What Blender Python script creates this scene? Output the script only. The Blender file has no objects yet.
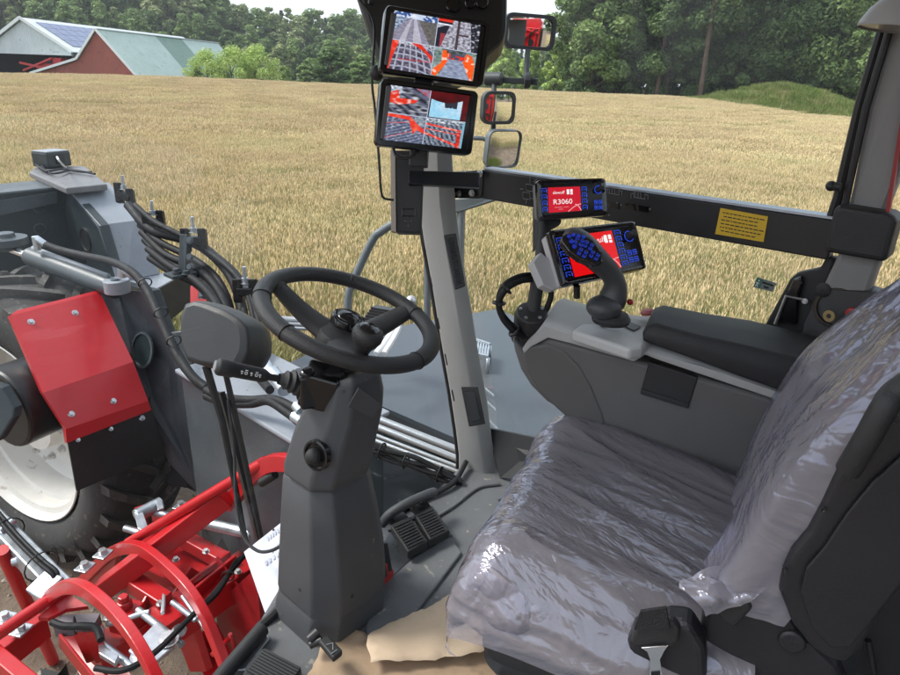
import bpy, bmesh, math, random
from mathutils import Vector, Matrix, Euler, noise
random.seed(7)
S = bpy.context.scene
COL = S.collection
V = Vector
rad = math.radians

# ------------------------------------------------------------------ camera (vehicle axes: +Y forward, +X right, z=0 ground)
F_PX, CX, CY = 650.0, 450.0, 337.5
AZ = rad(49); RO = rad(2.1); PITCH = math.atan(257.5 * math.cos(RO) / F_PX)
CAM = V((0, 0, 3.35))
_h = V((math.cos(AZ), -math.sin(AZ), 0))
FWD = V((math.sin(AZ) * math.cos(PITCH), math.cos(AZ) * math.cos(PITCH), -math.sin(PITCH)))
_u = V((math.sin(AZ) * math.sin(PITCH), math.cos(AZ) * math.sin(PITCH), math.cos(PITCH)))
RT = _h * math.cos(RO) + _u * math.sin(RO)
UP = -_h * math.sin(RO) + _u * math.cos(RO)

def ray(x, y):
    return FWD + RT * ((x - CX) / F_PX) - UP * ((y - CY) / F_PX)
def D(x, y, d):
    """surveyed point: seen at x, y of the photograph, d metres deep"""
    return CAM + ray(x, y) * d
def _ax(i, x, y, v):
    r = ray(x, y); return CAM + r * ((v - CAM[i]) / r[i])
def PX(x, y, v): return _ax(0, x, y, v)
def PY(x, y, v): return _ax(1, x, y, v)
def PZ(x, y, v): return _ax(2, x, y, v)
def PP(x, y, p, n):
    r = ray(x, y); n = V(n); return CAM + r * ((V(p) - CAM).dot(n) / r.dot(n))

cd = bpy.data.cameras.new('camera'); cam = bpy.data.objects.new('camera', cd); COL.objects.link(cam)
M = Matrix((RT, UP, -FWD)).transposed().to_4x4(); M.translation = CAM
cam.matrix_world = M
cd.sensor_width = 36.0; cd.lens = F_PX / 900 * 36.0; cd.clip_start = 0.02; cd.clip_end = 4000
S.camera = cam

# ------------------------------------------------------------------ materials
MATS = {}
def mat(name, col, rough=0.5, metal=0.0, bump=0.0, bscale=60.0, var=0.0, vscale=8.0, spec=0.5, coat=0.0, speck=None, objvar=0.0, sheen=0.0, detail=6.0):
    """principled material with procedural colour mottling, roughness breakup and bump"""
    m = bpy.data.materials.new(name); m.use_nodes = True
    nt = m.node_tree; b = nt.nodes['Principled BSDF']
    b.inputs['Base Color'].default_value = (*col, 1); b.inputs['Roughness'].default_value = rough
    b.inputs['Metallic'].default_value = metal; b.inputs['Specular IOR Level'].default_value = spec
    b.inputs['Coat Weight'].default_value = coat; b.inputs['Coat Roughness'].default_value = 0.12
    if sheen: b.inputs['Sheen Weight'].default_value = sheen
    tc = nt.nodes.new('ShaderNodeTexCoord'); src = tc.outputs['Object']
    colout = None
    if var or objvar or speck:
        rgb = nt.nodes.new('ShaderNodeRGB'); rgb.outputs[0].default_value = (*col, 1); colout = rgb.outputs[0]
    if var:
        n = nt.nodes.new('ShaderNodeTexNoise'); n.inputs['Scale'].default_value = vscale; n.inputs['Detail'].default_value = detail
        n.inputs['Roughness'].default_value = 0.65
        nt.links.new(src, n.inputs['Vector'])
        mr = nt.nodes.new('ShaderNodeMapRange'); mr.inputs[1].default_value = 0.25; mr.inputs[2].default_value = 0.75
        mr.inputs[3].default_value = 1 - var; mr.inputs[4].default_value = 1 + var
        nt.links.new(n.outputs[0], mr.inputs[0])
        mx = nt.nodes.new('ShaderNodeVectorMath'); mx.operation = 'SCALE'
        nt.links.new(colout, mx.inputs[0]); nt.links.new(mr.outputs[0], mx.inputs['Scale']); colout = mx.outputs[0]
        rr = nt.nodes.new('ShaderNodeMapRange'); rr.inputs[1].default_value = 0.3; rr.inputs[2].default_value = 0.7
        rr.inputs[3].default_value = max(0.03, rough - 0.12 * var * 3); rr.inputs[4].default_value = min(1, rough + 0.12 * var * 3)
        nt.links.new(n.outputs[0], rr.inputs[0]); nt.links.new(rr.outputs[0], b.inputs['Roughness'])
    if objvar:
        oi = nt.nodes.new('ShaderNodeObjectInfo')
        mr = nt.nodes.new('ShaderNodeMapRange'); mr.inputs[3].default_value = 1 - objvar; mr.inputs[4].default_value = 1 + objvar
        nt.links.new(oi.outputs['Random'], mr.inputs[0])
        mx = nt.nodes.new('ShaderNodeVectorMath'); mx.operation = 'SCALE'
        nt.links.new(colout, mx.inputs[0]); nt.links.new(mr.outputs[0], mx.inputs['Scale']); colout = mx.outputs[0]
    if speck:   # (colour, scale, threshold): dust and dirt specks
        n = nt.nodes.new('ShaderNodeTexNoise'); n.inputs['Scale'].default_value = speck[1]; n.inputs['Detail'].default_value = 3
        nt.links.new(src, n.inputs['Vector'])
        mr = nt.nodes.new('ShaderNodeMapRange'); mr.inputs[1].default_value = speck[2]; mr.inputs[2].default_value = speck[2] + 0.06
        nt.links.new(n.outputs[0], mr.inputs[0])
        mx = nt.nodes.new('ShaderNodeMixRGB'); mx.inputs[2].default_value = (*speck[0], 1)
        nt.links.new(mr.outputs[0], mx.inputs[0]); nt.links.new(colout, mx.inputs[1]); colout = mx.outputs[0]
    if colout is not None: nt.links.new(colout, b.inputs['Base Color'])
    if bump:
        n = nt.nodes.new('ShaderNodeTexNoise'); n.inputs['Scale'].default_value = bscale; n.inputs['Detail'].default_value = 4
        nt.links.new(src, n.inputs['Vector'])
        bp = nt.nodes.new('ShaderNodeBump'); bp.inputs['Strength'].default_value = bump; bp.inputs['Distance'].default_value = 0.01
        nt.links.new(n.outputs[0], bp.inputs['Height']); nt.links.new(bp.outputs[0], b.inputs['Normal'])
    MATS[name] = m
    return m

def emit(name, col, strength=1.0):
    strength *= 2 ** -1.4
    m = bpy.data.materials.new(name); m.use_nodes = True; b = m.node_tree.nodes['Principled BSDF']
    b.inputs['Base Color'].default_value = (0.01, 0.01, 0.01, 1); b.inputs['Roughness'].default_value = 0.2
    b.inputs['Emission Color'].default_value = (*col, 1); b.inputs['Emission Strength'].default_value = strength
    return m

EXPO = 1.4
def screen_mat(name, strength=1.0, attr='Col'):
    strength *= 2 ** -EXPO
    m = bpy.data.materials.new(name); m.use_nodes = True; nt = m.node_tree; b = nt.nodes['Principled BSDF']
    a = nt.nodes.new('ShaderNodeAttribute'); a.attribute_name = attr
    b.inputs['Base Color'].default_value = (0.01, 0.01, 0.01, 1); b.inputs['Roughness'].default_value = 0.15
    nt.links.new(a.outputs['Color'], b.inputs['Emission Color']); b.inputs['Emission Strength'].default_value = strength
    return m

def attr_mat(name, rough=0.6, attr='Col'):
    m = bpy.data.materials.new(name); m.use_nodes = True; nt = m.node_tree; b = nt.nodes['Principled BSDF']
    a = nt.nodes.new('ShaderNodeAttribute'); a.attribute_name = attr
    b.inputs['Roughness'].default_value = rough
    nt.links.new(a.outputs['Color'], b.inputs['Base Color'])
    return m

def glass_mat(name, tint=(1, 1, 1), ior=1.45, rough=0.0, dust=0.0, coat=0.5):
    m = bpy.data.materials.new(name); m.use_nodes = True; nt = m.node_tree
    for n in list(nt.nodes):
        if n.type != 'OUTPUT_MATERIAL': nt.nodes.remove(n)
    out = [n for n in nt.nodes if n.type == 'OUTPUT_MATERIAL'][0]
    tr = nt.nodes.new('ShaderNodeBsdfTransparent'); tr.inputs[0].default_value = (*tint, 1)
    gl = nt.nodes.new('ShaderNodeBsdfGlossy'); gl.inputs['Roughness'].default_value = rough
    fr = nt.nodes.new('ShaderNodeFresnel'); fr.inputs[0].default_value = ior
    mx = nt.nodes.new('ShaderNodeMixShader'); ar = nt.nodes.new('ShaderNodeMath'); ar.operation = 'MULTIPLY'; ar.inputs[1].default_value = coat
    nt.links.new(fr.outputs[0], ar.inputs[0]); nt.links.new(ar.outputs[0], mx.inputs[0]); nt.links.new(tr.outputs[0], mx.inputs[1]); nt.links.new(gl.outputs[0], mx.inputs[2])
    last = mx.outputs[0]
    if dust:
        tc = nt.nodes.new('ShaderNodeTexCoord')
        mp = nt.nodes.new('ShaderNodeMapping'); mp.inputs['Scale'].default_value = (1.4, 1.4, 0.35)
        n = nt.nodes.new('ShaderNodeTexNoise'); n.inputs['Scale'].default_value = 3.0; n.inputs['Detail'].default_value = 8
        nt.links.new(tc.outputs['Object'], mp.inputs[0]); nt.links.new(mp.outputs[0], n.inputs['Vector'])
        mr = nt.nodes.new('ShaderNodeMapRange'); mr.inputs[1].default_value = 0.5; mr.inputs[2].default_value = 0.85
        mr.inputs[3].default_value = 0.0; mr.inputs[4].default_value = dust
        nt.links.new(n.outputs[0], mr.inputs[0])
        df = nt.nodes.new('ShaderNodeBsdfTranslucent'); df.inputs[0].default_value = (0.7, 0.7, 0.68, 1)
        m2 = nt.nodes.new('ShaderNodeMixShader')
        nt.links.new(mr.outputs[0], m2.inputs[0]); nt.links.new(last, m2.inputs[1]); nt.links.new(df.outputs[0], m2.inputs[2]); last = m2.outputs[0]
    nt.links.new(last, out.inputs['Surface'])
    return m

# ------------------------------------------------------------------ mesh collector
class MB:
    def __init__(s): s.v = []; s.f = []; s.sm = []
    def add(s, vs, fs, smooth=False):
        o = len(s.v); s.v += [V(p) for p in vs]
        for f in fs: s.f.append([i + o for i in f]); s.sm.append(smooth)
        return s
    def box(s, c, size, rot=None, axes=None):
        c = V(c); h = V(size) * 0.5
        if axes: X_, Y_, Z_ = [V(a).normalized() for a in axes]
        elif rot: R3 = Euler(rot).to_matrix(); X_, Y_, Z_ = R3.col[0], R3.col[1], R3.col[2]
        else: X_, Y_, Z_ = V((1, 0, 0)), V((0, 1, 0)), V((0, 0, 1))
        vs = [c + X_ * (h.x * a) + Y_ * (h.y * b) + Z_ * (h.z * d) for d in (-1, 1) for a, b in ((-1, -1), (1, -1), (1, 1), (-1, 1))]
        return s.add(vs, [(3, 2, 1, 0), (4, 5, 6, 7), (0, 1, 5, 4), (1, 2, 6, 5), (2, 3, 7, 6), (3, 0, 4, 7)])
    def beam(s, a, b, w, h, up=(0, 0, 1)):
        a, b = V(a), V(b); y = (b - a); L = y.length; y.normalize(); x = y.cross(V(up)).normalized(); z = x.cross(y)
        return s.box((a + b) / 2, (w, L, h), axes=(x, y, z))
    def slab(s, pts, ext):
        """polygon pushed along the vector ext"""
        n = len(pts); e = V(ext); a = [V(p) for p in pts]
        nn = sum(((a[i] - a[0]).cross(a[i + 1] - a[0]) for i in range(1, n - 1)), V())
        if nn.dot(e) > 0: a = a[::-1]
        return s.add(a + [p + e for p in a], [list(range(n)), list(range(2 * n - 1, n - 1, -1))] + [(i, i + n, (i + 1) % n + n, (i + 1) % n) for i in range(n)])
    def loft(s, rings, cap=True, smooth=True, closed=True):
        n = len(rings[0]); vs = [p for r in rings for p in r]; fs = []
        for i in range(len(rings) - 1):
            for j in range(n if closed else n - 1):
                k = (j + 1) % n; fs.append((i * n + j, i * n + k, (i + 1) * n + k, (i + 1) * n + j))
        o = len(s.f); s.add(vs, fs, smooth)
        if cap and closed:
            b = len(s.v) - len(vs)
            s.f.append([b + i for i in range(n)][::-1]); s.sm.append(False)
            s.f.append([b + (len(rings) - 1) * n + i for i in range(n)]); s.sm.append(False)
        return s
    def tube(s, pts, r, seg=10, cap=True, rs=None):
        P = [V(p) for p in pts]; n = len(P); rings = []; N = None
        for i, p in enumerate(P):
            t = (P[min(i + 1, n - 1)] - P[max(i - 1, 0)]).normalized()
            if N is None: N = t.orthogonal().normalized()
            else: N = (N - t * N.dot(t)).normalized()
            B = t.cross(N); q = rs[i] if rs else r
            rings.append([p + (N * math.cos(a) + B * math.sin(a)) * q for a in [2 * math.pi * k / seg for k in range(seg)]])
        return s.loft(rings, cap)
    def cyl(s, a, b, r, seg=20, r2=None): return s.tube([a, b], r, seg, rs=[r, r if r2 is None else r2])
    def lathe(s, prof, c, axis=(0, 0, 1), seg=32, a0=0, a1=None):
        """prof: [(radius, height)] along the axis from c"""
        c = V(c); z = V(axis).normalized(); x = z.orthogonal().normalized(); y = z.cross(x)
        full = a1 is None; ang = [2 * math.pi * k / seg for k in range(seg)] if full else [a0 + (a1 - a0) * k / seg for k in range(seg + 1)]
        rings = [[c + z * h + (x * math.cos(a) + y * math.sin(a)) * max(r, 1e-5) for a in ang] for r, h in prof]
        return s.loft(rings, False, True, full)
    def sphere(s, c, r, seg=16, sc=(1, 1, 1), axes=None):
        c = V(c); X_, Y_, Z_ = [V(a) for a in axes] if axes else (V((1, 0, 0)), V((0, 1, 0)), V((0, 0, 1))); rings = []
        for i in range(seg // 2 + 1):
            p = -math.pi / 2 + math.pi * i / (seg // 2); cr = max(math.cos(p), 1e-4)
            rings.append([c + X_ * (r * sc[0] * cr * math.cos(a)) + Y_ * (r * sc[1] * cr * math.sin(a)) + Z_ * (r * sc[2] * math.sin(p)) for a in [2 * math.pi * k / seg for k in range(seg)]])
        return s.loft(rings, True)
    def build(s, name, m, parent=None, bevel=0.0, seg=2, smooth=None, angle=40, sub=0, weld=False, solid=0.0):
        off = wloc(parent) if parent else None
        if off is None:
            xs = [p.x for p in s.v]; ys = [p.y for p in s.v]; zs = [p.z for p in s.v]
            off = V(((min(xs) + max(xs)) / 2, (min(ys) + max(ys)) / 2, min(zs)))
        me = bpy.data.meshes.new(name); me.from_pydata([p - off for p in s.v], [], s.f)
        me.polygons.foreach_set('use_smooth', [bool(x) if smooth is None else smooth for x in s.sm])
        bm = bmesh.new(); bm.from_mesh(me)
        if weld: bmesh.ops.remove_doubles(bm, verts=bm.verts, dist=1e-5)
        bmesh.ops.recalc_face_normals(bm, faces=bm.faces)
        for e in bm.edges:
            if len(e.link_faces) == 2 and e.calc_face_angle(0) > rad(angle): e.smooth = False
        bm.to_mesh(me); bm.free(); me.update()
        o = bpy.data.objects.new(name, me); COL.objects.link(o)
        if isinstance(m, (list, tuple)):
            for k in m: me.materials.append(k)
        else: me.materials.append(m)
        if parent: o.parent = parent
        else: o.location = off
        if solid:
            md = o.modifiers.new('thick', 'SOLIDIFY'); md.thickness = solid; md.offset = 0
        if sub:
            md = o.modifiers.new('sub', 'SUBSURF'); md.levels = sub; md.render_levels = sub
        if bevel:
            md = o.modifiers.new('bev', 'BEVEL'); md.width = bevel; md.segments = seg; md.limit_method = 'ANGLE'; md.angle_limit = rad(35); md.harden_normals = False
        return o

WL = {}
def wloc(o):
    p = V((0, 0, 0))
    while o is not None:
        p = p + o.location; o = o.parent
    return p
def tag(o, label=None, cat=None, group=None, kind=None):
    if label: o['label'] = label
    if cat: o['category'] = cat
    if group: o['group'] = group
    if kind: o['kind'] = kind
    return o
def empty(name, loc, label, cat, group=None):
    o = bpy.data.objects.new(name, None); COL.objects.link(o); o.location = V(loc); o.empty_display_size = 0.1
    return tag(o, label, cat, group)
def copy_tree(o, parent=None):
    c = o.copy(); COL.objects.link(c)
    if parent: c.parent = parent
    for ch in list(o.children): copy_tree(ch, c)
    return c

def bez(pts, n=24):
    """Catmull-Rom through the points"""
    P = [V(p) for p in pts]; P = [P[0] * 2 - P[1]] + P + [P[-1] * 2 - P[-2]]; out = []; m = len(P) - 3
    for i in range(m):
        for k in range(n):
            t = k / n; a, b, c, d = P[i:i + 4]
            out.append(0.5 * ((2 * b) + (c - a) * t + (2 * a - 5 * b + 4 * c - d) * t * t + (3 * b - a - 3 * c + d) * t ** 3))
    out.append(P[-2]); return out
def rrect(c, X_, Y_, hx, hy, r, k=4):
    """rounded rectangle ring in the plane of X_, Y_"""
    c, X_, Y_ = V(c), V(X_), V(Y_); r = min(r, hx * 0.99, hy * 0.99); out = []
    for sx, sy, a0 in ((1, 1, 0), (-1, 1, 90), (-1, -1, 180), (1, -1, 270)):
        for i in range(k + 1):
            a = rad(a0 + 90 * i / k); out.append(c + X_ * (sx * (hx - r) + r * math.cos(a)) + Y_ * (sy * (hy - r) + r * math.sin(a)))
    return out
def chamf(c, X_, Y_, hx, hy, ch):
    c, X_, Y_ = V(c), V(X_), V(Y_)
    return [c + X_ * a + Y_ * b for a, b in ((hx, hy - ch), (hx - ch, hy), (-hx + ch, hy), (-hx, hy - ch), (-hx, -hy + ch), (-hx + ch, -hy), (hx - ch, -hy), (hx, -hy + ch))]

def raster(name, m, o, ux, uy, w, h, nx, ny, fn, parent, lift=0.0):
    """a flat picture of nx by ny coloured cells: fn(u, v) -> linear rgb, u right, v down; o is its top corner"""
    o = V(o); ux = V(ux).normalized(); uy = V(uy).normalized(); nrm = uy.cross(ux)
    mb = MB(); vs = [o + ux * (w * i / nx) + uy * (h * j / ny) + nrm * lift for j in range(ny + 1) for i in range(nx + 1)]
    fs = [(j * (nx + 1) + i, (j + 1) * (nx + 1) + i, (j + 1) * (nx + 1) + i + 1, j * (nx + 1) + i + 1) for j in range(ny) for i in range(nx)]
    mb.add(vs, fs); off = wloc(parent)
    me = bpy.data.meshes.new(name); me.from_pydata([p - off for p in mb.v], [], mb.f)
    at = me.color_attributes.new('Col', 'FLOAT_COLOR', 'CORNER'); buf = []
    for j in range(ny):
        for i in range(nx):
            c = fn((i + .5) / nx, (j + .5) / ny); buf += [c[0], c[1], c[2], 1] * 4
    at.data.foreach_set('color', buf); me.materials.append(m)
    ob = bpy.data.objects.new(name, me); COL.objects.link(ob); ob.parent = parent; return ob

def text(name, body, m, o, ux, uy, height, parent, align='LEFT', depth=0.0, shear=0.0, xs=1.0):
    """lettering as flat mesh; o is the baseline start, ux reading direction, uy up"""
    cu = bpy.data.curves.new(name, 'FONT'); cu.body = body; cu.size = height * 1.38; cu.align_x = align; cu.extrude = depth; cu.shear = shear; cu.resolution_u = 3
    t = bpy.data.objects.new(name + '_tmp', cu); COL.objects.link(t)
    dg = bpy.context.evaluated_depsgraph_get(); me = bpy.data.meshes.new_from_object(t.evaluated_get(dg)); bpy.data.objects.remove(t)
    X_ = V(ux).normalized(); Y_ = V(uy).normalized(); Z_ = X_.cross(Y_).normalized(); off = wloc(parent); o = V(o)
    for v in me.vertices:
        c = v.co.copy(); v.co = o - off + X_ * (c.x * xs) + Y_ * c.y + Z_ * c.z
    me.materials.clear(); me.materials.append(m); me.update()
    ob = bpy.data.objects.new(name, me); COL.objects.link(ob); ob.parent = parent; return ob

def hit(o, x, y, back=0.0):
    """where the line of sight through x, y meets the object o"""
    bpy.context.view_layer.update(); off = o.matrix_world.translation; d = ray(x, y).normalized()
    ok, loc, n, i = o.ray_cast(CAM - off, d)
    return (loc + off - d * back, n) if ok else (D(x, y, 1.5), -FWD)
def hexbolt(mb, p, n, r=0.014, h=0.01, washer=True):
    n = V(n).normalized(); p = V(p)
    if washer: mb.cyl(p, p + n * 0.003, r * 1.45, 16)
    mb.cyl(p + n * 0.002, p + n * (h + 0.002), r, 6)
def ziptie(mb, p, t, r):
    t = V(t).normalized(); x = t.orthogonal().normalized(); y = t.cross(x)
    mb.tube([V(p) + (x * math.cos(a) + y * math.sin(a)) * r for a in [2 * math.pi * k / 14 for k in range(15)]], 0.0038, 6)
    mb.box(V(p) + x * (r + .004), (.007, .006, .006), axes=(x, y, t))
# ================================================================== LIGHT AND SKY
SUN_EL, SUN_AZ = rad(52), rad(-35)      # azimuth from +Y towards +X
w = bpy.data.worlds.new('World'); S.world = w; w.use_nodes = True; nt = w.node_tree
bg = nt.nodes['Background']; bg.inputs['Strength'].default_value = 0.15
sky = nt.nodes.new('ShaderNodeTexSky'); sky.sky_type = 'NISHITA'; sky.sun_disc = False
sky.sun_elevation = SUN_EL; sky.sun_rotation = SUN_AZ; sky.air_density = 1.0; sky.dust_density = 2.5; sky.altitude = 50
hs = nt.nodes.new('ShaderNodeHueSaturation'); hs.inputs['Saturation'].default_value = 0.55
nt.links.new(sky.outputs[0], hs.inputs['Color'])
tc = nt.nodes.new('ShaderNodeTexCoord'); mp = nt.nodes.new('ShaderNodeMapping'); mp.inputs['Scale'].default_value = (1, 1, 2.6)
cn = nt.nodes.new('ShaderNodeTexNoise'); cn.inputs['Scale'].default_value = 2.2; cn.inputs['Detail'].default_value = 9; cn.inputs['Roughness'].default_value = 0.58
nt.links.new(tc.outputs['Generated'], mp.inputs[0]); nt.links.new(mp.outputs[0], cn.inputs['Vector'])
mr = nt.nodes.new('ShaderNodeMapRange'); mr.inputs[1].default_value = 0.36; mr.inputs[2].default_value = 0.66; mr.inputs[3].default_value = 0.35; mr.inputs[4].default_value = 0.95
nt.links.new(cn.outputs[0], mr.inputs[0])
cl = nt.nodes.new('ShaderNodeMixRGB'); cl.inputs[2].default_value = (2.9, 3.2, 3.5, 1)
nt.links.new(mr.outputs[0], cl.inputs[0]); nt.links.new(hs.outputs[0], cl.inputs[1]); nt.links.new(cl.outputs[0], bg.inputs['Color'])
sd = bpy.data.lights.new('sun', 'SUN'); sd.energy = 1.5; sd.angle = rad(16); sd.color = (1.0, 0.96, 0.9)
so = bpy.data.objects.new('sun', sd); COL.objects.link(so)
sdir = V((math.sin(SUN_AZ) * math.cos(SUN_EL), math.cos(SUN_AZ) * math.cos(SUN_EL), math.sin(SUN_EL)))
so.rotation_euler = sdir.to_track_quat('Z', 'Y').to_euler(); so.location = (0, 0, 60)
S.view_settings.view_transform = 'Standard'; S.view_settings.look = 'None'; S.view_settings.exposure = EXPO; S.view_settings.gamma = 1.0
S.view_settings.use_curve_mapping = False
S.cycles.use_adaptive_sampling = True; S.cycles.adaptive_threshold = 0.02
S.cycles.use_denoising = True; S.cycles.max_bounces = 8; S.cycles.transparent_max_bounces = 24; S.cycles.caustics_reflective = False; S.cycles.caustics_refractive = False

# ================================================================== TERRAIN
FH = V((math.sin(AZ), math.cos(AZ), 0)); RH = V((math.cos(AZ), -math.sin(AZ), 0))
HOR = 699.0
def fr(fwd, right, z=0): return FH * fwd + RH * right + V((0, 0, z))     # metres ahead of and beside the camera's heading
def gx(px, dist):                                                    # ground spot in the direction of column px
    a = (px - CX) / HOR; k = dist / math.sqrt(1 + a * a); return fr(k, k * a)
def col_of(x, y):
    p = V((x, y, 0)); f = p.dot(FH)
    return CX + HOR * p.dot(RH) / f if f > 1 else 450
def sst(a, b, x):
    t = min(1, max(0, (x - a) / (b - a))); return t * t * (3 - 2 * t)
def terrain(x, y):
    d = math.hypot(x, y); c = col_of(x, y)
    z = 1.3 * sst(35, 108, d) * (1 - sst(690, 840, c)) * (1 - 0.8 * sst(116, 160, d))
    z += 0.25 * noise.noise(V((x * .03, y * .03, 3))) * sst(15, 50, d)
    hh = 11 - 5 * sst(120, 330, c)
    z += hh * sst(175, 330, d) * (1 - 0.6 * sst(420, 620, c))
    return z

soil = mat('soil', (.21, .16, .12), .95, var=.38, vscale=2.2, bump=.9, bscale=38, speck=((.10, .08, .06), 9, .60), detail=12)
def ground_mesh():
    mb = MB(); rr = [0, 1.5, 3, 4.5, 6, 8, 10, 13, 16, 20, 26, 34, 44, 56, 70, 84, 96, 106, 114, 122, 135, 150, 165, 180, 200, 225, 250, 280, 310, 340, 400, 520, 800, 1400, 2600]; n = 144; vs = []
    for r in rr:
        for k in range(n):
            a = 2 * math.pi * k / n; x, y = r * math.sin(a), r * math.cos(a); vs.append((x, y, terrain(x, y)))
    fs = [(i * n + k, (i + 1) * n + k, (i + 1) * n + (k + 1) % n, i * n + (k + 1) % n) for i in range(len(rr) - 1) for k in range(n)]
    return mb.add(vs, fs, True)
gm = bpy.data.materials.new('ground'); gm.use_nodes = True; nt = gm.node_tree; b = nt.nodes['Principled BSDF']; b.inputs['Roughness'].default_value = .95; b.inputs['Specular IOR Level'].default_value = .15
geo = nt.nodes.new('ShaderNodeNewGeometry')
def nz(scale, det=8, ro=.6):
    n = nt.nodes.new('ShaderNodeTexNoise'); n.inputs['Scale'].default_value = scale; n.inputs['Detail'].default_value = det; n.inputs['Roughness'].default_value = ro
    nt.links.new(geo.outputs['Position'], n.inputs['Vector']); return n.outputs[0]
r1 = nt.nodes.new('ShaderNodeValToRGB'); e = r1.color_ramp.elements; e[0].position = .3; e[0].color = (.115, .085, .064, 1); e[1].position = .72; e[1].color = (.33, .265, .205, 1); e2 = r1.color_ramp.elements.new(.5); e2.color = (.225, .172, .13, 1)
nt.links.new(nz(1.7, 14, .72), r1.inputs[0])
far = nt.nodes.new('ShaderNodeVectorMath'); far.operation = 'LENGTH'; nt.links.new(geo.outputs['Position'], far.inputs[0])
fm = nt.nodes.new('ShaderNodeMapRange'); fm.inputs[1].default_value = 112; fm.inputs[2].default_value = 120; nt.links.new(far.outputs['Value'], fm.inputs[0])
gmix = nt.nodes.new('ShaderNodeMixRGB'); gmix.inputs[2].default_value = (.045, .065, .022, 1); nt.links.new(fm.outputs[0], gmix.inputs[0]); nt.links.new(r1.outputs[0], gmix.inputs[1]); nt.links.new(gmix.outputs[0], b.inputs['Base Color'])
bp = nt.nodes.new('ShaderNodeBump'); bp.inputs['Strength'].default_value = 1.0; bp.inputs['Distance'].default_value = .04; nt.links.new(nz(14, 10, .75), bp.inputs['Height']); nt.links.new(bp.outputs[0], b.inputs['Normal'])
tag(ground_mesh().build('ground', gm), kind='structure')

# loose stones and clods on the yard
mb = MB(); random.seed(5)
for i in range(2600):
    a = random.uniform(-.15, 1.1); d = random.uniform(3.2, 8.5); x, y = math.sin(a) * d, math.cos(a) * d
    if x > 3.3: continue
    r = random.choice((.006, .008, .012, .012, .02, .034)) * random.uniform(.7, 1.4); c = V((x, y, r * .25))
    q = [c + V((random.uniform(.6, 1.2) * r * math.cos(t), random.uniform(.6, 1.2) * r * math.sin(t), random.uniform(-.3, .1) * r)) for t in (0, 1.3, 2.5, 3.8, 5.0)]
    top = c + V((random.uniform(-.3, .3) * r, random.uniform(-.3, .3) * r, r * random.uniform(.5, .9)))
    mb.add(q + [top], [(k, (k + 1) % 5, 5) for k in range(5)])
tag(mb.build('gravel', mat('stone', (.26, .21, .17), .9, var=.45, vscale=30)), kind='stuff')

# ================================================================== WHEAT
def world_tint(name, cols, scale, rough=.7, transl=.25, ov=.2):
    """leaf and straw: colour drifts over the field by place, a little light comes through"""
    m = bpy.data.materials.new(name); m.use_nodes = True; nt = m.node_tree; b = nt.nodes['Principled BSDF']; b.inputs['Roughness'].default_value = rough; b.inputs['Specular IOR Level'].default_value = .25
    g = nt.nodes.new('ShaderNodeNewGeometry'); n = nt.nodes.new('ShaderNodeTexNoise'); n.inputs['Scale'].default_value = scale; n.inputs['Detail'].default_value = 8; n.inputs['Roughness'].default_value = .7
    nt.links.new(g.outputs['Position'], n.inputs['Vector'])
    r = nt.nodes.new('ShaderNodeValToRGB'); e = r.color_ramp.elements; e[0].position = .32; e[1].position = .68; e[0].color = (*cols[0], 1); e[1].color = (*cols[-1], 1)
    for k, c in enumerate(cols[1:-1]): x = e.new(.32 + .36 * (k + 1) / (len(cols) - 1)); x.color = (*c, 1)
    nt.links.new(n.outputs[0], r.inputs[0]); c = r.outputs[0]
    if ov:
        pt = nt.nodes.new('ShaderNodeAttribute'); pt.attribute_name = 'tone'
        sc = nt.nodes.new('ShaderNodeVectorMath'); sc.operation = 'SCALE'; nt.links.new(c, sc.inputs[0]); nt.links.new(pt.outputs['Fac'], sc.inputs['Scale']); c = sc.outputs[0]
    nt.links.new(c, b.inputs['Base Color'])
    t = nt.nodes.new('ShaderNodeBsdfTranslucent'); nt.links.new(c, t.inputs[0]); mx = nt.nodes.new('ShaderNodeMixShader'); mx.inputs[0].default_value = transl
    out = [k for k in nt.nodes if k.type == 'OUTPUT_MATERIAL'][0]
    nt.links.new(b.outputs[0], mx.inputs[1]); nt.links.new(t.outputs[0], mx.inputs[2]); nt.links.new(mx.outputs[0], out.inputs[0])
    return m
EAR = world_tint('wheat_ear', [(.64, .57, .32), (.76, .63, .37), (.69, .54, .33), (.78, .66, .40)], .16, .65, .2)
STRAW = world_tint('wheat_straw', [(.28, .34, .14), (.42, .40, .19), (.47, .41, .22), (.30, .35, .15)], .23, .6, .3)

def leaf_mesh(name, quads, mats):
    """quads: (points, material, tone)"""
    vs = []; fs = []; mi = []; tn = []
    for p, m, t in quads:
        o = len(vs); vs += p; fs.append(tuple(range(o, o + len(p)))); mi.append(m); tn.append(t)
    me = bpy.data.meshes.new(name); me.from_pydata(vs, [], fs); me.polygons.foreach_set('material_index', mi)
    a = me.attributes.new('tone', 'FLOAT', 'FACE'); a.data.foreach_set('value', tn)
    for m in mats: me.materials.append(m)
    return me

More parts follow.
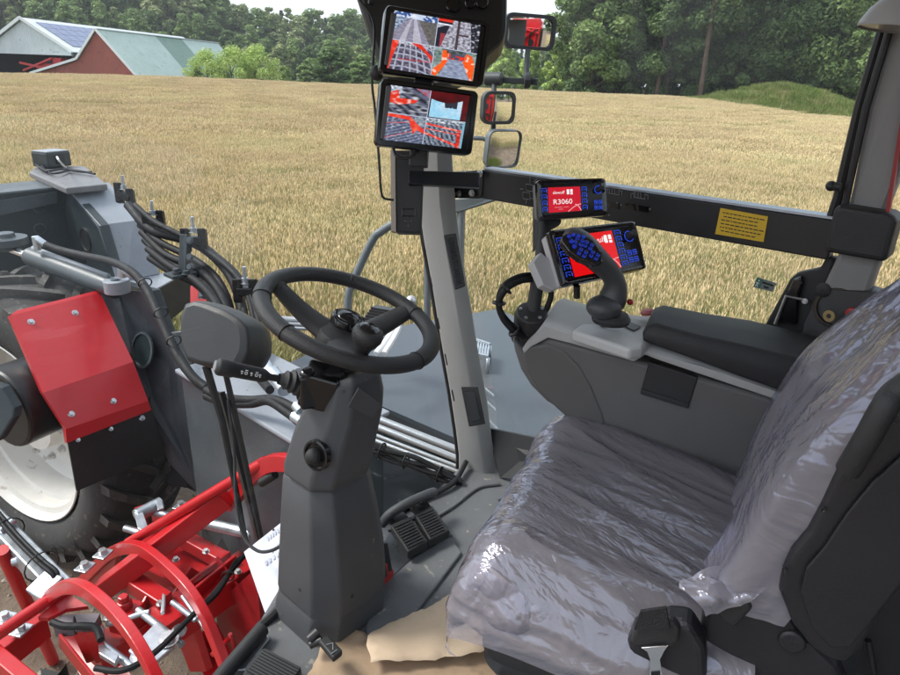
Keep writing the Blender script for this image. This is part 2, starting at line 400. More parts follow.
def wheat_patch(size, n, ear_l, ear_w, hmean, seed, blades=2):
    rnd = random.Random(seed); q = []
    for i in range(n):
        x, y = rnd.uniform(-.5, .5) * size, rnd.uniform(-.5, .5) * size; hgt = rnd.gauss(hmean, .055); tone = rnd.uniform(.72, 1.25)
        a = rnd.uniform(0, 6.28); lean = abs(rnd.gauss(.0, .09)); dx, dy = math.cos(a) * lean, math.sin(a) * lean
        top = V((x + dx * hgt, y + dy * hgt, hgt)); w_ = ear_w * .16; b0 = rnd.uniform(0, 3.14); wx = V((math.cos(b0) * w_, math.sin(b0) * w_, 0)); z0 = hgt * .25
        bot = V((x + dx * z0, y + dy * z0, z0)); q.append(([bot - wx, bot + wx, top + wx, top - wx], 1, tone))
        # ear: a four-sided spindle that nods over
        nod = rnd.uniform(.03, .42); ax = V((math.cos(a) * nod, math.sin(a) * nod, 1)).normalized(); l = ear_l * rnd.uniform(.75, 1.25); r = ear_w * .5 * rnd.uniform(.8, 1.2)
        s1 = ax.orthogonal().normalized(); s2 = ax.cross(s1); mid = top + ax * l * .42; end = top + ax * l
        ring = [mid + s1 * r, mid + s2 * r, mid - s1 * r, mid - s2 * r]
        for k in range(4):
            q.append(([top, ring[k], ring[(k + 1) % 4]], 0, tone)); q.append(([ring[k], end, ring[(k + 1) % 4]], 0, tone * 1.05))
        for k in range(blades):
            z1 = hgt * rnd.uniform(.3, .85); p0 = V((x + dx * z1, y + dy * z1, z1)); t = rnd.uniform(0, 6.28); L = rnd.uniform(.09, .2); dv = V((math.cos(t), math.sin(t), 0)); sv = V((-dv.y, dv.x, 0)) * ear_w * .38
            p1 = p0 + dv * L * .5 + V((0, 0, .06)); p2 = p0 + dv * L + V((0, 0, rnd.uniform(-.08, .04)))
            q.append(([p0 - sv, p0 + sv, p1 + sv, p1 - sv], 1, tone * .95)); q.append(([p1 - sv, p1 + sv, p2], 1, tone * .95))
    return q

def instancer(name, sources, pts, kind='stuff'):
    """one object: copies of its source patches stood at pts (x, y, z, turn, scale, which)"""
    me = bpy.data.meshes.new(name); me.from_pydata([p[:3] for p in pts], [], [])
    for nm, ty, ix in (('turn', 'FLOAT', 3), ('grow', 'FLOAT', 4), ('which', 'INT', 5)):
        a = me.attributes.new(nm, ty, 'POINT'); a.data.foreach_set('value', [p[ix] for p in pts])
    o = bpy.data.objects.new(name, me); COL.objects.link(o); tag(o, kind=kind)
    ng = bpy.data.node_groups.new(name, 'GeometryNodeTree'); ng.interface.new_socket('Geometry', in_out='INPUT', socket_type='NodeSocketGeometry'); ng.interface.new_socket('Geometry', in_out='OUTPUT', socket_type='NodeSocketGeometry')
    N = ng.nodes; L = ng.links; gi = N.new('NodeGroupInput'); go = N.new('NodeGroupOutput'); jn = N.new('GeometryNodeJoinGeometry')
    def attr(nm, ty):
        a = N.new('GeometryNodeInputNamedAttribute'); a.data_type = ty; a.inputs[0].default_value = nm; return a.outputs[0]
    tr, gr, wh = attr('turn', 'FLOAT'), attr('grow', 'FLOAT'), attr('which', 'INT')
    cx = N.new('ShaderNodeCombineXYZ'); L.new(tr, cx.inputs[2])
    for k, s_ in enumerate(sources):
        cm = N.new('FunctionNodeCompare'); cm.data_type = 'INT'; cm.operation = 'EQUAL'; L.new(wh, cm.inputs[2]); cm.inputs[3].default_value = k
        oi = N.new('GeometryNodeObjectInfo'); oi.inputs['Object'].default_value = s_; oi.transform_space = 'ORIGINAL'
        ip = N.new('GeometryNodeInstanceOnPoints'); L.new(gi.outputs[0], ip.inputs['Points']); L.new(cm.outputs[0], ip.inputs['Selection']); L.new(oi.outputs['Geometry'], ip.inputs['Instance'])
        L.new(cx.outputs[0], ip.inputs['Rotation']); L.new(gr, ip.inputs['Scale']); L.new(ip.outputs[0], jn.inputs[0])
    L.new(jn.outputs[0], go.inputs[0])
    md = o.modifiers.new('scatter', 'NODES'); md.node_group = ng
    return o

def in_view(x, y, m=120):
    p = V((x, y, 0)); f = p.dot(FH)
    return f > .5 and -m < CX + HOR * p.dot(RH) / f < 900 + m
FIELD_X = 3.55
def edge_dist(c):      # how far the crop reaches in the direction of column c
    return 112 - 6 * sst(560, 700, c) - 14 * sst(690, 860, c)
random.seed(11); src_n = []; near_pts = []; far_pts = []
wf_n = [leaf_mesh('wheat_patch', wheat_patch(1.0, 360, .092, .0145, .80, 20 + k), [EAR, STRAW]) for k in range(4)]
wf_f = [leaf_mesh('wheat_patch', wheat_patch(2.6, 620, .12, .034, .82, 40 + k, 1), [EAR, STRAW]) for k in range(4)]
x = FIELD_X + .5
while x < 40:
    y = -6.0
    while y < 40:
        d = math.hypot(x, y)
        if d < 30 and in_view(x, y, 200):
            near_pts.append((x + random.uniform(-.1, .1), y + random.uniform(-.1, .1), terrain(x, y), random.choice((0, 1.5708, 3.1416, 4.7124)) + random.uniform(-.1, .1), random.uniform(.93, 1.08), random.randrange(4)))
        y += .92
    x += .92
x = FIELD_X + 1.3
while x < 125:
    y = -20.0
    while y < 125:
        d = math.hypot(x, y)
        if 29.4 <= d < edge_dist(col_of(x, y)) and in_view(x, y, 60):
            far_pts.append((x + random.uniform(-.3, .3), y + random.uniform(-.3, .3), terrain(x, y), random.uniform(0, 6.28), random.uniform(.92, 1.1), random.randrange(4)))
        y += 2.1
    x += 2.1
def wheat(name, meshes, pts):
    src = []
    for k, me in enumerate(meshes):
        o = bpy.data.objects.new('wheat_patch', me); COL.objects.link(o); p = pts.pop(len(pts) // 2 + k * 7); o.location = p[:3]; src.append(o); tag(o, kind='stuff')
    f = instancer(name, src, pts)
    for o in src: o.parent = f
    return f
for i in range(14):
    for j in range(16): far_pts.append((FIELD_X + 1.3 + i * 2.1, -8 - j * 2.1, 0, random.uniform(0, 6.28), random.uniform(.9, 1.1), random.randrange(4)))
wheat('wheat_field', wf_n, near_pts)
wheat('wheat_field', wf_f, far_pts)

# green verge grass along the edge of the crop and on the mound
GRASS = world_tint('grass_blade', [(.10, .15, .03), (.17, .21, .055), (.22, .22, .08)], .8, .6, .3)
def grass_patch(size, n, hmean, wd, seed):
    rnd = random.Random(seed); q = []
    for i in range(n):
        x, y = rnd.uniform(-.5, .5) * size, rnd.uniform(-.5, .5) * size; hh = hmean * rnd.uniform(.5, 1.3); a = rnd.uniform(0, 6.28); l = rnd.uniform(.1, .5) * hh
        sv = V((math.sin(a), -math.cos(a), 0)) * wd; p = V((x, y, 0)); m_ = p + V((math.cos(a) * l * .3, math.sin(a) * l * .3, hh * .6)); t = p + V((math.cos(a) * l, math.sin(a) * l, hh)); tone = rnd.uniform(.65, 1.3)
        q.append(([p - sv, p + sv, m_ + sv * .7, m_ - sv * .7], 0, tone)); q.append(([m_ - sv * .7, m_ + sv * .7, t], 0, tone))
    return q
gs = []
for k in range(2):
    o = bpy.data.objects.new('grass_tuft', leaf_mesh('grass_tuft', grass_patch(.7, 260, .42, .006, 60 + k), [GRASS])); COL.objects.link(o); o.location = (FIELD_X + .1, 2 + k, 0); tag(o, kind='stuff'); gs.append(o)
pts = []; y = -4.0
while y < 24:
    for dx in (-.25, .15, .5): pts.append((FIELD_X + dx + random.uniform(-.15, .15) + .12 * math.sin(y * 1.7), y, 0, random.uniform(0, 6.28), random.uniform(.6, 1.15), random.randrange(2)))
    y += .45
gv = instancer('verge_grass', gs, pts)
for o in gs: o.parent = gv

# grassy mound at the end of the field
md_c = gx(788, 101); MU = gx(788, 1).normalized(); MS = V((MU.y, -MU.x, 0))
def mound_h(a, b):  # a across, b deep
    g = math.exp(-((a + (.5 if a < 0 else 0)) / (9.5 if a < 0 else 10.5)) ** 2 * 1.25) * math.exp(-(b / 8) ** 2)
    return 3.5 * g + .35 * noise.noise(V((a * .3, b * .3, 1))) * min(1, g * 3)
mb = MB(); n = 44; vs = []
for j in range(n + 1):
    for i in range(n + 1):
        a, b_ = -24 + 48 * i / n, -17 + 34 * j / n; p = md_c + MS * a + MU * b_; vs.append((p.x, p.y, terrain(p.x, p.y) - .25 + mound_h(a, b_)))
mb.add(vs, [(j * (n + 1) + i, j * (n + 1) + i + 1, (j + 1) * (n + 1) + i + 1, (j + 1) * (n + 1) + i) for j in range(n) for i in range(n)], True)
tag(mb.build('mound', mat('mound_soil', (.07, .10, .03), .95, var=.4, vscale=.5)), kind='structure')
gs = []
for k in range(2):
    o = bpy.data.objects.new('grass_tuft', leaf_mesh('grass_tuft', grass_patch(1.6, 200, .78, .026, 70 + k), [world_tint('mound_grass', [(.14, .21, .05), (.22, .27, .08), (.40, .36, .18)], .35, .6, .3)])); COL.objects.link(o); tag(o, kind='stuff'); gs.append(o)
pts = []
for i in range(1500):
    a, b_ = random.uniform(-17, 19), random.uniform(-12, 6); 
    if mound_h(a, b_) < .35: continue
    p = md_c + MS * a + MU * b_; pts.append((p.x, p.y, terrain(p.x, p.y) - .3 + mound_h(a, b_), random.uniform(0, 6.28), random.uniform(.6, 1.2), random.randrange(2)))
for o in gs: o.location = pts.pop()[:3]
gv = instancer('mound_grass', gs, pts)
for o in gs: o.parent = gv

# ================================================================== TREES
BARK = mat('bark', (.10, .075, .055), .9, var=.35, vscale=4, bump=.6, bscale=14)
PBARK = mat('pine_bark', (.12, .078, .056), .9, var=.5, vscale=1.3, bump=.6, bscale=14)
def foliage(name, a, b_, c): return world_tint(name, [a, b_, c], .35, .55, .28)
LEAF = {'dark': foliage('dark_leaves', (0.080, 0.135, 0.050), (0.126, 0.195, 0.069), (0.178, 0.255, 0.089)),
        'mid': foliage('mid_leaves', (0.142, 0.223, 0.072), (0.211, 0.299, 0.099), (0.292, 0.376, 0.127)),
        'light': foliage('light_leaves', (0.311, 0.419, 0.124), (0.444, 0.571, 0.176), (0.572, 0.668, 0.223)),
        'grey': foliage('grey_leaves', (0.208, 0.260, 0.107), (0.292, 0.340, 0.150), (0.373, 0.418, 0.182)),
        'spruce': foliage('spruce_needles', (0.073, 0.114, 0.051), (0.108, 0.158, 0.070), (0.148, 0.202, 0.088))}
def cards(rnd, c, rx, rz, n, s, out, shell=.55):
    for i in range(n):
        while True:
            d = V((rnd.uniform(-1, 1), rnd.uniform(-1, 1), rnd.uniform(-1, 1)))
            if shell * rnd.random() < d.length < 1: break
        p = c + V((d.x * rx, d.y * rx, d.z * rz)); nrm = (d.normalized() * .8 + V((rnd.gauss(0, .6), rnd.gauss(0, .6), rnd.gauss(.35, .6)))).normalized()
        u = nrm.orthogonal().normalized(); u = (u * math.cos(6.28 * (r_ := rnd.random())) + nrm.cross(u) * math.sin(6.28 * r_)); v = nrm.cross(u); k = s * rnd.uniform(.6, 1.3)
        out.append(([p - u * k, p - v * k * .55 + u * k * .1, p + u * k, p + v * k * .55 - u * k * .1], 0, rnd.uniform(.7, 1.3)))
def tree_parts(kind, seed, h, n, s):
    """(crown quads, trunk collector)"""
    rnd = random.Random(seed); q = []; tk = MB()
    if kind == 'spruce':
        tk.tube([(0, 0, 0), (0, 0, h * .5), (0, 0, h * .97)], .2, 7, rs=[.22, .13, .02]); z = h * .08; total = 0
        lv = int(h * 1.5)
        for i in range(lv):
            z = h * (.06 + .93 * i / lv); R_ = (h * .2) * (1 - i / lv) ** .8 + .15; nb = 6 + int(3 * (1 - i / lv))
            for k in range(nb):
                a = rnd.uniform(0, 6.28); L = R_ * rnd.uniform(.7, 1.15); m = max(3, int(n / (lv * nb)))
                for j in range(m):
                    t = (j + rnd.random()) / m; p = V((math.cos(a) * L * t, math.sin(a) * L * t, z - L * t * .35 + rnd.gauss(0, .12)))
                    d = V((math.cos(a + rnd.gauss(0, .7)), math.sin(a + rnd.gauss(0, .7)), -.35)); sv = d.cross(V((0, 0, 1))).normalized() + V((0, 0, rnd.uniform(-.6, .6))); k_ = s * rnd.uniform(.7, 1.4)
                    q.append(([p - sv * k_ * .5, p + d * k_ * .4, p + sv * k_ * .5, p - d * k_ * .5], 0, rnd.uniform(.65, 1.25)))
    elif kind == 'pine':
        tk.tube([(0, 0, 0), (.15, 0, h * .4), (.1, .1, h * .7), (.2, 0, h * .95)], .25, 8, rs=[.27, .2, .14, .04])
        for k in range(15):
            z = h * rnd.uniform(.5, .97); a = rnd.uniform(0, 6.28); L = h * .17 * (1.15 - abs(z / h - .72)) * rnd.uniform(.5, 1.1); e = V((math.cos(a) * L, math.sin(a) * L, z + .1 * L)); tk.tube([V((.12, 0, z - .5)), e], .05, 5, rs=[.06, .02])
            cards(rnd, e, h * .075, h * .05, n // 15, s, q, .3)
    else:
        wide = {'oak': .36, 'broad': .27, 'birch': .17, 'bush': .55, 'willow': .75}[kind]; base = {'oak': .16, 'broad': .08, 'birch': .1, 'bush': .05, 'willow': .04}[kind]
        top = h * .8; tr_ = h * .018
        tk.tube([(0, 0, -.3), (rnd.gauss(0, .1), rnd.gauss(0, .1), h * .3), (rnd.gauss(0, .3), rnd.gauss(0, .3), top)], tr_, 8, rs=[tr_ * 1.3, tr_, tr_ * .25])
        nb = {'oak': 30, 'broad': 24, 'birch': 18, 'bush': 16, 'willow': 20}[kind]
        for k in range(nb):
            f = (k + rnd.random()) / nb; z = h * (base + .06 + (.9 - base) * f); prof = math.sin(math.pi * min(1, (.16 + .84 * f)) ** .85) if kind != 'birch' else math.sin(math.pi * (.1 + .88 * f))
            a = k * 2.4 + rnd.uniform(-.5, .5); R_ = h * wide * max(.2, prof) * rnd.uniform(.35, .95); e = V((math.cos(a) * R_, math.sin(a) * R_, z)); s0 = V((0, 0, max(h * base * .7, z - R_ * .8 - .3)))
            tk.tube(bez([s0, s0.lerp(e, .5) + V((0, 0, -.1 * R_)), e], 4), .05, 5, rs=[tr_ * .5 * (1 - i / 9.) + .015 for i in range(9)])
            cr = h * wide * rnd.uniform(.24, .42); cards(rnd, e, cr, cr * .72, n // nb, s, q, .5)
            if kind == 'oak':
                for j in range(2): cards(rnd, e + V((rnd.gauss(0, cr * .8), rnd.gauss(0, cr * .8), rnd.gauss(0, cr * .5))), cr * .45, cr * .35, n // nb // 4, s, q, .4)
    return q, tk
PROTO = {}
def tree(key, spot, hgt, label, group, name, cat='tree', sink=0.0, turn=None):
    kind, leaf, bark, n, s, seed, h0 = PROTOS[key]
    if key not in PROTO:
        q, tk = tree_parts(kind, seed, h0, n, s)
        r = empty(name, (0, 0, 0), label, cat, group); c = bpy.data.objects.new('crown', leaf_mesh('crown', q, [LEAF[leaf]])); COL.objects.link(c); c.parent = r
        tk.build('trunk', bark, r); PROTO[key] = r; t = r
    else: t = copy_tree(PROTO[key]); t.name = name
    t['label'] = label; t['category'] = cat; t['group'] = group
    t.location = (spot.x, spot.y, terrain(spot.x, spot.y) - sink); k = hgt / h0; t.scale = (k * random.uniform(.9, 1.12), k * random.uniform(.9, 1.12), k); t.rotation_euler = (0, 0, random.uniform(0, 6.28) if turn is None else turn)
    return t
PROTOS = {'spruce_a': ('spruce', 'spruce', BARK, 3600, .62, 1, 20), 'spruce_b': ('spruce', 'spruce', BARK, 3000, .7, 2, 22), 'broad_a': ('broad', 'mid', BARK, 4200, .42, 3, 16), 'broad_b': ('broad', 'dark', BARK, 4200, .42, 4, 16),
          'broad_c': ('broad', 'grey', BARK, 4200, .42, 5, 15), 'birch_a': ('birch', 'grey', BARK, 3000, .34, 6, 17), 'pine_a': ('pine', 'dark', PBARK, 5000, .34, 7, 20),
          'oak_a': ('oak', 'dark', BARK, 26000, .22, 8, 19), 'oak_b': ('oak', 'mid', BARK, 24000, .22, 9, 18), 'pine_near': ('pine', 'spruce', PBARK, 14000, .24, 10, 22), 'bush_a': ('bush', 'mid', BARK, 5000, .17, 11, 5), 'bush_dark': ('bush', 'dark', BARK, 5200, .24, 14, 6),
          'willow_a': ('willow', 'light', BARK, 6500, .16, 12, 6), 'light_a': ('broad', 'light', BARK, 6500, .3, 13, 11), 'grove_a': ('broad', 'mid', BARK, 15000, .24, 15, 18)}
random.seed(21)
SKY = [(-120, -50), (0, -34), (100, -26), (170, -14), (200, -4), (225, 6), (250, 12), (300, 16), (370, 17), (420, 24), (490, 42), (520, 46), (560, 36), (620, 30), (960, 20)]
def skyline(x):
    for (a, ya), (b_, yb) in zip(SKY, SKY[1:]):
        if a <= x <= b_: return ya + (yb - ya) * (x - a) / (b_ - a)
    return 20
NAMES = {'spruce': ('spruce_tree', 'dark conifer standing in the forest on the rise behind the barns', 'conifers in the far forest'), 'broad': ('deciduous_tree', 'rounded green leafy tree standing in the forest behind the barns', 'leafy trees in the far forest'),
         'birch': ('birch_tree', 'slim grey-green tree standing in the forest behind the barns', 'slim trees in the far forest'), 'pine': ('pine_tree', 'tall pine with a bare trunk in the forest behind the barns', 'pines in the far forest')}
def far_tree(key, x, d, top_y):
    p = gx(x, d); z0 = terrain(p.x, p.y); hz = 80 + .037 * (x - 450); k = math.sqrt(1 + ((x - CX) / HOR) ** 2)
    ztop = 3.35 + (hz - top_y) * d / (HOR * k) * 1.0; h = max(7, min(30, ztop - z0)); n = NAMES[key.split('_')[0]]
    t = tree(key, p, h, n[1], n[2], n[0]); f = max(1.25, 15.0 / h) if key[0] in 'bs' else 1.3; t.scale = (t.scale[0] * f, t.scale[1] * f, t.scale[2]); t.location.z -= 1.0; return t
x = -90
while x < 570:
    far_tree(random.choice(('spruce_b', 'birch_a', 'broad_b', 'broad_c', 'broad_a', 'broad_a') if x < 250 else ('birch_a', 'broad_c', 'broad_a', 'spruce_b')), x, random.uniform(315, 345), skyline(x) + random.uniform(-3, 5)); x += random.uniform(6.5, 10)
x = -90
while x < 570:
    far_tree(random.choice(('broad_a', 'broad_b', 'spruce_b', 'birch_a', 'broad_c', 'broad_a')), x, random.uniform(262, 290), skyline(x) * .6 + 26 + random.uniform(-5, 6)); x += random.uniform(10, 15)
x = -80
while x < 570:
    if not 60 < x < 75: far_tree(random.choice(('broad_a', 'broad_b', 'broad_c', 'broad_b')), x, random.uniform(205, 232), skyline(x) * .3 + 38 + random.uniform(-4, 5))
    x += random.uniform(13, 19)
for x, d, ty, key in ((322, 135, 42, 'broad_b'), (352, 150, 52, 'broad_a'), (300, 160, 55, 'broad_a'), (375, 140, 55, 'broad_b')):
    far_tree(key, x, d, ty)
# low bushes and pale trees where the field meets the wood
for x, d, h, key, lab, nm in ((197, 113, 4.6, 'willow_a', 'pale green bush standing at the lower corner of the green barn roof', 'willow_bush'), (222, 112, 5.2, 'willow_a', 'pale green bush at the field edge in front of the green barn roof', 'willow_bush'), (246, 113, 5.6, 'willow_a', 'pale green spreading bush at the far end of the barn roof', 'willow_bush'),
                       (275, 118, 3.2, 'bush_a', 'low mid green bush at the field edge beyond the barn', 'bush'), (187, 114, 2.2, 'bush_a', 'small green bush under the eave of the green barn roof', 'bush')):
    tree(key, gx(x, d), h, lab, 'bushes along the field edge', nm, 'bush')
for x, d, h in ((494, 128, 9), (520, 135, 10), (545, 124, 8.5), (566, 122, 9.5)):
    tree('light_a', gx(x, d), h, 'yellow-green young tree at the field edge behind the exterior mirrors', 'yellow-green trees behind the mirrors', 'young_tree')
# the tall grove at the end of the field
for i, (x, d, h, key) in enumerate(((572, 128, 26, 'pine_near'), (566, 119, 17, 'grove_a'), (580, 116, 25, 'grove_a'), (594, 118, 24, 'grove_a'), (590, 122, 22, 'grove_a'), (606, 118, 25, 'pine_near'), (620, 122, 23, 'grove_a'), (648, 114, 27, 'pine_near'), (655, 118, 25, 'oak_a'), (672, 128, 27, 'pine_near'), (692, 111, 28, 'pine_near'), (712, 124, 26, 'oak_a'),
                                 (735, 118, 24, 'oak_a'), (765, 122, 26, 'oak_b'), (795, 120, 25, 'oak_a'), (828, 116, 23, 'oak_b'), (855, 124, 26, 'oak_a'), (885, 112, 24, 'oak_b'), (925, 116, 25, 'oak_a'), (630, 140, 24, 'oak_b'), (700, 142, 26, 'oak_b'), (770, 142, 27, 'oak_a'), (845, 140, 27, 'oak_b'))):
    kd = {'pine_near': ('pine_tree', 'tall pine with a bare reddish trunk in the grove beyond the field', 'pines in the grove'), 'oak_a': ('oak_tree', 'big dark green oak with spreading limbs beyond the field', 'oaks in the grove'),
          'oak_b': ('oak_tree', 'broad mid green oak in the grove beyond the field', 'paler oaks in the grove'), 'grove_a': ('deciduous_tree', 'rounded mid green tree at the edge of the grove', 'leafy trees in the grove')}[key]
    tree(key, gx(x, d), h, kd[1], kd[2], kd[0])
for i, x in enumerate((578, 597, 615, 638, 655, 672, 690, 705, 724, 850, 872, 895, 745, 770, 788, 806, 822, 838, 860, 882, 905, 930)):
    tree('bush_dark', gx(x, 117 + 5 * (i % 3)), random.uniform(5, 8), 'dark green undergrowth bush beneath the trees of the grove', 'undergrowth bushes in the grove', 'bush', 'bush')

# ================================================================== BARNS
AX = (FH * .985 + RH * .17).normalized(); PR = V((AX.y, -AX.x, 0))      # ridge direction, and across to the right
if PR.dot(RH) < 0: PR = -PR
def corr(name, col, scale, axis_dir):
    m = mat(name, col, .5, var=.14, vscale=.6, speck=(tuple(c * .75 for c in col), 1.2, .62)); nt = m.node_tree; b = nt.nodes['Principled BSDF']
    g = nt.nodes.new('ShaderNodeNewGeometry'); dt = nt.nodes.new('ShaderNodeVectorMath'); dt.operation = 'DOT_PRODUCT'; dt.inputs[1].default_value = axis_dir; nt.links.new(g.outputs['Position'], dt.inputs[0])
    ml = nt.nodes.new('ShaderNodeMath'); ml.operation = 'MULTIPLY'; ml.inputs[1].default_value = scale; nt.links.new(dt.outputs['Value'], ml.inputs[0]); sn = nt.nodes.new('ShaderNodeMath'); sn.operation = 'SINE'; nt.links.new(ml.outputs[0], sn.inputs[0])
    bp = nt.nodes.new('ShaderNodeBump'); bp.inputs['Strength'].default_value = .5; bp.inputs['Distance'].default_value = .05; nt.links.new(sn.outputs[0], bp.inputs['Height']); nt.links.new(bp.outputs[0], b.inputs['Normal']); return m
M_ROOFG = corr('pale_green_roof', (.42, .52, .47), 14, AX); M_ROOFD = corr('green_roof', (.17, .27, .215), 14, AX); M_RED = corr('red_boards', (.33, .085, .06), 30, PR); M_WHITE = corr('white_sheet', (.62, .65, .67), 16, PR)
M_TRIM = mat('white_trim', (.75, .76, .76), .5); M_SHADE = mat('barn_shade', (.03, .03, .032), .8); M_SOLAR = mat('solar_glass', (.10, .13, .24), .15, spec=.8); M_SOLARF = mat('solar_frame', (.55, .57, .6), .35, metal=.8)  # the near-black wall colour carries the shade inside the open white barn
def barn_pt(o, a, b_, z): return o + AX * a + PR * b_ + V((0, 0, z))
ro = fr(106.7, -54.8); zt = 1.0
rb = empty('red_barn', barn_pt(ro, 18, 0, 0), 'red wooden barn with pale green and dark green roof sheets', 'barn')
L_, hw, ze, zr = 36, 6.4, 1.6, 8.55
mb = MB(); mb.slab([barn_pt(ro, .3, hw - .3, 0), barn_pt(ro, .3, hw - .3, ze + .25), barn_pt(ro, .3, 0, zr - .15), barn_pt(ro, .3, -3.9, 4.2), barn_pt(ro, .3, -12.2, 2.0), barn_pt(ro, .3, -12.2, 0)], AX * (L_ - .6)); mb.build('wall', M_RED, rb)
for a0, a1, mm, nm in ((0, 15, M_ROOFG, 'roof_sheet'), (15, 23, M_ROOFD, 'roof_sheet'), (23, L_, M_ROOFG, 'roof_sheet')):
    mb = MB(); mb.slab([barn_pt(ro, a0, 0, zr), barn_pt(ro, a1 - .02, 0, zr), barn_pt(ro, a1 - .02, hw, ze), barn_pt(ro, a0, hw, ze)], (0, 0, .12)); o = mb.build(nm, mm, rb)
    if mm is M_ROOFD: o['label'] = 'darker green roof sheet'
mb = MB(); mb.slab([barn_pt(ro, 0, -.02, zr), barn_pt(ro, L_, -.02, zr), barn_pt(ro, L_, -4, 4.3), barn_pt(ro, 0, -4, 4.3)], (0, 0, .12)); mb.slab([barn_pt(ro, 0, -4.02, 4.3), barn_pt(ro, L_, -4.02, 4.3), barn_pt(ro, L_, -12.5, 2.0), barn_pt(ro, 0, -12.5, 2.0)], (0, 0, .12)); mb.build('lean_to_roof', M_ROOFG, rb)
mb = MB()
for (b0, z0), (b1, z1) in (((.0, zr + .12), (hw, ze + .12)), ((0, zr + .12), (-4, 4.42)), ((-4, 4.42), (-12.5, 2.12))): mb.beam(barn_pt(ro, -.06, b0, z0), barn_pt(ro, -.06, b1, z1), .1, .34)
mb.build('fascia', M_TRIM, rb)
mb = MB(); mb.beam(barn_pt(ro, 0, 0, zr + .16), barn_pt(ro, L_, 0, zr + .16), .4, .1); mb.build('ridge_cap', M_TRIM, rb)
wo = fr(113, -69.7); wb = empty('white_barn', barn_pt(wo, 20, 0, 0), 'large white sheet barn with solar panels and an open gable', 'barn'); L2, hw2, ze2, zr2 = 46, 8.3, 5.4, 10.1
mb = MB(); mb.slab([barn_pt(wo, .4, -hw2 + .3, 4.9), barn_pt(wo, .4, hw2 - .3, 4.9), barn_pt(wo, .4, hw2 - .3, ze2), barn_pt(wo, .4, 0, zr2 - .2), barn_pt(wo, .4, -hw2 + .3, ze2)], AX * .2); mb.build('gable', M_WHITE, wb)
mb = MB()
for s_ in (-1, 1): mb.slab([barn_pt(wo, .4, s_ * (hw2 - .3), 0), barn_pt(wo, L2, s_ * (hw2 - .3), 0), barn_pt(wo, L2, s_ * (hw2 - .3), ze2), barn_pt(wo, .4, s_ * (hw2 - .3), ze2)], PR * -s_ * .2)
mb.slab([barn_pt(wo, 16, -hw2 + .6, 0), barn_pt(wo, 16, hw2 - .6, 0), barn_pt(wo, 16, hw2 - .6, ze2), barn_pt(wo, 16, -hw2 + .6, ze2)], AX * .2); mb.build('wall', M_SHADE, wb)
mb = MB()
for s_ in (-1, 1): mb.slab([barn_pt(wo, 0, s_ * .01, zr2), barn_pt(wo, L2, s_ * .01, zr2), barn_pt(wo, L2, s_ * hw2, ze2), barn_pt(wo, 0, s_ * hw2, ze2)], (0, 0, .15))
mb.build('roof', M_WHITE, wb)
mb = MB()
for s_ in (-1, 1): mb.beam(barn_pt(wo, -.1, 0, zr2 + .1), barn_pt(wo, -.1, s_ * hw2, ze2 + .1), .12, .45)
mb.build('fascia', M_TRIM, wb)
mb = MB(); mf = MB(); sl = V((PR * hw2 + V((0, 0, ze2 - zr2)))); nu = sl.normalized(); nn = AX.cross(nu); nn = nn if nn.z > 0 else -nn
for i in range(16):
    for j in range(4):
        c = barn_pt(wo, 3 + i * 2.1, 0, zr2 + .15) + nu * (1.2 + j * 1.75 + .8) + nn * .1; mb.box(c, (2.0, 1.66, .04), axes=(AX, nu, nn)); mf.box(c - nn * .03, (2.1, 1.75, .03), axes=(AX, nu, nn))
sp = mb.build('solar_panel', M_SOLAR, wb); sp['kind'] = 'stuff'; mf.build('solar_frame', M_SOLARF, wb)
# the red machine parked in the open gable
hv = empty('parked_harvester', barn_pt(wo, 3, 1, 0), 'small red farm machine parked inside the open white barn', 'farm machine'); mr_ = mat('machine_red', (.42, .02, .025), .4); mk = mat('machine_dark', (.02, .02, .022), .7)
mb = MB(); mb.box(barn_pt(wo, 2.2, 3.2, 3.0), (3, 5, 1.2), axes=(AX, PR, V((0, 0, 1)))); mb.box(barn_pt(wo, 1.4, 4.6, 3.9), (1.2, 1.6, 1.2), axes=(AX, PR, V((0, 0, 1)))); mb.beam(barn_pt(wo, .5, -2, 3.6), barn_pt(wo, .5, 5.5, 2.4), .35, .35); mb.beam(barn_pt(wo, .5, -1.6, 2.4), barn_pt(wo, .5, 4, 4.4), .3, .3); mb.build('body', mr_, hv, bevel=.05)
mb = MB(); mb.box(barn_pt(wo, 4, 1.2, 3.6), (2, 1.6, 1.6), axes=(AX, PR, V((0, 0, 1)))); mb.build('cab', mk, hv, bevel=.1)
for b_ in (-.2, 4.5):
    mb = MB(); mb.cyl(barn_pt(wo, 2.4, b_, 1.6), barn_pt(wo, 2.4, b_ + .7, 1.6), .95, 20); mb.build('wheel', mk, hv, bevel=.06)

# ================================================================== HAZE
hm = bpy.data.materials.new('haze'); hm.use_nodes = True; nt = hm.node_tree
for n in list(nt.nodes):
    if n.type != 'OUTPUT_MATERIAL': nt.nodes.remove(n)
pv_ = nt.nodes.new('ShaderNodeVolumePrincipled'); pv_.inputs['Color'].default_value = (.86, .90, .96, 1); pv_.inputs['Density'].default_value = .00028; pv_.inputs['Anisotropy'].default_value = .2
nt.links.new(pv_.outputs[0], [n for n in nt.nodes if n.type == 'OUTPUT_MATERIAL'][0].inputs['Volume'])
mb = MB(); mb.box((0, 0, 34), (1400, 1400, 76)); tag(mb.build('haze', hm), kind='stuff')

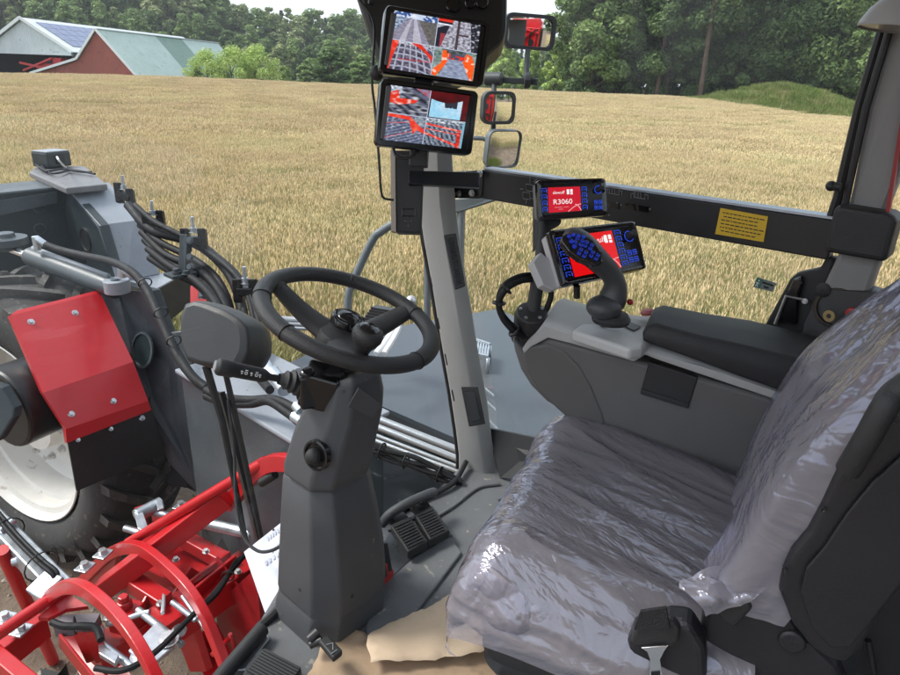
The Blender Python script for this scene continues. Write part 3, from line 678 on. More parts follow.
for k, (x, y, h) in enumerate(((14, -60, 17), (4, -72, 19), (-8, -66, 16), (22, -75, 20), (30, -58, 15), (-20, -70, 18), (10, -85, 21), (40, -70, 17))):
    tree(('broad_a', 'broad_b', 'spruce_a', 'broad_c')[k % 4], V((x, y, 0)), h, 'leafy tree far behind the machine, met only in the exterior mirrors', 'trees seen in the mirrors', 'mirrored_tree')
# ================================================================== MACHINE OUTSIDE THE CAB
RED = mat('red_paint', (.45, .010, .014), .34, spec=.5, coat=.1, var=.12, vscale=5, bump=.05, bscale=160, speck=((.33, .03, .03), 60, .66))
REDL = mat('red_guard_paint', (.52, .020, .026), .34, spec=.5, coat=.2, var=.10, vscale=4, bump=.06, bscale=120, speck=((.40, .06, .06), 75, .64))
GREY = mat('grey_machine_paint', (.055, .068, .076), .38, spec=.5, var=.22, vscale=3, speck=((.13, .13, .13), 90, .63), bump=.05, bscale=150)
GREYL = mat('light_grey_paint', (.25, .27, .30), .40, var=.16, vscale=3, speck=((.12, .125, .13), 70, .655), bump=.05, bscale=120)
DKGREY = mat('dark_grey_paint', (.022, .031, .035), .35, var=.25, vscale=4, speck=((.09, .09, .09), 80, .66))
RUBBER = mat('tyre_rubber', (.040, .039, .038), .85, var=.4, vscale=10, bump=.25, bscale=50, speck=((.10, .085, .07), 22, .62))
FLAP = mat('rubber_flap', (.017, .017, .018), .7, var=.3, vscale=6, speck=((.06, .06, .06), 80, .66))
RIM = mat('rim_paint', (.62, .60, .56), .35, var=.10, vscale=3, speck=((.42, .38, .33), 14, .66))
GALV = mat('galvanised', (.48, .52, .56), .36, metal=.8, var=.2, vscale=24, bump=.05, bscale=90)
CHROME = mat('chrome_rod', (.80, .82, .84), .12, metal=1.0)
STEEL = mat('bolt_steel', (.55, .56, .57), .35, metal=.9, var=.2, vscale=60)
HOSE = mat('hose_rubber', (.009, .0095, .011), .62, spec=.3, var=.25, vscale=20, bump=.15, bscale=220)
BLACKP = mat('black_plastic', (.012, .012, .013), .42, var=.2, vscale=12)
WHITEP = mat('white_ferrule', (.7, .71, .72), .45)

# ---- wheel
WA = V((math.cos(.27), math.sin(.27), 0)); WF = V((-math.sin(.27), math.cos(.27), 0)); WC = V((.95, 4.68, 1.06)); WW = .52; TR = 1.035
whl = empty('machine_wheel', (WC.x + WA.x * .25, WC.y + WA.y * .25, 0), 'large black lugged tyre on a cream white rim under the red mudguard', 'wheel')
prof = [(.655, .03), (.70, -.035), (.80, -.075), (.90, -.06), (.965, .0), (.985, .04), (.99, WW / 2), (.985, WW - .04), (.965, WW), (.90, WW + .06), (.8, WW + .075), (.70, WW + .035), (.655, WW - .03)]
mb = MB(); mb.lathe(prof, WC, WA, 72); tyre = mb.build('tyre', RUBBER, whl)
mb = MB(); nl = 23
for s_ in (0, 1):
    for k in range(nl):
        a0 = 2 * math.pi * (k + .5 * s_) / nl
        def pt(u, r, off): # u 0 at the shoulder .. 1 at the centre line
            a = a0 + off + u * .30; la = (-.05 + u * (WW * .5 + .07)) if s_ == 0 else (WW + .05 - u * (WW * .5 + .07))
            return WC + WA * la + (WF * math.cos(a) + V((0, 0, 1)) * math.sin(a)) * r
        for i in range(4):
            u0, u1 = i / 4, (i + 1) / 4; dr = lambda u: .91 + .06 * min(1, u * 5); w_ = lambda u: .032 - .006 * u; tp = lambda u: (TR - .05 * max(0, .25 - u) * 4)
            vs = [pt(u0, dr(u0), -w_(u0) * 1.3), pt(u0, dr(u0), w_(u0) * 1.3), pt(u1, dr(u1), w_(u1) * 1.3), pt(u1, dr(u1), -w_(u1) * 1.3), pt(u0, tp(u0), -w_(u0)), pt(u0, tp(u0), w_(u0)), pt(u1, tp(u1), w_(u1)), pt(u1, tp(u1), -w_(u1))]
            mb.add(vs, [(3, 2, 1, 0), (4, 5, 6, 7), (0, 1, 5, 4), (2, 3, 7, 6), (1, 2, 6, 5), (3, 0, 4, 7)])
lg = mb.build('tread', mat('tread_rubber', (.070, .067, .063), .85, var=.45, vscale=14, bump=.3, bscale=40, speck=((.15, .13, .11), 20, .6)), tyre)
mb = MB(); mb.lathe([(.672, -.03), (.665, -.035), (.65, -.02), (.64, .02), (.60, .03), (.592, .12), (.56, .13), (.55, .30), (.50, .33), (.35, .335), (.22, .28), (.20, .12), (.10, .11), (.001, .11)], WC, WA, 64); rim = mb.build('rim', RIM, whl)
mb = MB()
for k in range(10):
    a = 2 * math.pi * k / 10; hexbolt(mb, WC + WA * .175 + (WF * math.cos(a) + V((0, 0, 1)) * math.sin(a)) * .27, -WA, .02, .03)
mb.build('wheel_nut', STEEL, rim)
# embossed size mark on the sidewall
for k, ch in enumerate('46 R'):
    a = rad(-92 - k * 9); d_ = WF * math.cos(a) * -1 + V((0, 0, 1)) * math.sin(a)
def side_letter(ch, ang, r, h):
    up = (-WF * math.cos(ang) + V((0, 0, 1)) * math.sin(ang)); o = WC + WA * -.078 + up * r; tdir = (WF * math.sin(ang) + V((0, 0, 1)) * math.cos(ang))
    return text('size_mark', ch, mat('mark_rubber', (.010, .010, .010), .6) if 'mark_rubber' not in MATS else MATS['mark_rubber'], o, up.cross(-WA), up, h, tyre, 'CENTER', .002)
for ch, dg_ in (('R', -52), ('4', -63), ('6', -70)): side_letter(ch, rad(dg_), .84, .085)
# dark hub carrier in front of the rim
hc = empty('hub_carrier', D(8, 410, 3.5), 'dark grey steering hub bracket beside the white rim', 'hub bracket')
mb = MB(); c = D(6, 408, 3.62); mb.cyl(c - WA * .02, c + WA * .55, .235, 28); mb.build('housing', BLACKP, hc, bevel=.02)
mb = MB(); mb.slab([D(-20, 380, 3.4), D(2, 388, 3.4), D(14, 408, 3.4), D(13, 418, 3.4), D(-2, 442, 3.4), D(-20, 446, 3.4)], WA * .05); mb.build('bracket', DKGREY, hc, bevel=.01)
# ---- mudguard
mg = empty('mudguard', D(70, 440, 3.75), 'bright red folded steel mudguard with a black rubber flap over the tyre', 'mudguard')
a1, a2 = D(10, 316, 3.62), D(100, 293, 4.05); b1, b2 = D(43, 393, 3.50), D(133, 362, 3.93); c1, c2 = D(66, 429, 3.53), D(148, 401, 3.96); d1, d2 = D(67, 443, 3.55), D(151, 410, 3.985)
na = (b1 - a1).cross(b2 - a1); a2 = PP(100, 293, a1, na); nb0 = (c1 - b1).cross(b2 - b1); c2 = PP(148, 401, b1, nb0); nc0 = (d1 - c1).cross(c2 - c1); d2 = PP(151, 410, c1, nc0)
t1, t2 = PP(15, 311, a1, na) + FWD * .01, PP(97, 290.5, a1, na) + FWD * .01
mb = MB(); rows = [(t1, t2), (a1, a2), (b1, b2), (c1, c2), (d1, d2)]; vs = [p for r in rows for p in r]
mb.add(vs, [(0, 1, 3, 2), (2, 3, 5, 4), (4, 5, 7, 6), (6, 7, 9, 8)])
e = [D(8, 313, 3.68), D(33, 391, 3.6), D(53, 432, 3.63), D(56, 440, 3.65)]
fo = -RT * .045 + FWD * .05; mb.add([a1, b1, c1, d1, a1 + fo, b1 + fo, c1 + fo, d1 + fo * .6], [(0, 1, 5, 4), (1, 2, 6, 5), (2, 3, 7, 6)])
mb.build('guard_sheet', REDL, mg, weld=True, solid=.006)
mb = MB(); f1, f2, f3, f4 = D(68, 444, 3.56), D(152, 410, 3.99), D(193, 478, 4.35), D(86, 507, 3.75)
f1, f2 = d1 + FWD * .012, d2 + FWD * .012; nf = (f2 - f1).cross(f4 - f1).normalized(); mb.slab([f1, f2] + [PP(x_, y_, f1, nf) for x_, y_ in ((158, 430), (166, 455), (118, 474), (77, 491))], nf * (.012 if nf.dot(FWD) > 0 else -.012)); mb.build('rubber_flap', FLAP, mg); mb = MB(); mb.slab([D(150, 446, 4.34), D(172, 440, 4.34), D(190, 474, 4.34), D(186, 488, 4.34), D(168, 484, 4.34)], FWD * .012); mb.build('rubber_flap', FLAP, mg)
nrm = (a2 - a1).cross(b1 - a1).normalized(); nrm = nrm if nrm.dot(FWD) < 0 else -nrm
mb = MB()
for x, y, d in ((31, 322, 3.67), (75, 313, 3.86), (71, 414, 3.56), (113, 401, 3.75), (78, 440, 3.58), (111, 429, 3.76), (142, 418, 3.92)): hexbolt(mb, PP(x, y, b1, na) if y < 360 else PP(x, y, b1, nb0) if y < 425 and x not in (142,) else PP(x, y, f1, nf) - FWD * .002, nrm, .013 if y < 425 else .009, .012)
mb.build('bolt', STEEL, mg)

# ---- grey axle frame
PXc = 1.9
fa = empty('axle_frame', (2.0, 4.6, 0), 'dark grey welded steering axle frame with a light sloping top panel', 'chassis frame')
side = [(66, 187), (100, 226), (117, 282), (151, 291), (166, 333), (172, 352), (186, 372), (190, 470), (195, 492), (150, 470), (100, 380), (62, 300)]
mb = MB(); mb.slab([PX(x, y, PXc) for x, y in side], (.07, 0, 0)); mb.build('side_plate', DKGREY, fa, bevel=.006)
wp4 = [(99, 294, 4.12), (118, 289, 4.14), (152, 292, 4.02), (166, 333, 4.04), (172, 352, 4.04), (186, 374, 4.02), (191, 470, 4.2), (196, 492, 4.26), (168, 462, 4.22), (150, 410, 4.12), (133, 362, 4.10)]
mb = MB(); pv = [D(*q_) for q_ in wp4]; mb.slab(pv, FWD * .03 + V((0, 0, -.005))); inner_plate = mb.build('inner_plate', mat('slate_paint', (.070, .076, .086), .36, var=.2, vscale=3, speck=((.14, .13, .13), 80, .65)), fa, bevel=.004)
mb = MB(); mb.lathe([(.10, -.012), (.115, -.01), (.115, .0), (.10, .0), (.10, -.012)], D(143, 350, 4.07), (FWD * .75 + RT * .5).normalized(), 28); mb.build('hole_rim', GREY, fa)
mb = MB(); mb.lathe([(.10, -.003), (.001, -.003)], D(143, 350, 4.07), (FWD * .75 + RT * .5).normalized(), 28); mb.build('hole_disc', DKGREY, fa)  # flat dark disc: the hole's inner shade put into its colour
mb = MB(); mb.slab([D(164, 333, 4.0), D(193, 328, 4.0), D(196, 352, 3.95), D(188, 374, 3.95), D(176, 374, 3.98)], FWD * .2); mb.build('side_box', DKGREY, fa, bevel=.01)
def xshift(p, dx): return p + V((dx, 0, 0))
tl, ml, bl = PX(66, 187, PXc), PX(98, 226, PXc), PX(117, 282, PXc); wd_ = .33
mb = MB(); mb.slab([tl, ml, bl, xshift(bl, wd_), xshift(ml, wd_), xshift(tl, wd_)], (0, .0, -.03)) if False else None
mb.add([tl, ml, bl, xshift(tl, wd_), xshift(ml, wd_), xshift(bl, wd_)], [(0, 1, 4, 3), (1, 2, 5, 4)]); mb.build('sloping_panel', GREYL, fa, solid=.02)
tz = bl.z
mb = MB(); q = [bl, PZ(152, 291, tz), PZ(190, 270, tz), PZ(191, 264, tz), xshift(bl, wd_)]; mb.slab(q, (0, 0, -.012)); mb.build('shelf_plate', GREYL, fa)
mb = MB(); e0, e1 = PZ(152, 291, tz - .014), PZ(191, 268, tz - .014); dn = V((0, 0, -.30)); mb.slab([e0, e1, e1 + dn * .9, e0 + dn], (e1 - e0).cross(dn).normalized() * -.02); mb.build('end_plate', FLAP, fa)
# top plate and beam running across over the wheel
yb = tl.y
mb = MB(); mb.slab([PZ(29, 172, tl.z + .03), PZ(66, 188, tl.z + .03), PZ(107, 184, tl.z + .03), PZ(85, 166, tl.z + .03), PZ(36, 166, tl.z + .03)], (0, 0, -.05)); mb.build('top_plate', mat('dusty_plate', (.14, .137, .142), .5, var=.2, vscale=6, speck=((.24, .23, .22), 40, .66)), fa, bevel=.01)
g0, g1 = PY(-30, 196, yb + .12), PY(74, 185, yb + .12)
mb = MB(); mb.slab([g0, g1, PY(76, 290, yb + .12), PY(-30, 300, yb + .12)], (0, .45, 0)); mb.build('cross_beam', DKGREY, fa, bevel=.015)
mb = MB(); mb.slab([PY(-30, 205, yb + .10), PY(57, 192, yb + .10), PY(57, 203, yb + .10), PY(-30, 222, yb + .10)], (0, .018, 0)); mb.build('stiffener', GREY, fa)
mb = MB()
for x, y, r in ((39, 207, .05), (40, 229, .045)): p = PY(x, y, yb + .12); mb.lathe([(r, 0), (r * 1.02, -.004), (r * .9, -.006), (r * .86, .0)], p, (0, 1, 0), 24)
mb.build('port_ring', GREY, fa)
mb = MB(); p1 = PX(86, 240, PXc); p2 = PX(143, 350, PXc)
for p, r in ((p1, .10),): mb.lathe([(r, 0), (r, -.012), (r * .86, -.012), (r * .84, -.004), (.001, -.003)], p, (1, 0, 0), 28)  # ring closed by a black disc that stands for the shade in the hole
mb.build('hole_rim', BLACKP, fa)
mb = MB(); p = PX(60, 200, PXc + .0)
mb.slab([PX(55, 187, PXc - .003), PX(60, 187, PXc - .003), PX(66, 232, PXc - .003), PX(61, 232, PXc - .003)], (-.01, 0, 0)); mb.build('weld_strip', GREY, fa)
mb = MB()
for x, y in ((111, 301), (113, 315)): mb.beam(PX(x - 5, y - 3, PXc - .02), PX(x + 5, y + 3, PXc - .02), .04, .02)
mb.build('step_lug', GREYL, fa, bevel=.004)
# sensor box on the top plate, with its leads
sb = empty('sensor_box', PZ(53, 166, tl.z + .03), 'small grey square sensor box with an open cable port on the axle frame', 'sensor')
c0 = D(53, 160, 4.95); mb = MB(); cb = PZ(53, 166, tl.z + .04)
mb.box(cb + V((0, 0, .065)), (.24, .2, .13), rot=(0, 0, .35)); mb.build('housing', DKGREY, sb, bevel=.012)
mb = MB(); mb.box(cb + V((0, 0, .135)), (.23, .19, .012), rot=(0, 0, .35)); mb.build('lid', GREYL, sb, bevel=.004)
mb = MB(); mb.box(cb + V((.005, -.095, .065)) + V((.03, 0, 0)), (.06, .05, .07), rot=(0, 0, .35)); mb.build('cable_port', BLACKP, sb)
mb = MB(); z_ = tl.z + .05
mb.tube(bez([D(57, 157, 4.85), D(60, 162, 4.85), PZ(66, 168, z_)], 8), .008, 6); mb.build('white_lead', WHITEP, sb)
mb = MB()
for pts in ([(38, 166), (44, 170), (50, 171), (62, 169), (74, 171), (84, 172), (92, 172)], [(40, 164), (48, 172), (58, 173), (70, 170), (80, 171), (95, 174)], [(36, 165), (42, 168), (47, 172)]): mb.tube(bez([PZ(x, y, z_ + .01 * random.random()) for x, y in pts], 6), .009, 6)
mb.build('lead', HOSE, sb)
# ---- steering cylinder with its hose
hcy = empty('hydraulic_cylinder', D(60, 275, 4.1), 'grey hydraulic cylinder with a chrome rod lying above the tyre', 'hydraulic cylinder')
A_, B_ = D(30, 256, 4.32), D(117, 289, 4.02)
mb = MB(); mb.cyl(A_, B_, .062, 24); mb.build('barrel', GREY, hcy, bevel=.008)
mb = MB(); mb.cyl(A_ + (A_ - B_).normalized() * .30, A_, .028, 16); mb.build('rod', CHROME, hcy)
mb = MB(); u_ = (B_ - A_).normalized(); mb.tube([A_ + u_ * .05 + V((0, 0, .066)), B_ - u_ * .06 + V((0, 0, .066))], .016, 8); mb.build('oil_line', GREYL, hcy)
mb = MB(); c = D(117, 286, 4.0); mb.lathe([(.03, -.04), (.075, -.04), (.075, .04), (.03, .04), (.03, -.04)], c, (0, 0, 1), 24); mb.build('end_eye', GREYL, hcy, bevel=.004)
mb = MB(); c = D(6, 240, 4.4); mb.lathe([(.001, -.06), (.10, -.06), (.10, -.03), (.13, -.03), (.13, .02), (.06, .02), (.055, .05), (.001, .05)], c, (0, 0, 1), 24); mb.build('pivot_flange', GREY, hcy, bevel=.004)
mb = MB(); c = D(38, 250, 4.2); mb.cyl(c, c + V((0, 0, .09)), .022, 12); mb.cyl(c + V((0, 0, .08)), D(46, 245, 4.18), .022, 10); mb.cyl(D(122, 277, 3.95), D(122, 268, 3.93), .028, 12); mb.cyl(D(124, 270, 3.92), D(136, 276, 3.86), .024, 12); mb.build('fitting', GALV, hcy, bevel=.003)
h1 = MB(); h1.tube(bez([D(46, 245, 4.18), D(60, 250, 4.15), D(85, 256, 4.05), D(112, 262, 3.9), D(132, 272, 3.75), D(147, 290, 3.6), D(160, 318, 3.45), D(172, 345, 3.35), D(184, 366, 3.28), D(198, 382, 3.22), D(210, 390, 3.2)], 8), .024, 10)
h2 = MB(); h2.tube(bez([D(136, 276, 3.86), D(143, 285, 3.7), D(153, 305, 3.58), D(165, 330, 3.42), D(178, 355, 3.32), D(192, 376, 3.24), D(206, 388, 3.2)], 8), .024, 10)
tag(h1.build('hydraulic_hose', HOSE), 'long black hose running from the steering cylinder fitting over the grey frame', 'hose', 'hoses on the axle frame')
tag(h2.build('hydraulic_hose', HOSE), 'black hose starting at the silver elbow beside the cylinder end eye', 'hose', 'hoses on the axle frame')
mb = MB()
for x, y, d in ((143, 283, 3.66), (159, 313, 3.47), (172, 341, 3.36)): ziptie(mb, D(x + 2, y, d - .03), D(x + 10, y + 20, d - .08) - D(x, y, d), .036)
tag(mb.build('zip_tie', BLACKP), 'black zip ties binding the two steering hoses together', 'cable tie')

# ---- hose bundle past the frame
random.seed(3); labs = ['topmost thick black hose of the curved bundle beside the sloping panel', 'second hose from the top in the curved bundle', 'third hose from the top in the curved bundle', 'middle hose of the curved bundle behind the clamp bracket', 'thin hose running above the outer side of the bundle', 'lowest hose of the curved bundle by the housing', 'hose next above the lowest one in the bundle', 'outermost thin hose at the bend of the bundle']
paths = [[(128, 205), (150, 229), (182, 239), (205, 249), (228, 272), (240, 300), (243, 335), (246, 365)], [(140, 225), (160, 242), (190, 257), (214, 275), (228, 300), (233, 330), (238, 360)], [(142, 232), (165, 254), (192, 266), (213, 283), (226, 308), (230, 340)],
         [(145, 240), (168, 262), (195, 276), (212, 292), (222, 312), (226, 340)], [(135, 205), (155, 222), (190, 240), (222, 262), (243, 285), (253, 315), (256, 350)], [(150, 258), (172, 272), (195, 283), (210, 298), (218, 315), (221, 338)], [(148, 249), (170, 266), (196, 281), (214, 300), (224, 322)], [(150, 222), (188, 238), (225, 262), (247, 288), (258, 320), (262, 352)]]
for k, (p_, r) in enumerate(zip(paths, (.033, .024, .027, .027, .019, .026, .024, .016))):
    mb = MB(); n = len(p_); mb.tube(bez([D(x, y, 4.75 - 1.0 * i / (n - 1) - .03 * k) for i, (x, y) in enumerate(p_)], 8), r, 12)
    tag(mb.build('hydraulic_hose', HOSE), labs[k], 'hose', 'hoses in the curved bundle')
def clamp(pts, lab):
    b0 = empty('hose_clamp', D(pts[0][0], pts[0][1] + 12, pts[0][2]), lab, 'hose clamp', 'hose clamps')
    mb = MB()
    for x, y, d in pts: p = D(x, y, d); mb.box(p, (.055, .05, .15), axes=(RT, FWD, V((0, 0, 1))))
    mb.build('clamp_block', BLACKP, b0, bevel=.01)
    mb = MB(); pa, pb = D(*pts[0]), D(*pts[-1]); mb.beam(pa + V((0, 0, .0)), pb + V((0, 0, .0)), .06, .05); mb.build('clamp_bar', BLACKP, b0, bevel=.006)
    mb = MB(); pm = (pa + pb) / 2 + V((0, 0, .05)); mb.cyl(pm, pm + V((0, 0, .10)), .012, 8); hexbolt(mb, pm, (0, 0, 1), .022, .03); mb.build('bolt', GALV, b0)
clamp([(147, 223, 4.62), (161, 221, 4.66)], 'black hose clamp in the middle of the bundle beside the sloping panel')
clamp([(119, 193, 4.85), (131, 199, 4.85)], 'black hose clamp highest on the bundle near the top plate')
clamp([(203, 240, 4.2)] + [(186, 240, 4.2)], 'black hose clamp above the shelf plate of the axle frame')
clamp([(238, 291, 3.9), (254, 291, 3.9)], 'black hose clamp with a bolt at the bend of the bundle')
br = empty('hose_bracket', D(183, 274, 4.2), 'dark grey upright bracket with bolted foot holding the hose bundle', 'bracket')
mb = MB(); mb.beam(D(184, 274, 4.18), D(186, 235, 4.18), .05, .07); mb.slab([D(177, 272, 4.16), D(184, 272, 4.16), D(184, 250, 4.16)], FWD * .012); mb.build('upright', DKGREY, br, bevel=.004)
mb = MB(); mb.box(D(181, 274, 4.17), (.17, .12, .02)); hexbolt(mb, D(176, 272, 4.13), (0, 0, 1), .02, .02); hexbolt(mb, D(186, 274, 4.13), (0, 0, 1), .02, .02)
for y in (240, 257, 267): hexbolt(mb, D(190, y, 4.13), -FWD, .016, .014)
mb.build('foot', GREY, br)
# a red panel of the far row unit glimpsed behind the hoses, with its valve
rp = empty('red_cover', D(205, 305, 4.9), 'red cover plate glimpsed behind the hose bundle with a small silver valve', 'cover plate')
mb = MB(); mb.slab([D(190, 286, 5.0), D(214, 281, 5.0), D(228, 298, 5.0), D(226, 316, 4.9), D(190, 316, 4.9)], FWD * .05); mb.build('plate', REDL, rp, bevel=.006)
mb = MB(); mb.cyl(D(200, 296, 4.6), D(211, 296, 4.6), .022, 10); mb.cyl(D(201, 288, 4.6), D(201, 299, 4.6), .018, 10); mb.build('valve', GALV, rp)

# ---- grey housing in front of the cab and the side deck
gh = empty('front_housing', (1.7, 2.5, 0), 'tall grey sheet metal housing standing before the steering column', 'housing')
h0, h1_, h2_ = D(181, 384, 3.45), D(300, 424, 2.76), D(190, 384, 3.4)
hz_ = h0.z
mb = MB(); q0, q1 = PX(182, 387, 1.42), PX(306, 436, 1.42); zt_ = (q0.z + q1.z) / 2
mb.slab([V((1.42, q0.y, zt_)), V((1.42, q1.y, zt_)), V((1.42, q1.y, .45)), V((1.42, q0.y, .45))], (.45, 0, 0)); mb.build('body', GREY, gh, bevel=.012)
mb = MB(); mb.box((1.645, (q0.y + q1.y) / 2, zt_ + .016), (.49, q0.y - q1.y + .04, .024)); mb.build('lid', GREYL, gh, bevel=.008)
mb = MB(); mb.beam((1.405, q0.y - .10, zt_ - .06), (1.405, q0.y - .10, .5), .02, .015); mb.beam((1.405, q0.y - .18, zt_ - .06), (1.405, q0.y - .18, .5), .02, .015); mb.build('fold_rib', GREY, gh, bevel=.004)
for pts, lab in (([(206, 390), (222, 397), (250, 400), (272, 399), (290, 406), (303, 416)], 'upper of the two thick black hoses lying across the housing lid'), ([(206, 396), (225, 403), (250, 404), (268, 401), (285, 411), (298, 421)], 'lower of the two thick black hoses lying across the housing lid')):
    mb = MB(); mb.tube(bez([D(x, y, 3.1 - .35 * i / 5) for i, (x, y) in enumerate(pts)], 8), .020, 10); o = mb.build('hydraulic_hose', HOSE); tag(o, lab, 'hose', 'hoses on the housing')
mb = MB(); mb.cyl(D(301, 411, 2.72), D(296, 405, 2.74), .024, 10); mb.cyl(D(302, 421, 2.70), D(294, 416, 2.73), .024, 10); mb.cyl(D(285, 390, 2.9), D(272, 372, 3.0), .035, 12); mb.cyl(D(270, 372, 3.0), D(264, 362, 3.05), .028, 12); tag(mb.build('hose_fitting', GALV), 'silver pipe fittings where the hoses meet beside the indicator stalk', 'pipe fitting')
for pts, lab in (([(262, 362), (254, 352), (247, 335), (244, 310)], 'black hose rising to the bundle bend from the silver fittings'), ([(270, 390), (255, 372), (244, 350), (240, 320)], 'black hose dropping behind the rounded housing to the silver fittings')):
    mb = MB(); mb.tube(bez([D(x, y, 3.1 + .25 * i) for i, (x, y) in enumerate(pts)], 8), .022, 10); tag(mb.build('hydraulic_hose', HOSE), lab, 'hose', 'hoses on the housing')
DZ = 1.72
DECKM = mat('deck_paint', (.062, .076, .090), .42, var=.16, vscale=2.5, bump=.10, bscale=300, speck=((.07, .075, .08), 60, .66))
dk = empty('side_deck', PZ(470, 380, DZ), 'flat blue-grey steel deck stretching beside the cab toward the wheat', 'deck')
dp = [(262, 376), (312, 352), (400, 326), (497, 309), (600, 352), (690, 420), (600, 500), (455, 438), (372, 402), (310, 400)]
mb = MB(); mb.slab([PZ(x, y, DZ) for x, y in dp], (0, 0, -.03)); mb.build('deck_plate', DECKM, dk)
mb = MB(); pa, pb = PZ(350, 392, DZ), PZ(610, 506, DZ); mb.slab([pa + V((0, 0, -.032)), pb + V((0, 0, -.032)), pb + V((0, 0, -.30)), pa + V((0, 0, -.30))], (.03, 0, 0)); mb.build('side_skirt', mat('skirt_paint', (.055, .062, .068), .5, var=.25, vscale=6), dk)
mb = MB()
for k in range(3): mb.beam(pa + V((-.02, 0, -.10 - .05 * k)), pb + V((-.02, 0, -.10 - .05 * k)), .02, .02)
mb.build('skirt_rib', DKGREY, dk)
# galvanised step standing on the deck
st = empty('deck_step', PZ(482, 358, DZ), 'small galvanised slotted step fixed on the deck beyond the pillar', 'step')
mb = MB(); s0, s1 = D(470, 350, 3.55), D(566, 357, 3.30)
for k in range(6): mb.beam(PZ(476 + k * 2.6, 341 + k * .9, DZ + .10), PZ(474 + k * 2.6, 355 + k * .5, DZ + .10), .012, .02)
mb.beam(PZ(475, 341, DZ + .10), PZ(490, 346, DZ + .10), .02, .035); mb.beam(PZ(473, 355, DZ + .10), PZ(488, 358, DZ + .10), .02, .035); mb.build('tread_grating', GALV, st)
mb = MB()
for x, y in ((475, 341), (490, 346), (488, 358)): p = PZ(x, y, DZ + .10); mb.cyl(p, p + V((0, 0, -.10)), .012, 8)
mb.build('leg', GALV, st)
# pipes and wiring in the gap under the deck, seen through the cab's low corner window
pr = [(360, 412, 470, 455), (360, 420, 468, 463), (362, 430, 466, 470), (366, 437, 464, 474), (372, 447, 462, 481)]
labs = ['uppermost bright steel pipe under the deck seen through the low window', 'second bright steel pipe under the deck', 'middle bright steel pipe under the deck', 'fourth bright steel pipe under the deck', 'lowest bright steel pipe under the deck beside the black loom']
PIPE = mat('zinc_pipe', (.40, .43, .45), .34, metal=.6, var=.06, vscale=6)
for k, (x0, y0, x1, y1) in enumerate(pr):
    mb = MB(); pa, pb = D(x0, y0, 2.75 - .06 * k), D(x1, y1, 2.62 - .06 * k); u_ = (pb - pa); mb.tube([pa - u_ * .12, pb - u_ * .04], (.016, .014, .008, .008, .010)[k], 12); tag(mb.build('hydraulic_pipe', PIPE), labs[k], 'pipe', 'pipes under the deck')
lm = MB()
for k in range(5):
    pts = [D(366 + i * 16, 444 + i * 6.6 + 3 * math.sin(i * 1.3 + k * 1.7), 2.42 - .015 * i) + V((0, 0, .009 * (k - 2))) for i in range(7)]; lm.tube(bez(pts, 5), .009, 7)
for i in (1, 2.5, 4.6): ziptie(lm, D(366 + i * 16, 444 + i * 6.6, 2.42 - .015 * i), D(382, 450, 2.40) - D(366, 444, 2.42), .028)
tag(lm.build('wiring_loom', HOSE), 'bundle of black cables with ties lying along the bright pipes', 'wiring')
tb = MB(); tb.slab([PZ(330, 440, 1.2), PZ(540, 480, 1.2), PZ(520, 640, 1.2), PZ(280, 580, 1.2)], (0, 0, -.05)); tag(tb.build('belly_plate', mat('belly_paint', (.05, .062, .068), .5, var=.4, vscale=5, speck=((.16, .2, .2), 9, .66))), 'dusty dark grey plate below the low corner window', 'plate')
# small machinery on the deck's far corner, framed by the steering wheel
gr = empty('deck_grille', PZ(385, 322, DZ), 'small black slatted grille with bent white tubes on the deck corner behind the steering wheel', 'grille')
mb = MB()
for k in range(5): mb.beam(D(366 + k * 2, 318 - k * 2.6, 3.7), D(392 + k * 1.2, 322 - k * 2.6, 3.6), .05, .02)
mb.build('slat', BLACKP, gr)
mb = MB()
for k in range(2): mb.tube(bez([D(376 + k * 8, 354, 3.3), D(388 + k * 6, 338, 3.4), D(394 + k * 5, 326, 3.5), D(392 + k * 5, 316, 3.55)], 6), .016, 8)
mb.build('tube', WHITEP, gr)
mb = MB()
for k in range(3): mb.tube([D(262, 318 + k * 4, 3.95), D(330, 322 + k * 4, 3.7)], .02 - .004 * k, 8)
tag(mb.build('support_pipe', GREYL), 'grey pipes crossing behind the steering wheel above the deck', 'pipe')
# ---- handrail outside the pillar
hr = empty('handrail', PZ(347, 352, DZ), 'bent grey tube handrail rising from the deck outside the cab pillar', 'handrail')
RAIL = mat('rail_paint', (.12, .14, .15), .4, var=.15, vscale=8)
mb = MB(); mb.tube(bez([D(347, 350, 3.55), D(348, 300, 3.5), D(353, 282, 3.48), D(372, 241, 3.42), D(382, 231, 3.4), D(400, 221, 3.36), D(440, 207, 3.3)], 8), .021, 12); mb.build('rail', RAIL, hr)
mb = MB(); mb.tube([D(464, 188, 3.28), D(461, 215, 3.3), D(458, 330, 3.35)], .022, 12); mb.tube([D(428, 200, 3.35), D(427, 350, 3.5)], .019, 12); mb.build('post', RAIL, hr)
mb = MB(); mb.slab([D(440, 200, 3.28), D(495, 196, 3.2), D(496, 200, 3.2), D(455, 213, 3.28), D(440, 210, 3.28)], FWD * .03); mb.build('gusset', RAIL, hr, bevel=.004)
mb = MB(); mb.sphere(D(411, 301, 3.4), .03, 12); tag(mb.build('fill_cap', STEEL), 'small round metal cap on the deck beside the steering wheel rim', 'cap')
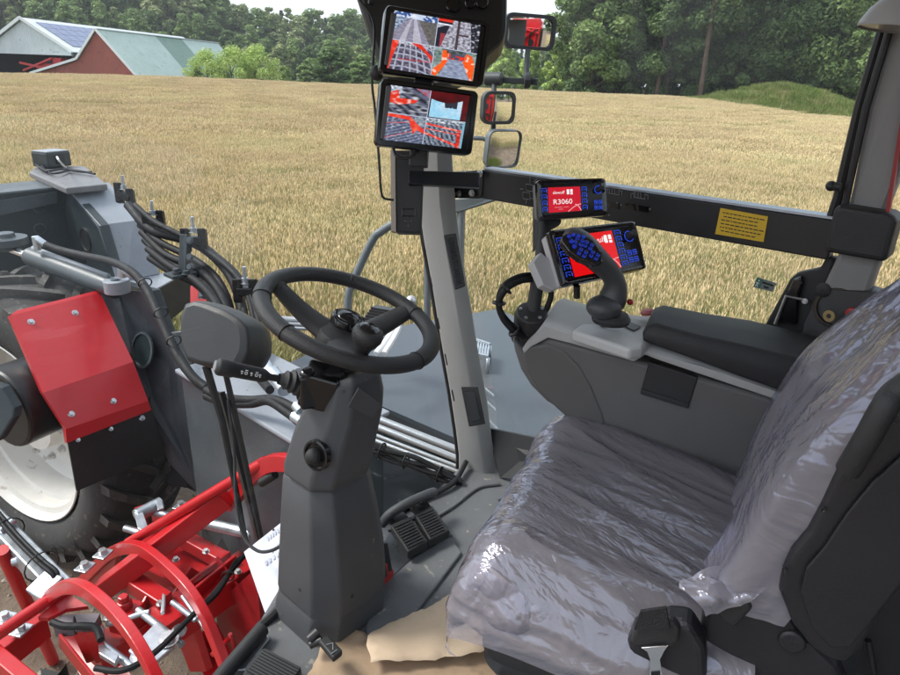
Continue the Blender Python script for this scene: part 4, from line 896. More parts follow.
# ---- exterior mirrors
MIR = mat('mirror_glass', (.88, .90, .90), .03, metal=1.0)
MFR = mat('mirror_frame', (.035, .038, .042), .5, var=.15, vscale=20)
def mirror(px4, d, tgt, lab, frame_m, rw, backd):
    P4 = [D(x, y, d) for x, y in px4]; c = sum(P4, V()) / 4; vin = (c - CAM).normalized(); n = (V(tgt).normalized() - vin).normalized()
    P4 = [PP(x, y, c, n) for x, y in px4]; r_ = empty('exterior_mirror', c - V((0, 0, .15)), lab, 'mirror', 'exterior mirrors')
    X_ = ((P4[1] - P4[0]) + (P4[2] - P4[3])).normalized(); Y_ = n.cross(X_).normalized(); hx = ((P4[1] - P4[0]).length + (P4[2] - P4[3]).length) / 4; hy = ((P4[3] - P4[0]).length + (P4[2] - P4[1]).length) / 4
    mb = MB(); mb.loft([rrect(c - n * .05, X_, Y_, hx * .8, hy * .8, .04), rrect(c - n * .03, X_, Y_, hx, hy, .04), rrect(c + n * .006, X_, Y_, hx, hy, .035), rrect(c + n * .006, X_, Y_, hx - rw, hy - rw, .03), rrect(c - n * .02, X_, Y_, hx - rw, hy - rw, .03)]); mb.build('frame', frame_m, r_)
    mb = MB(); Rm = .85; ng = 14; vs = []
    for j in range(ng + 1):
        for i in range(ng + 1):
            u, v = (2 * i / ng - 1), (2 * j / ng - 1); px_, py_ = u * math.sqrt(1 - .12 * v * v) * (hx - rw + .001), v * math.sqrt(1 - .12 * u * u) * (hy - rw + .001)
            vs.append(c + X_ * px_ + Y_ * py_ + n * (.004 - (px_ * px_ + py_ * py_) / (2 * Rm)))
    mb.add(vs, [(j * (ng + 1) + i, j * (ng + 1) + i + 1, (j + 1) * (ng + 1) + i + 1, (j + 1) * (ng + 1) + i) for j in range(ng) for i in range(ng)], True); mb.build('mirror_pane', MIR, r_, angle=180)
    return r_, c, n
m1, c1, n1 = mirror([(506, 12), (557, 16), (554, 52), (504, 48)], 3.2, (-.22, -1, -.05), 'topmost exterior mirror on its own mast, showing the red machine behind', MFR, .016, .05)
mb = MB(); mb.tube([D(528, 50, 3.22), D(527, 60, 3.22), D(526, 80, 3.22)], .014, 10); mb.build('mast', MFR, m1)
mb = MB(); mb.beam(D(482, 79, 3.25), D(538, 82, 3.2), .03, .03); mb.cyl(D(486, 79, 3.23), D(502, 79, 3.2), .032, 12); mb.cyl(D(524, 80, 3.2), D(530, 80, 3.2), .04, 10); mb.build('arm', MFR, m1, bevel=.004)
m2, c2_, n2_ = mirror([(484, 91), (516, 92), (514, 124), (482, 125)], 3.15, (.06, -1, -.12), 'middle exterior mirror just beside the lower monitor', MFR, .014, .05)
mb = MB(); mb.tube([D(494, 80, 3.22), D(494, 92, 3.2), D(493, 136, 3.22)], .013, 10); mb.build('mast', MFR, m2)
m3, c3_, n3_ = mirror([(489, 131), (522, 130), (518, 168), (486, 168)], 3.2, (.30, -1, -.34), 'lowest exterior mirror behind the black window bar, with a thin grey frame', RAIL, .006, .05)
mb = MB(); mb.tube(bez([D(472, 138, 3.25), D(484, 139, 3.24), D(488, 146, 3.24), D(486, 172, 3.24)], 6), .011, 8); mb.build('arm', RAIL, m3)
# the harvester's own body behind the cab (met in the mirrors)
hb = empty('harvester_body', (1.2, -5.5, 0), 'red harvester body behind the cab seen in the mirrors', 'harvester')
mb = MB(); mb.box((1.05, -5.2, 2.6), (2.9, 4.4, 2.0)); mb.box((1.05, -5.6, 3.9), (2.7, 3.0, .7)); mb.beam((2.55, -3.0, 3.6), (2.55, -7.4, 4.4), .12, .14); mb.beam((-.3, -2.95, 3.7), (2.4, -2.95, 3.3), .1, .14); mb.build('bunker', RED, hb, bevel=.03)
mb = MB()
for k in range(6): mb.box((2.53, -3.2 - .7 * k, 2.6), (.06, .10, 1.9)); mb.box((-.2 + k * .5, -2.98, 2.7), (.09, .06, 1.7))
for k in range(4): mb.cyl((.1 + .6 * k, -2.94, 2.2 + .5 * (k % 2)), (.1 + .6 * k, -3.02, 2.2 + .5 * (k % 2)), .22, 18)
mb.beam((-.3, -2.9, 3.2), (2.4, -2.9, 2.1), .12, .08); mb.beam((.2, -2.9, 1.9), (2.2, -2.9, 3.5), .08, .08); mb.build('frame', BLACKP, hb)
mb = MB()
for x in (-.5, 2.6): mb.cyl((x, -5.5, 1.0), (x + .25, -5.5, 1.0), 1.0, 28)
mb.build('wheel', RUBBER, hb, bevel=.05)

# ================================================================== RED TOPPER FRAME BELOW THE WINDSCREEN
tf = empty('digging_frame', (1.1, 2.8, 0), 'bright red tubular digging frame with curved guard bars in front of the cab', 'digging frame')
def arc_bar(pxs, X, hgt, thick, taper=None, n=6):
    """flat bar standing in the plane x = X, following its outer edge"""
    P = bez([PX(x, y, X) for x, y in pxs], n); mb = MB(); rings = []
    for i, p in enumerate(P):
        t = (P[min(i + 1, len(P) - 1)] - P[max(i - 1, 0)]).normalized(); nn = V((1, 0, 0)).cross(t).normalized()
        if nn.dot(V((0, -.55, -1))) < 0: nn = -nn
        hh = hgt if taper is None else hgt * taper(i / (len(P) - 1)); rings.append([p, p + V((thick, 0, 0)), p + V((thick, 0, 0)) + nn * hh, p + nn * hh])
    return mb.loft(rings, True, False)
arc_bar([(18, 618), (35, 602), (48, 588), (62, 582), (78, 585), (98, 600), (120, 624), (140, 655), (158, 692)], .56, .058, .036).build('guard_bar', RED, tf, bevel=.004)
arc_bar([(74, 582), (92, 562), (106, 549), (122, 543), (140, 547), (163, 565), (185, 588), (202, 615), (216, 648), (232, 690)], .95, .066, .038).build('guard_bar', RED, tf, bevel=.004)
arc_bar([(222, 500), (238, 478), (256, 461), (272, 456), (292, 460), (315, 478), (335, 505)], 1.33, .075, .045).build('guard_bar', RED, tf, bevel=.004)
mb = MB(); mb.slab([PX(x, y, .975) for x, y in ((74, 582), (92, 562), (106, 549), (118, 552), (112, 575), (100, 592), (84, 598))], (.03, 0, 0)); mb.build('gusset', RED, tf, bevel=.004)
def rod_(a, b, r, nm='tube', seg=14, m=RED, par=None, d=None):
    mb = MB(); mb.tube([a, b], r, seg); return mb.build(nm, m, par or tf, bevel=.003)
rod_(PZ(-8, 638, 1.02), PZ(66, 588, 1.05), .028); rod_(PZ(128, 543, 1.05), PX(266, 461, 1.36), .026)
mb = MB(); mb.slab([PZ(38, 617, 1.01), PZ(66, 592, 1.03), PZ(88, 606, 1.0), PZ(66, 609, 1.0), PZ(48, 618, 1.0)], (0, 0, -.02)); mb.slab([PZ(128, 546, 1.03), PZ(140, 540, 1.03), PZ(160, 530, 1.03), PZ(152, 548, 1.03), PZ(138, 556, 1.02)], (0, 0, -.02)); mb.slab([PX(244, 476, 1.34), PX(262, 463, 1.34), PX(280, 466, 1.34), PX(268, 472, 1.34), PX(256, 482, 1.34)], (.02, 0, 0)); mb.build('web_plate', RED, tf)
def sq(a, b, w_, h_, nm='beam', m=RED, par=None):
    mb = MB(); mb.beam(a, b, w_, h_); return mb.build(nm, m, par or tf, bevel=.006)
sq(PZ(-10, 660, .86), PZ(40, 622, .86), .13, .13); sq(PZ(100, 592, .88), PX(226, 496, 1.30), .085, .10); sq(PZ(174, 533, .93), PZ(226, 562, .93), .075, .075); sq(PZ(117, 572, .93), PZ(166, 603, .93), .08, .08)
sq(PZ(155, 632, .84), PZ(252, 566, .86), .17, .15); sq(PZ(95, 660, .78), PZ(180, 600, .80), .14, .12)
sq(PZ(-6, 655, .95), PZ(36, 690, .95), .06, .09); sq(PZ(186, 590, .95), PZ(230, 556, .95), .02, .07); sq(PZ(192, 596, .95), PZ(236, 560, .95), .02, .07)
# skid sheets and row covers
mb = MB(); mb.add([PZ(130, 560, .80), PZ(178, 535, .80), PZ(222, 565, .86), PZ(188, 592, .84), PZ(146, 590, .60), PZ(120, 580, .62)], [(0, 1, 2, 3), (0, 3, 4, 5)]); mb.build('row_cover', RED, tf, solid=.008)
mb = MB(); mb.slab([PX(x, y, 1.26) for x, y in ((215, 605), (256, 568), (262, 640), (222, 660))], (.02, 0, 0)); mb.build('end_plate', mat('dark_red_paint', (.28, .01, .014), .4, var=.2, vscale=5), tf)
mb = MB(); mb.add([PZ(60, 640, .55), PZ(100, 620, .62), PZ(140, 690, .55), PZ(95, 700, .5)], [(0, 1, 2, 3)]); mb.add([PZ(190, 640, .50), PZ(216, 622, .6), PZ(236, 662, .5), PZ(210, 690, .45)], [(0, 1, 2, 3)]); mb.build('share_sheet', RED, tf, solid=.01)
mb = MB(); mb.slab([PX(x, y, .72) for x, y in ((78, 645), (90, 640), (110, 690), (80, 690))], (.05, 0, 0)); mb.slab([PX(x, y, 1.05) for x, y in ((174, 632), (190, 622), (206, 672), (190, 672))], (.04, 0, 0)); mb.slab([PX(x, y, .82) for x, y in ((76, 560 + 68), (86, 622), (92, 660), (82, 664))], (.04, 0, 0)); mb.build('strut', RED, tf, bevel=.004)
mb = MB(); p = PZ(127, 617, .90); mb.box(p, (.12, .12, .12), rot=(0, 0, .4)); mb.cyl(p + V((0, 0, .06)), p + V((0, 0, .10)), .036, 6); mb.cyl(p + V((0, 0, .10)), p + V((0, 0, .13)), .026, 6); mb.build('adjuster_block', RED, tf, bevel=.006)
def lugs(x, y, z, hh=.13):
    mb = MB(); p = PZ(x, y, z)
    for k in (-1, 1): mb.slab([p + RT * (.022 * k) + V(q) for q in ((0, .0, -.02), (.035, -.03, 0), (.035, -.03, hh), (.0, 0, hh + .02), (-.02, .02, hh))], RT * .012)
    mb.build('clevis_lug', RED, tf, bevel=.003)
lugs(90, 660, .84, .15); lugs(266, 525, .95, .13); lugs(30, 645, .72, .13)
mb = MB(); p = PZ(226, 650, .90); mb.cyl(PZ(212, 655, .9), PZ(232, 636, .9), .012, 8); mb.cyl(PZ(230, 634, .93), PZ(236, 652, .8), .010, 8); mb.build('pin', RED, tf)
# leaning red support leg standing on the soil
mb = MB(); mb.tube([PZ(2, 550, 1.1), PZ(53, 660, .03)], .033, 14); mb.sphere(PZ(53, 660, .03), .033, 12); tag(mb.build('prop_pipe', RED), 'plain red pipe leg leaning down to the soil beside the galvanised arm', 'prop')
# galvanised arm with its lead
ga = empty('galvanised_arm', PZ(30, 560, .8), 'galvanised square arm with a black lead strapped along it', 'arm'); u0, u1 = PZ(-14, 514, 1.08), PZ(62, 592, 1.02)
mb = MB(); mb.beam(u0, u1, .10, .11); mb.build('square_tube', GALV, ga, bevel=.008)
mb = MB(); mb.beam(PZ(40, 602, 1.0), PZ(62, 580, 1.04), .12, .14); mb.build('end_block', GALV, ga, bevel=.008)
mb = MB(); mb.cyl(PZ(0, 532, 1.12), PZ(14, 520, 1.14), .017, 10); mb.cyl(PZ(12, 562, 1.04), PZ(22, 560, 1.04), .022, 10); mb.cyl(PZ(-2, 544, 1.06), PZ(8, 540, 1.06), .022, 10); mb.build('pin', GALV, ga)
mb = MB()
for o_ in (0, .02): mb.tube(bez([PZ(-6, 514, 1.155) + V((o_, 0, 0)), PZ(14, 538, 1.15) + V((o_, 0, 0)), PZ(38, 562, 1.13) + V((o_, 0, 0)), PZ(52, 574, 1.11) + V((o_, 0, 0)), PZ(57, 584, 1.06)], 6), .011, 8)
mb.build('lead', HOSE, ga)
mb = MB()
for x, y in ((8, 532), (42, 566)): ziptie(mb, PZ(x, y, 1.09), u1 - u0, .078)
mb.build('zip_tie', BLACKP, ga)
# turnbuckle
tk_ = empty('turnbuckle', PZ(195, 518, 1.0), 'bright galvanised turnbuckle tube crossing the red frame', 'turnbuckle')
mb = MB(); mb.tube([PZ(178, 517, 1.10), PZ(252, 534, 1.10)], .030, 14); mb.build('tube', GALV, tk_, bevel=.003)
mb = MB(); mb.tube([PZ(150, 512, 1.10), PZ(178, 517, 1.10)], .018, 12); mb.cyl(PZ(136, 516, 1.13), PZ(161, 503, 1.13), .036, 16); mb.build('threaded_end', GALV, tk_, bevel=.003)
mb = MB(); mb.slab([PZ(x, y, 1.14) for x, y in ((134, 512), (142, 510), (148, 528), (144, 534), (138, 530))], (0, 0, .014)); mb.slab([PZ(x, y, 1.16) for x, y in ((156, 502), (162, 501), (164, 510), (158, 512))], (0, 0, .014)); mb.cyl(PZ(125, 528, 1.0), PZ(140, 533, 1.0), .020, 10); mb.build('clevis', GALV, tk_, bevel=.003)
mb = MB(); mb.slab([PX(x, y, 1.12) for x, y in ((134, 508), (140, 506), (148, 534), (139, 536))], (.02, 0, 0)); mb.slab([PX(x, y, 1.24) for x, y in ((150, 502), (160, 502), (162, 520), (152, 522))], (.02, 0, 0)); mb.build('lug', RED, tf, bevel=.003)
# bolted clamp plates
for k, (x, y, z, lab) in enumerate(((85, 567, 1.0, 'galvanised clamp plate with one bolt beside the wide red guard bar'), (103, 554, .98, 'small galvanised clamp plate partly hidden by the guard bar crest'), (5, 618, .95, 'galvanised clamp plate at the lower edge on the red box beam'), (21, 630, .95, 'second galvanised clamp plate on the red box beam by the support leg'), (195, 512, .98, 'galvanised clamp plate under the turnbuckle'), (181, 506, .98, 'galvanised clamp plate with bolt behind the turnbuckle'))):
    p = PZ(x, y, z); r_ = empty('clamp_plate', p, lab, 'clamp plate', 'galvanised clamp plates'); mb = MB(); mb.box(p, (.078, .070, .012), rot=(0, 0, .5)); mb.build('plate', GALV, r_, bevel=.004); mb = MB(); hexbolt(mb, p + V((0, 0, .006)), (0, 0, 1), .020, .022); mb.build('bolt', STEEL, r_)
mb = MB()
for x0, y0, z0, x1, y1, z1 in ((150, 600, .92, 128, 640, .84), (196, 570, .95, 176, 600, .86), (60, 640, .9, 100, 690, .8), (214, 560, .98, 236, 590, .86)): mb.beam(PZ(x0, y0, z0), PZ(x1, y1, z1), .012, .10)
mb.build('rib', RED, tf, bevel=.002)
mb = MB()
for x, y, z in ((140, 556, 1.05), (150, 566, 1.0), (200, 604, .93), (108, 618, .95), (176, 560, .98), (206, 552, 1.02), (160, 604, .96), (238, 572, .95)): hexbolt(mb, PZ(x, y, z), (0, 0, 1), .013, .014)
mb.build('bolt', STEEL, tf)
gb = empty('link_assembly', PZ(158, 640, .85), 'galvanised link plate with bolts and rods across the red frame', 'link'); 
mb = MB(); mb.slab([PZ(x, y, .98) for x, y in ((128, 650), (156, 622), (176, 636), (174, 646), (148, 668))], (0, 0, -.02)); mb.build('plate', GALV, gb, bevel=.005)
mb = MB(); hexbolt(mb, PZ(168, 640, .985), (0, 0, 1), .032, .025); hexbolt(mb, PZ(140, 656, .985), (0, 0, 1), .028, .02); mb.cyl(PZ(176, 634, .96), PZ(180, 630, .99), .030, 12); mb.build('bolt', STEEL, gb)
mb = MB(); mb.tube([PZ(138, 610, .98), PZ(182, 645, .94)], .018, 10); mb.tube([PZ(172, 602, .98), PZ(196, 620, .95)], .014, 10); mb.tube([PZ(96, 640, .9), PZ(134, 668, .88)], .02, 10); mb.tube([PZ(150, 655, .95), PZ(186, 628, .97)], .011, 10); mb.tube([PZ(182, 596, .99), PZ(206, 630, .92)], .010, 8); mb.build('rod', GALV, gb)
mb = MB(); mb.tube(bez([PZ(108, 624, .92), PZ(118, 622, .96), PZ(140, 614, .98), PZ(150, 612, .99)], 5), .014, 8); mb.slab([PZ(x, y, 1.03) for x, y in ((163, 596), (166, 598), (165, 614), (161, 616))], (0, 0, .02)); mb.slab([PZ(x, y, .9) for x, y in ((98, 632), (104, 630), (106, 652), (120, 660), (116, 668), (100, 658))], (0, 0, .03)); mb.build('bracket', GALV, gb, bevel=.003)
for pts, r, lab in (([(95, 668), (118, 671), (138, 664), (160, 648), (190, 618), (212, 596), (232, 570), (244, 556)], .013, 'black cable crossing the red frame beneath the galvanised link'), ([(196, 612), (216, 594), (228, 576), (236, 562), (250, 552)], .013, 'short black cable strapped on the red box beam'), ([(52, 622), (64, 626), (84, 626), (96, 628), (101, 640)], .016, 'grey-black cable bent along the short grey pipe')):
    mb = MB(); mb.tube(bez([PZ(x, y, 1.04) for x, y in pts], 8), r, 8); tag(mb.build('cable', HOSE), lab, 'cable', 'cables on the red frame')
mb = MB(); mb.beam(PZ(58, 626, .95), PZ(98, 624, .95), .07, .06); tag(mb.build('grey_pipe', mat('grey_box_tube', (.16, .14, .15), .4), bevel=.012 if False else 0), 'short grey-violet box pipe under the black cable', 'pipe')
mb = MB(); ziptie(mb, PZ(228, 576, 1.04), V((.5, .5, 0)), .03); ziptie(mb, PZ(75, 626, 1.02), V((1, -.4, 0)), .035); tag(mb.build('zip_tie', BLACKP), 'black zip ties on the cables of the red frame', 'cable tie')
mb = MB(); mb.slab([PZ(215, 548, .85), PZ(224, 534, .95), PZ(246, 545, .95), PZ(240, 560, .85)], (0, 0, -.012)); mb.add([PZ(40, 668, .4), PZ(60, 672, .5), PZ(66, 664, .45), PZ(74, 690, .4), PZ(44, 690, .4)], [(0, 1, 2, 3, 4)]); tag(mb.build('rubber_skirt', FLAP), 'black rubber skirt pieces hanging on the red frame', 'rubber skirt')
mb = MB(); mb.tube([D(262, 482, 2.93), D(275, 474, 2.9)], .022, 12); mb.sphere(D(262, 482, 2.93), .022, 10); tag(mb.build('rubber_buffer', BLACKP), 'black round buffer stub under the farthest red guard bar', 'buffer')
# ================================================================== CAB
FZ = 2.0
MATF = mat('floor_mat', (.135, .141, .148), .78, var=.22, vscale=5, bump=.55, bscale=420, speck=((.30, .28, .24), 30, .66))
PGREY = mat('pillar_grey', (.27, .27, .265), .6, var=.06, vscale=4, bump=.12, bscale=500)
CGREY = mat('column_plastic', (.062, .064, .069), .52, var=.14, vscale=4, bump=.22, bscale=650, speck=((.10, .10, .10), 48, .70))
CGREYL = mat('column_panel', (.075, .077, .08), .5, var=.08, vscale=5, bump=.2, bscale=650)
SOFT = mat('soft_black', (.020, .020, .021), .55, var=.2, vscale=9, bump=.2, bscale=500)
LEATHER = mat('wheel_leather', (.018, .018, .019), .46, var=.2, vscale=12, bump=.3, bscale=380)
GLOSSB = mat('gloss_black', (.008, .008, .009), .12, spec=.6)
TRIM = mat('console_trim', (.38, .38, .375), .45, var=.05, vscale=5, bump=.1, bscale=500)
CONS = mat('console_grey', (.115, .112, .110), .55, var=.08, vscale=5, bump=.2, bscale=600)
SHELL = mat('seat_shell', (.014, .014, .017), .42, var=.15, vscale=5, bump=.2, bscale=500)
BLUEK = emit('blue_key_light', (.03, .10, .9), .75)
WHITEL = mat('white_print', (.75, .75, .75), .5)
GREYL2 = mat('grey_print', (.22, .22, .22), .5)
ZV = V((0, 0, 1))
# ---- floor
fl = MB(); fp = [(.30, -.9), (1.95, -.9), (1.95, .95), (1.74, 1.22), (1.62, 1.335), (1.47, 1.30), (1.27, 1.30), (1.05, 1.36), (.80, 1.30), (.66, 1.215), (.50, 1.13), (.30, 1.0)]
fl.slab([V((x, y, FZ)) for x, y in fp], (0, 0, -.05)); cf = fl.build('cab_floor', MATF, bevel=.01); tag(cf, kind='structure')
mb = MB(); mb.slab([PZ(x, y, FZ + .012) for x, y in ((368, 604), (388, 560), (440, 520), (462, 552), (412, 618), (380, 650), (366, 640))], (0, 0, -.012)); o = tag(mb.build('floor_mat', MATF, bevel=.006), 'dark grey textured rubber foot mat in front of the pedals', 'floor mat')
mb = MB(); mb.tube(bez([PZ(x, y, FZ + .006) for x, y in ((500, 484), (478, 488), (455, 505), (438, 516))], 6), .006, 8); mb.tube(bez([PZ(x, y, FZ + .004) for x, y in ((540, 480), (520, 490), (498, 500))], 6), .005, 8); tag(mb.build('mat_rib', MATF), 'raised rib moulded across the cab floor behind the pillar foot', 'floor rib')
# floor edge seal and front sill
mb = MB(); mb.tube(bez([PZ(466, 462, FZ + .03), PZ(455, 481, FZ + .02), PZ(440, 491, FZ + .015), PZ(415, 503, FZ + .01), PZ(384, 521, FZ + .01)], 6), .010, 8); tag(mb.build('window_seal', BLACKP), 'black rubber seal along the low corner window', 'window seal')
sl_ = empty('front_sill', PZ(245, 650, FZ), 'black tubular handle bar on the slanted front sill of the cab', 'sill')
mb = MB(); mb.tube([PZ(262, 629, FZ + .03), PZ(222, 676, FZ + .03), PZ(205, 698, FZ + .03)], .020, 14); mb.build('bar', SOFT, sl_)
mb = MB(); mb.tube(bez([PZ(286, 600, FZ + .02), PZ(272, 616, FZ + .01), PZ(258, 628, FZ + .0)], 5), .012, 8); mb.build('seal', BLACKP, sl_)
mb = MB(); mb.slab([PZ(252, 640, FZ + .005), PZ(266, 634, FZ + .005), PZ(270, 640, FZ + .005), PZ(246, 672, FZ + .005), PZ(232, 672, FZ + .005)], (0, 0, .008)); mb.build('bracket', GALV, sl_, bevel=.003)
mb = MB(); pb_ = [PZ(x, y, FZ + .035) for x, y in ((244, 670), (262, 647), (302, 668), (290, 700), (230, 700))]; mb.slab(pb_, (0, 0, -.035)); fr_ = mb.build('foot_pad', SOFT, None, bevel=.006)
tag(fr_, 'black ribbed foot rest pad at the base of the steering column', 'foot rest')
fr_.name = 'foot_rest'
mb = MB(); u0, u1 = PZ(262, 649, FZ + .037) - PZ(244, 672, FZ + .037), PZ(302, 668, FZ + .037) - PZ(262, 647, FZ + .037)
for k in range(9): a = PZ(246, 669, FZ + .037) + u0 * (k / 9); mb.beam(a + u1 * .05, a + u1 * .95, .006, .004)
rib = mb.build('rib', SOFT, fr_)
# ---- sheets of brown paper on the floor
PAPER = mat('brown_paper', (.54, .41, .285), .85, var=.18, vscale=3.5, bump=.35, bscale=14)
PAPER2 = mat('worn_paper', (.38, .27, .175), .9, var=.35, vscale=4, bump=.4, bscale=14, speck=((.20, .14, .09), 7, .58))
def sheet(pxs, z, m, lab, seed, lift=.012, cat='paper'):
    """torn sheet lying nearly flat: an outline with a ragged rim, curling a little"""
    rnd = random.Random(seed); P = [PZ(x, y, z) for x, y in pxs]; out = []
    for i, p in enumerate(P):
        q = P[(i + 1) % len(P)]; n = max(2, int((q - p).length / .012))
        for k in range(n):
            d = (q - p); s_ = V((-d.y, d.x, 0)).normalized() * rnd.gauss(0, .0016) + V((-d.y, d.x, 0)).normalized() * .006 * noise.noise(V((k * .35, i * 3, seed)))
            out.append(p.lerp(q, k / n) + s_)
    bm = bmesh.new(); vs = [bm.verts.new(p) for p in out]; f = bm.faces.new(vs); bmesh.ops.triangulate(bm, faces=[f])
    for _ in range(3):
        es = [e for e in bm.edges if e.calc_length() > .045]; bmesh.ops.subdivide_edges(bm, edges=es, cuts=1); bmesh.ops.triangulate(bm, faces=bm.faces[:])
    for v in bm.verts: v.co.z += lift * (noise.noise(V((v.co.x * 5, v.co.y * 5, seed))) + .55 + .5 * noise.noise(V((v.co.x * 14, v.co.y * 14, seed + 3)))) 
    me_ = MB(); bm.verts.index_update(); me_.add([v.co.copy() for v in bm.verts], [[v.index for v in f.verts] for f in bm.faces], True); bm.free()
    return tag(me_.build('paper_sheet', m, None, solid=.0008, angle=80), lab, cat)
sheet([(297, 700), (331, 628), (348, 622), (352, 629), (366, 633), (369, 640), (420, 640), (520, 640), (600, 700), (430, 720)], FZ + .006, PAPER2, 'worn brown paper sheet lying furthest forward under the column foot', 4, .006)
sheet([(370, 666), (368, 640), (388, 626), (425, 610), (462, 588), (520, 570), (640, 600), (640, 640), (540, 648), (480, 656), (420, 662)], FZ + .030, PAPER, 'clean brown paper sheet with a torn edge reaching under the seat', 9, .014)
# ---- pedals
def pedal(px4, z, lab, trim):
    c = sum((PZ(x, y, z) for x, y in px4), V()) / 4; r_ = empty('pedal', V((c.x, c.y, FZ)), lab, 'pedal', 'foot pedals'); P = [PZ(x, y, z + dz) for (x, y), dz in zip(px4, (.035, .035, 0, 0))]
    mb = MB(); mb.slab(P, (0, 0, -.028)); mb.build('pad', trim, r_, bevel=.004)
    X_, Y_ = (P[1] - P[0]), (P[3] - P[0]); nn = X_.cross(Y_).normalized(); nn = nn if nn.z > 0 else -nn; mb = MB()
    for k in range(9): a = P[0] + Y_ * (.12 + .095 * k) + nn * .001; mb.beam(a + X_ * .1, a + X_ * .9, .004, .004, nn)
    mb.build('tread', SOFT, r_)
    mb = MB(); mb.beam(c + V((0, 0, .0)), c + Y_.normalized() * -.09 + V((0, 0, -.012)), .05, .03); mb.cyl(P[0] - X_ * .08 + V((0, 0, -.02)), P[0] + V((0, 0, -.02)), .005, 8); mb.build('lever', BLACKP, r_, bevel=.003)
pedal([(390, 525), (410, 516), (428, 541), (408, 552)], FZ + .055, 'black square ribbed pedal nearer the steering column', SOFT)
pedal([(414, 514), (432, 506), (450, 530), (430, 540)], FZ + .055, 'black square ribbed pedal nearer the cab pillar', SOFT)
pedal([(374, 572), (386, 562), (394, 569), (376, 586)], FZ + .04, 'red-edged pedal peeking out behind the steering column', mat('red_pedal', (.45, .03, .03), .4))
mb = MB(); mb.slab([PZ(x, y, FZ + .014) for x, y in ((376, 556), (392, 528), (432, 505), (452, 535), (410, 560), (392, 576), (374, 590))], (0, 0, -.012)); mb.build('pedal_plate', mat('pedal_steel', (.05, .055, .06), .3, metal=.4, var=.2, vscale=8)); bpy.data.objects['pedal_plate'].name = 'mounting_plate'
tag(bpy.data.objects['mounting_plate'], 'dark painted mounting plate beneath the two black pedals', 'mounting plate')
gh_ = empty('grab_handle', PZ(410, 505, FZ), 'dark grey padded grab handle along the low corner window by the pedals', 'handle'); hp = [PZ(382, 524, FZ + .06), PZ(390, 514, FZ + .10), PZ(408, 503, FZ + .12), PZ(428, 494, FZ + .11), PZ(434, 492, FZ + .10)]
mb = MB(); mb.tube(bez(hp, 6), .015, 12); mb.build('grip', CGREY, gh_)
mb = MB(); mb.cyl(PZ(412, 508, FZ), PZ(412, 503, FZ + .11), .009, 10); mb.cyl(PZ(420, 504, FZ), PZ(420, 500, FZ + .10), .009, 10); mb.build('leg', STEEL, gh_)

# ---- steering column
def zr(x, z, rho):
    lo, hi = 90.0, 1100.0
    for _ in range(50):
        y = (lo + hi) / 2; r = ray(x, y); t = rho / math.hypot(r.x, r.y); (lo, hi) = (y, hi) if CAM.z + r.z * t > z else (lo, y)
    r = ray(x, y); return CAM + r * (rho / math.hypot(r.x, r.y))
def oct_ring(xl, xr, z, rho, tilt=0.0, ch=.42, flat=1.0):
    a, b_ = zr(xl, z, rho), zr(xr, z, rho); c = (a + b_) / 2; W = (b_ - a).length; h = W / 2.36
    X_ = V((1, 0, 0)); Y_ = V((0, 1, tilt)).normalized(); out = []
    base = chamf(c, X_, Y_, h * 1.02, h * flat, h * ch)
    for i, p in enumerate(base):
        q = base[(i + 1) % 8]
        for k in range(3): out.append(p.lerp(q, k / 3))
    return out
sc_ = empty('control_column', (.88, 1.18, FZ), 'dark grey moulded steering column rising from the cab floor', 'steering column')
mb = MB(); mb.loft([oct_ring(*r) for r in ((274, 386, 2.0, 1.43), (275, 386, 2.05, 1.43), (279, 385, 2.085, 1.43), (282, 384, 2.09, 1.43))]); mb.build('base_flange', CGREY, sc_, bevel=.004)
mb = MB(); mb.loft([oct_ring(*r) for r in ((279, 386, 2.085, 1.42), (277, 387, 2.11, 1.42), (278, 385, 2.2, 1.42), (280, 378, 2.33, 1.42), (282, 370, 2.43, 1.42), (287, 366, 2.445, 1.42), (292, 362, 2.447, 1.42))]); boot = mb.build('lower_shroud', CGREY, sc_, bevel=.006, seg=3)
mb = MB(); mb.loft([oct_ring(*r) for r in ((290, 364, 2.44, 1.40), (283, 370, 2.455, 1.40), (283, 373, 2.48, 1.40), (292, 379, 2.56, 1.395), (303, 384, 2.625, 1.39), (308, 385, 2.66, 1.385, -.15), (316, 382, 2.70, 1.38, -.35), (324, 374, 2.712, 1.375, -.4))]); head = mb.build('upper_shroud', CGREY, sc_, bevel=.008, seg=3)
cxl = zr(300, 2.56, 1.395)
p, nL = hit(head, 317, 455)
mb = MB(); mb.lathe([(.001, .002), (.028, .002), (.031, .007), (.036, .006), (.037, -.006)], p, nL, 28); mb.build('knob_recess', GLOSSB, sc_)
mb = MB(); mb.sphere(p + nL * .012, .019, 16); mb.build('knob', SOFT, sc_)
q4 = [(350, 403), (362, 384), (384, 402), (378, 414)]; c = sum((D(x, y, 1.43) for x, y in q4), V()) / 4
p_, nP = hit(head, 364, 402); mb = MB(); mb.slab([PP(x, y, p_ + nP * .001, nP) for x, y in ((347, 406), (358, 387), (381, 404), (371, 418))], nP * .004); mb.build('panel', CGREYL, sc_, bevel=.003)
mb = MB(); mb.cyl(D(344, 392, 1.405), D(344, 392, 1.395), .004, 10); mb.build('screw_hole', BLACKP, sc_)
mb = MB(); g0 = hit(boot, 373, 541)[0]; n0 = hit(boot, 373, 541)[1]; gx_ = ZV.cross(n0).normalized()
mb.tube([g0 + n0 * .001 + ZV * .007 - gx_ * .004, g0 + n0 * .001 + ZV * .007 + gx_ * .004, g0 + n0 * .001 - ZV * .006], .0009, 5); mb.build('mark', GREYL2, sc_)
mb = MB()
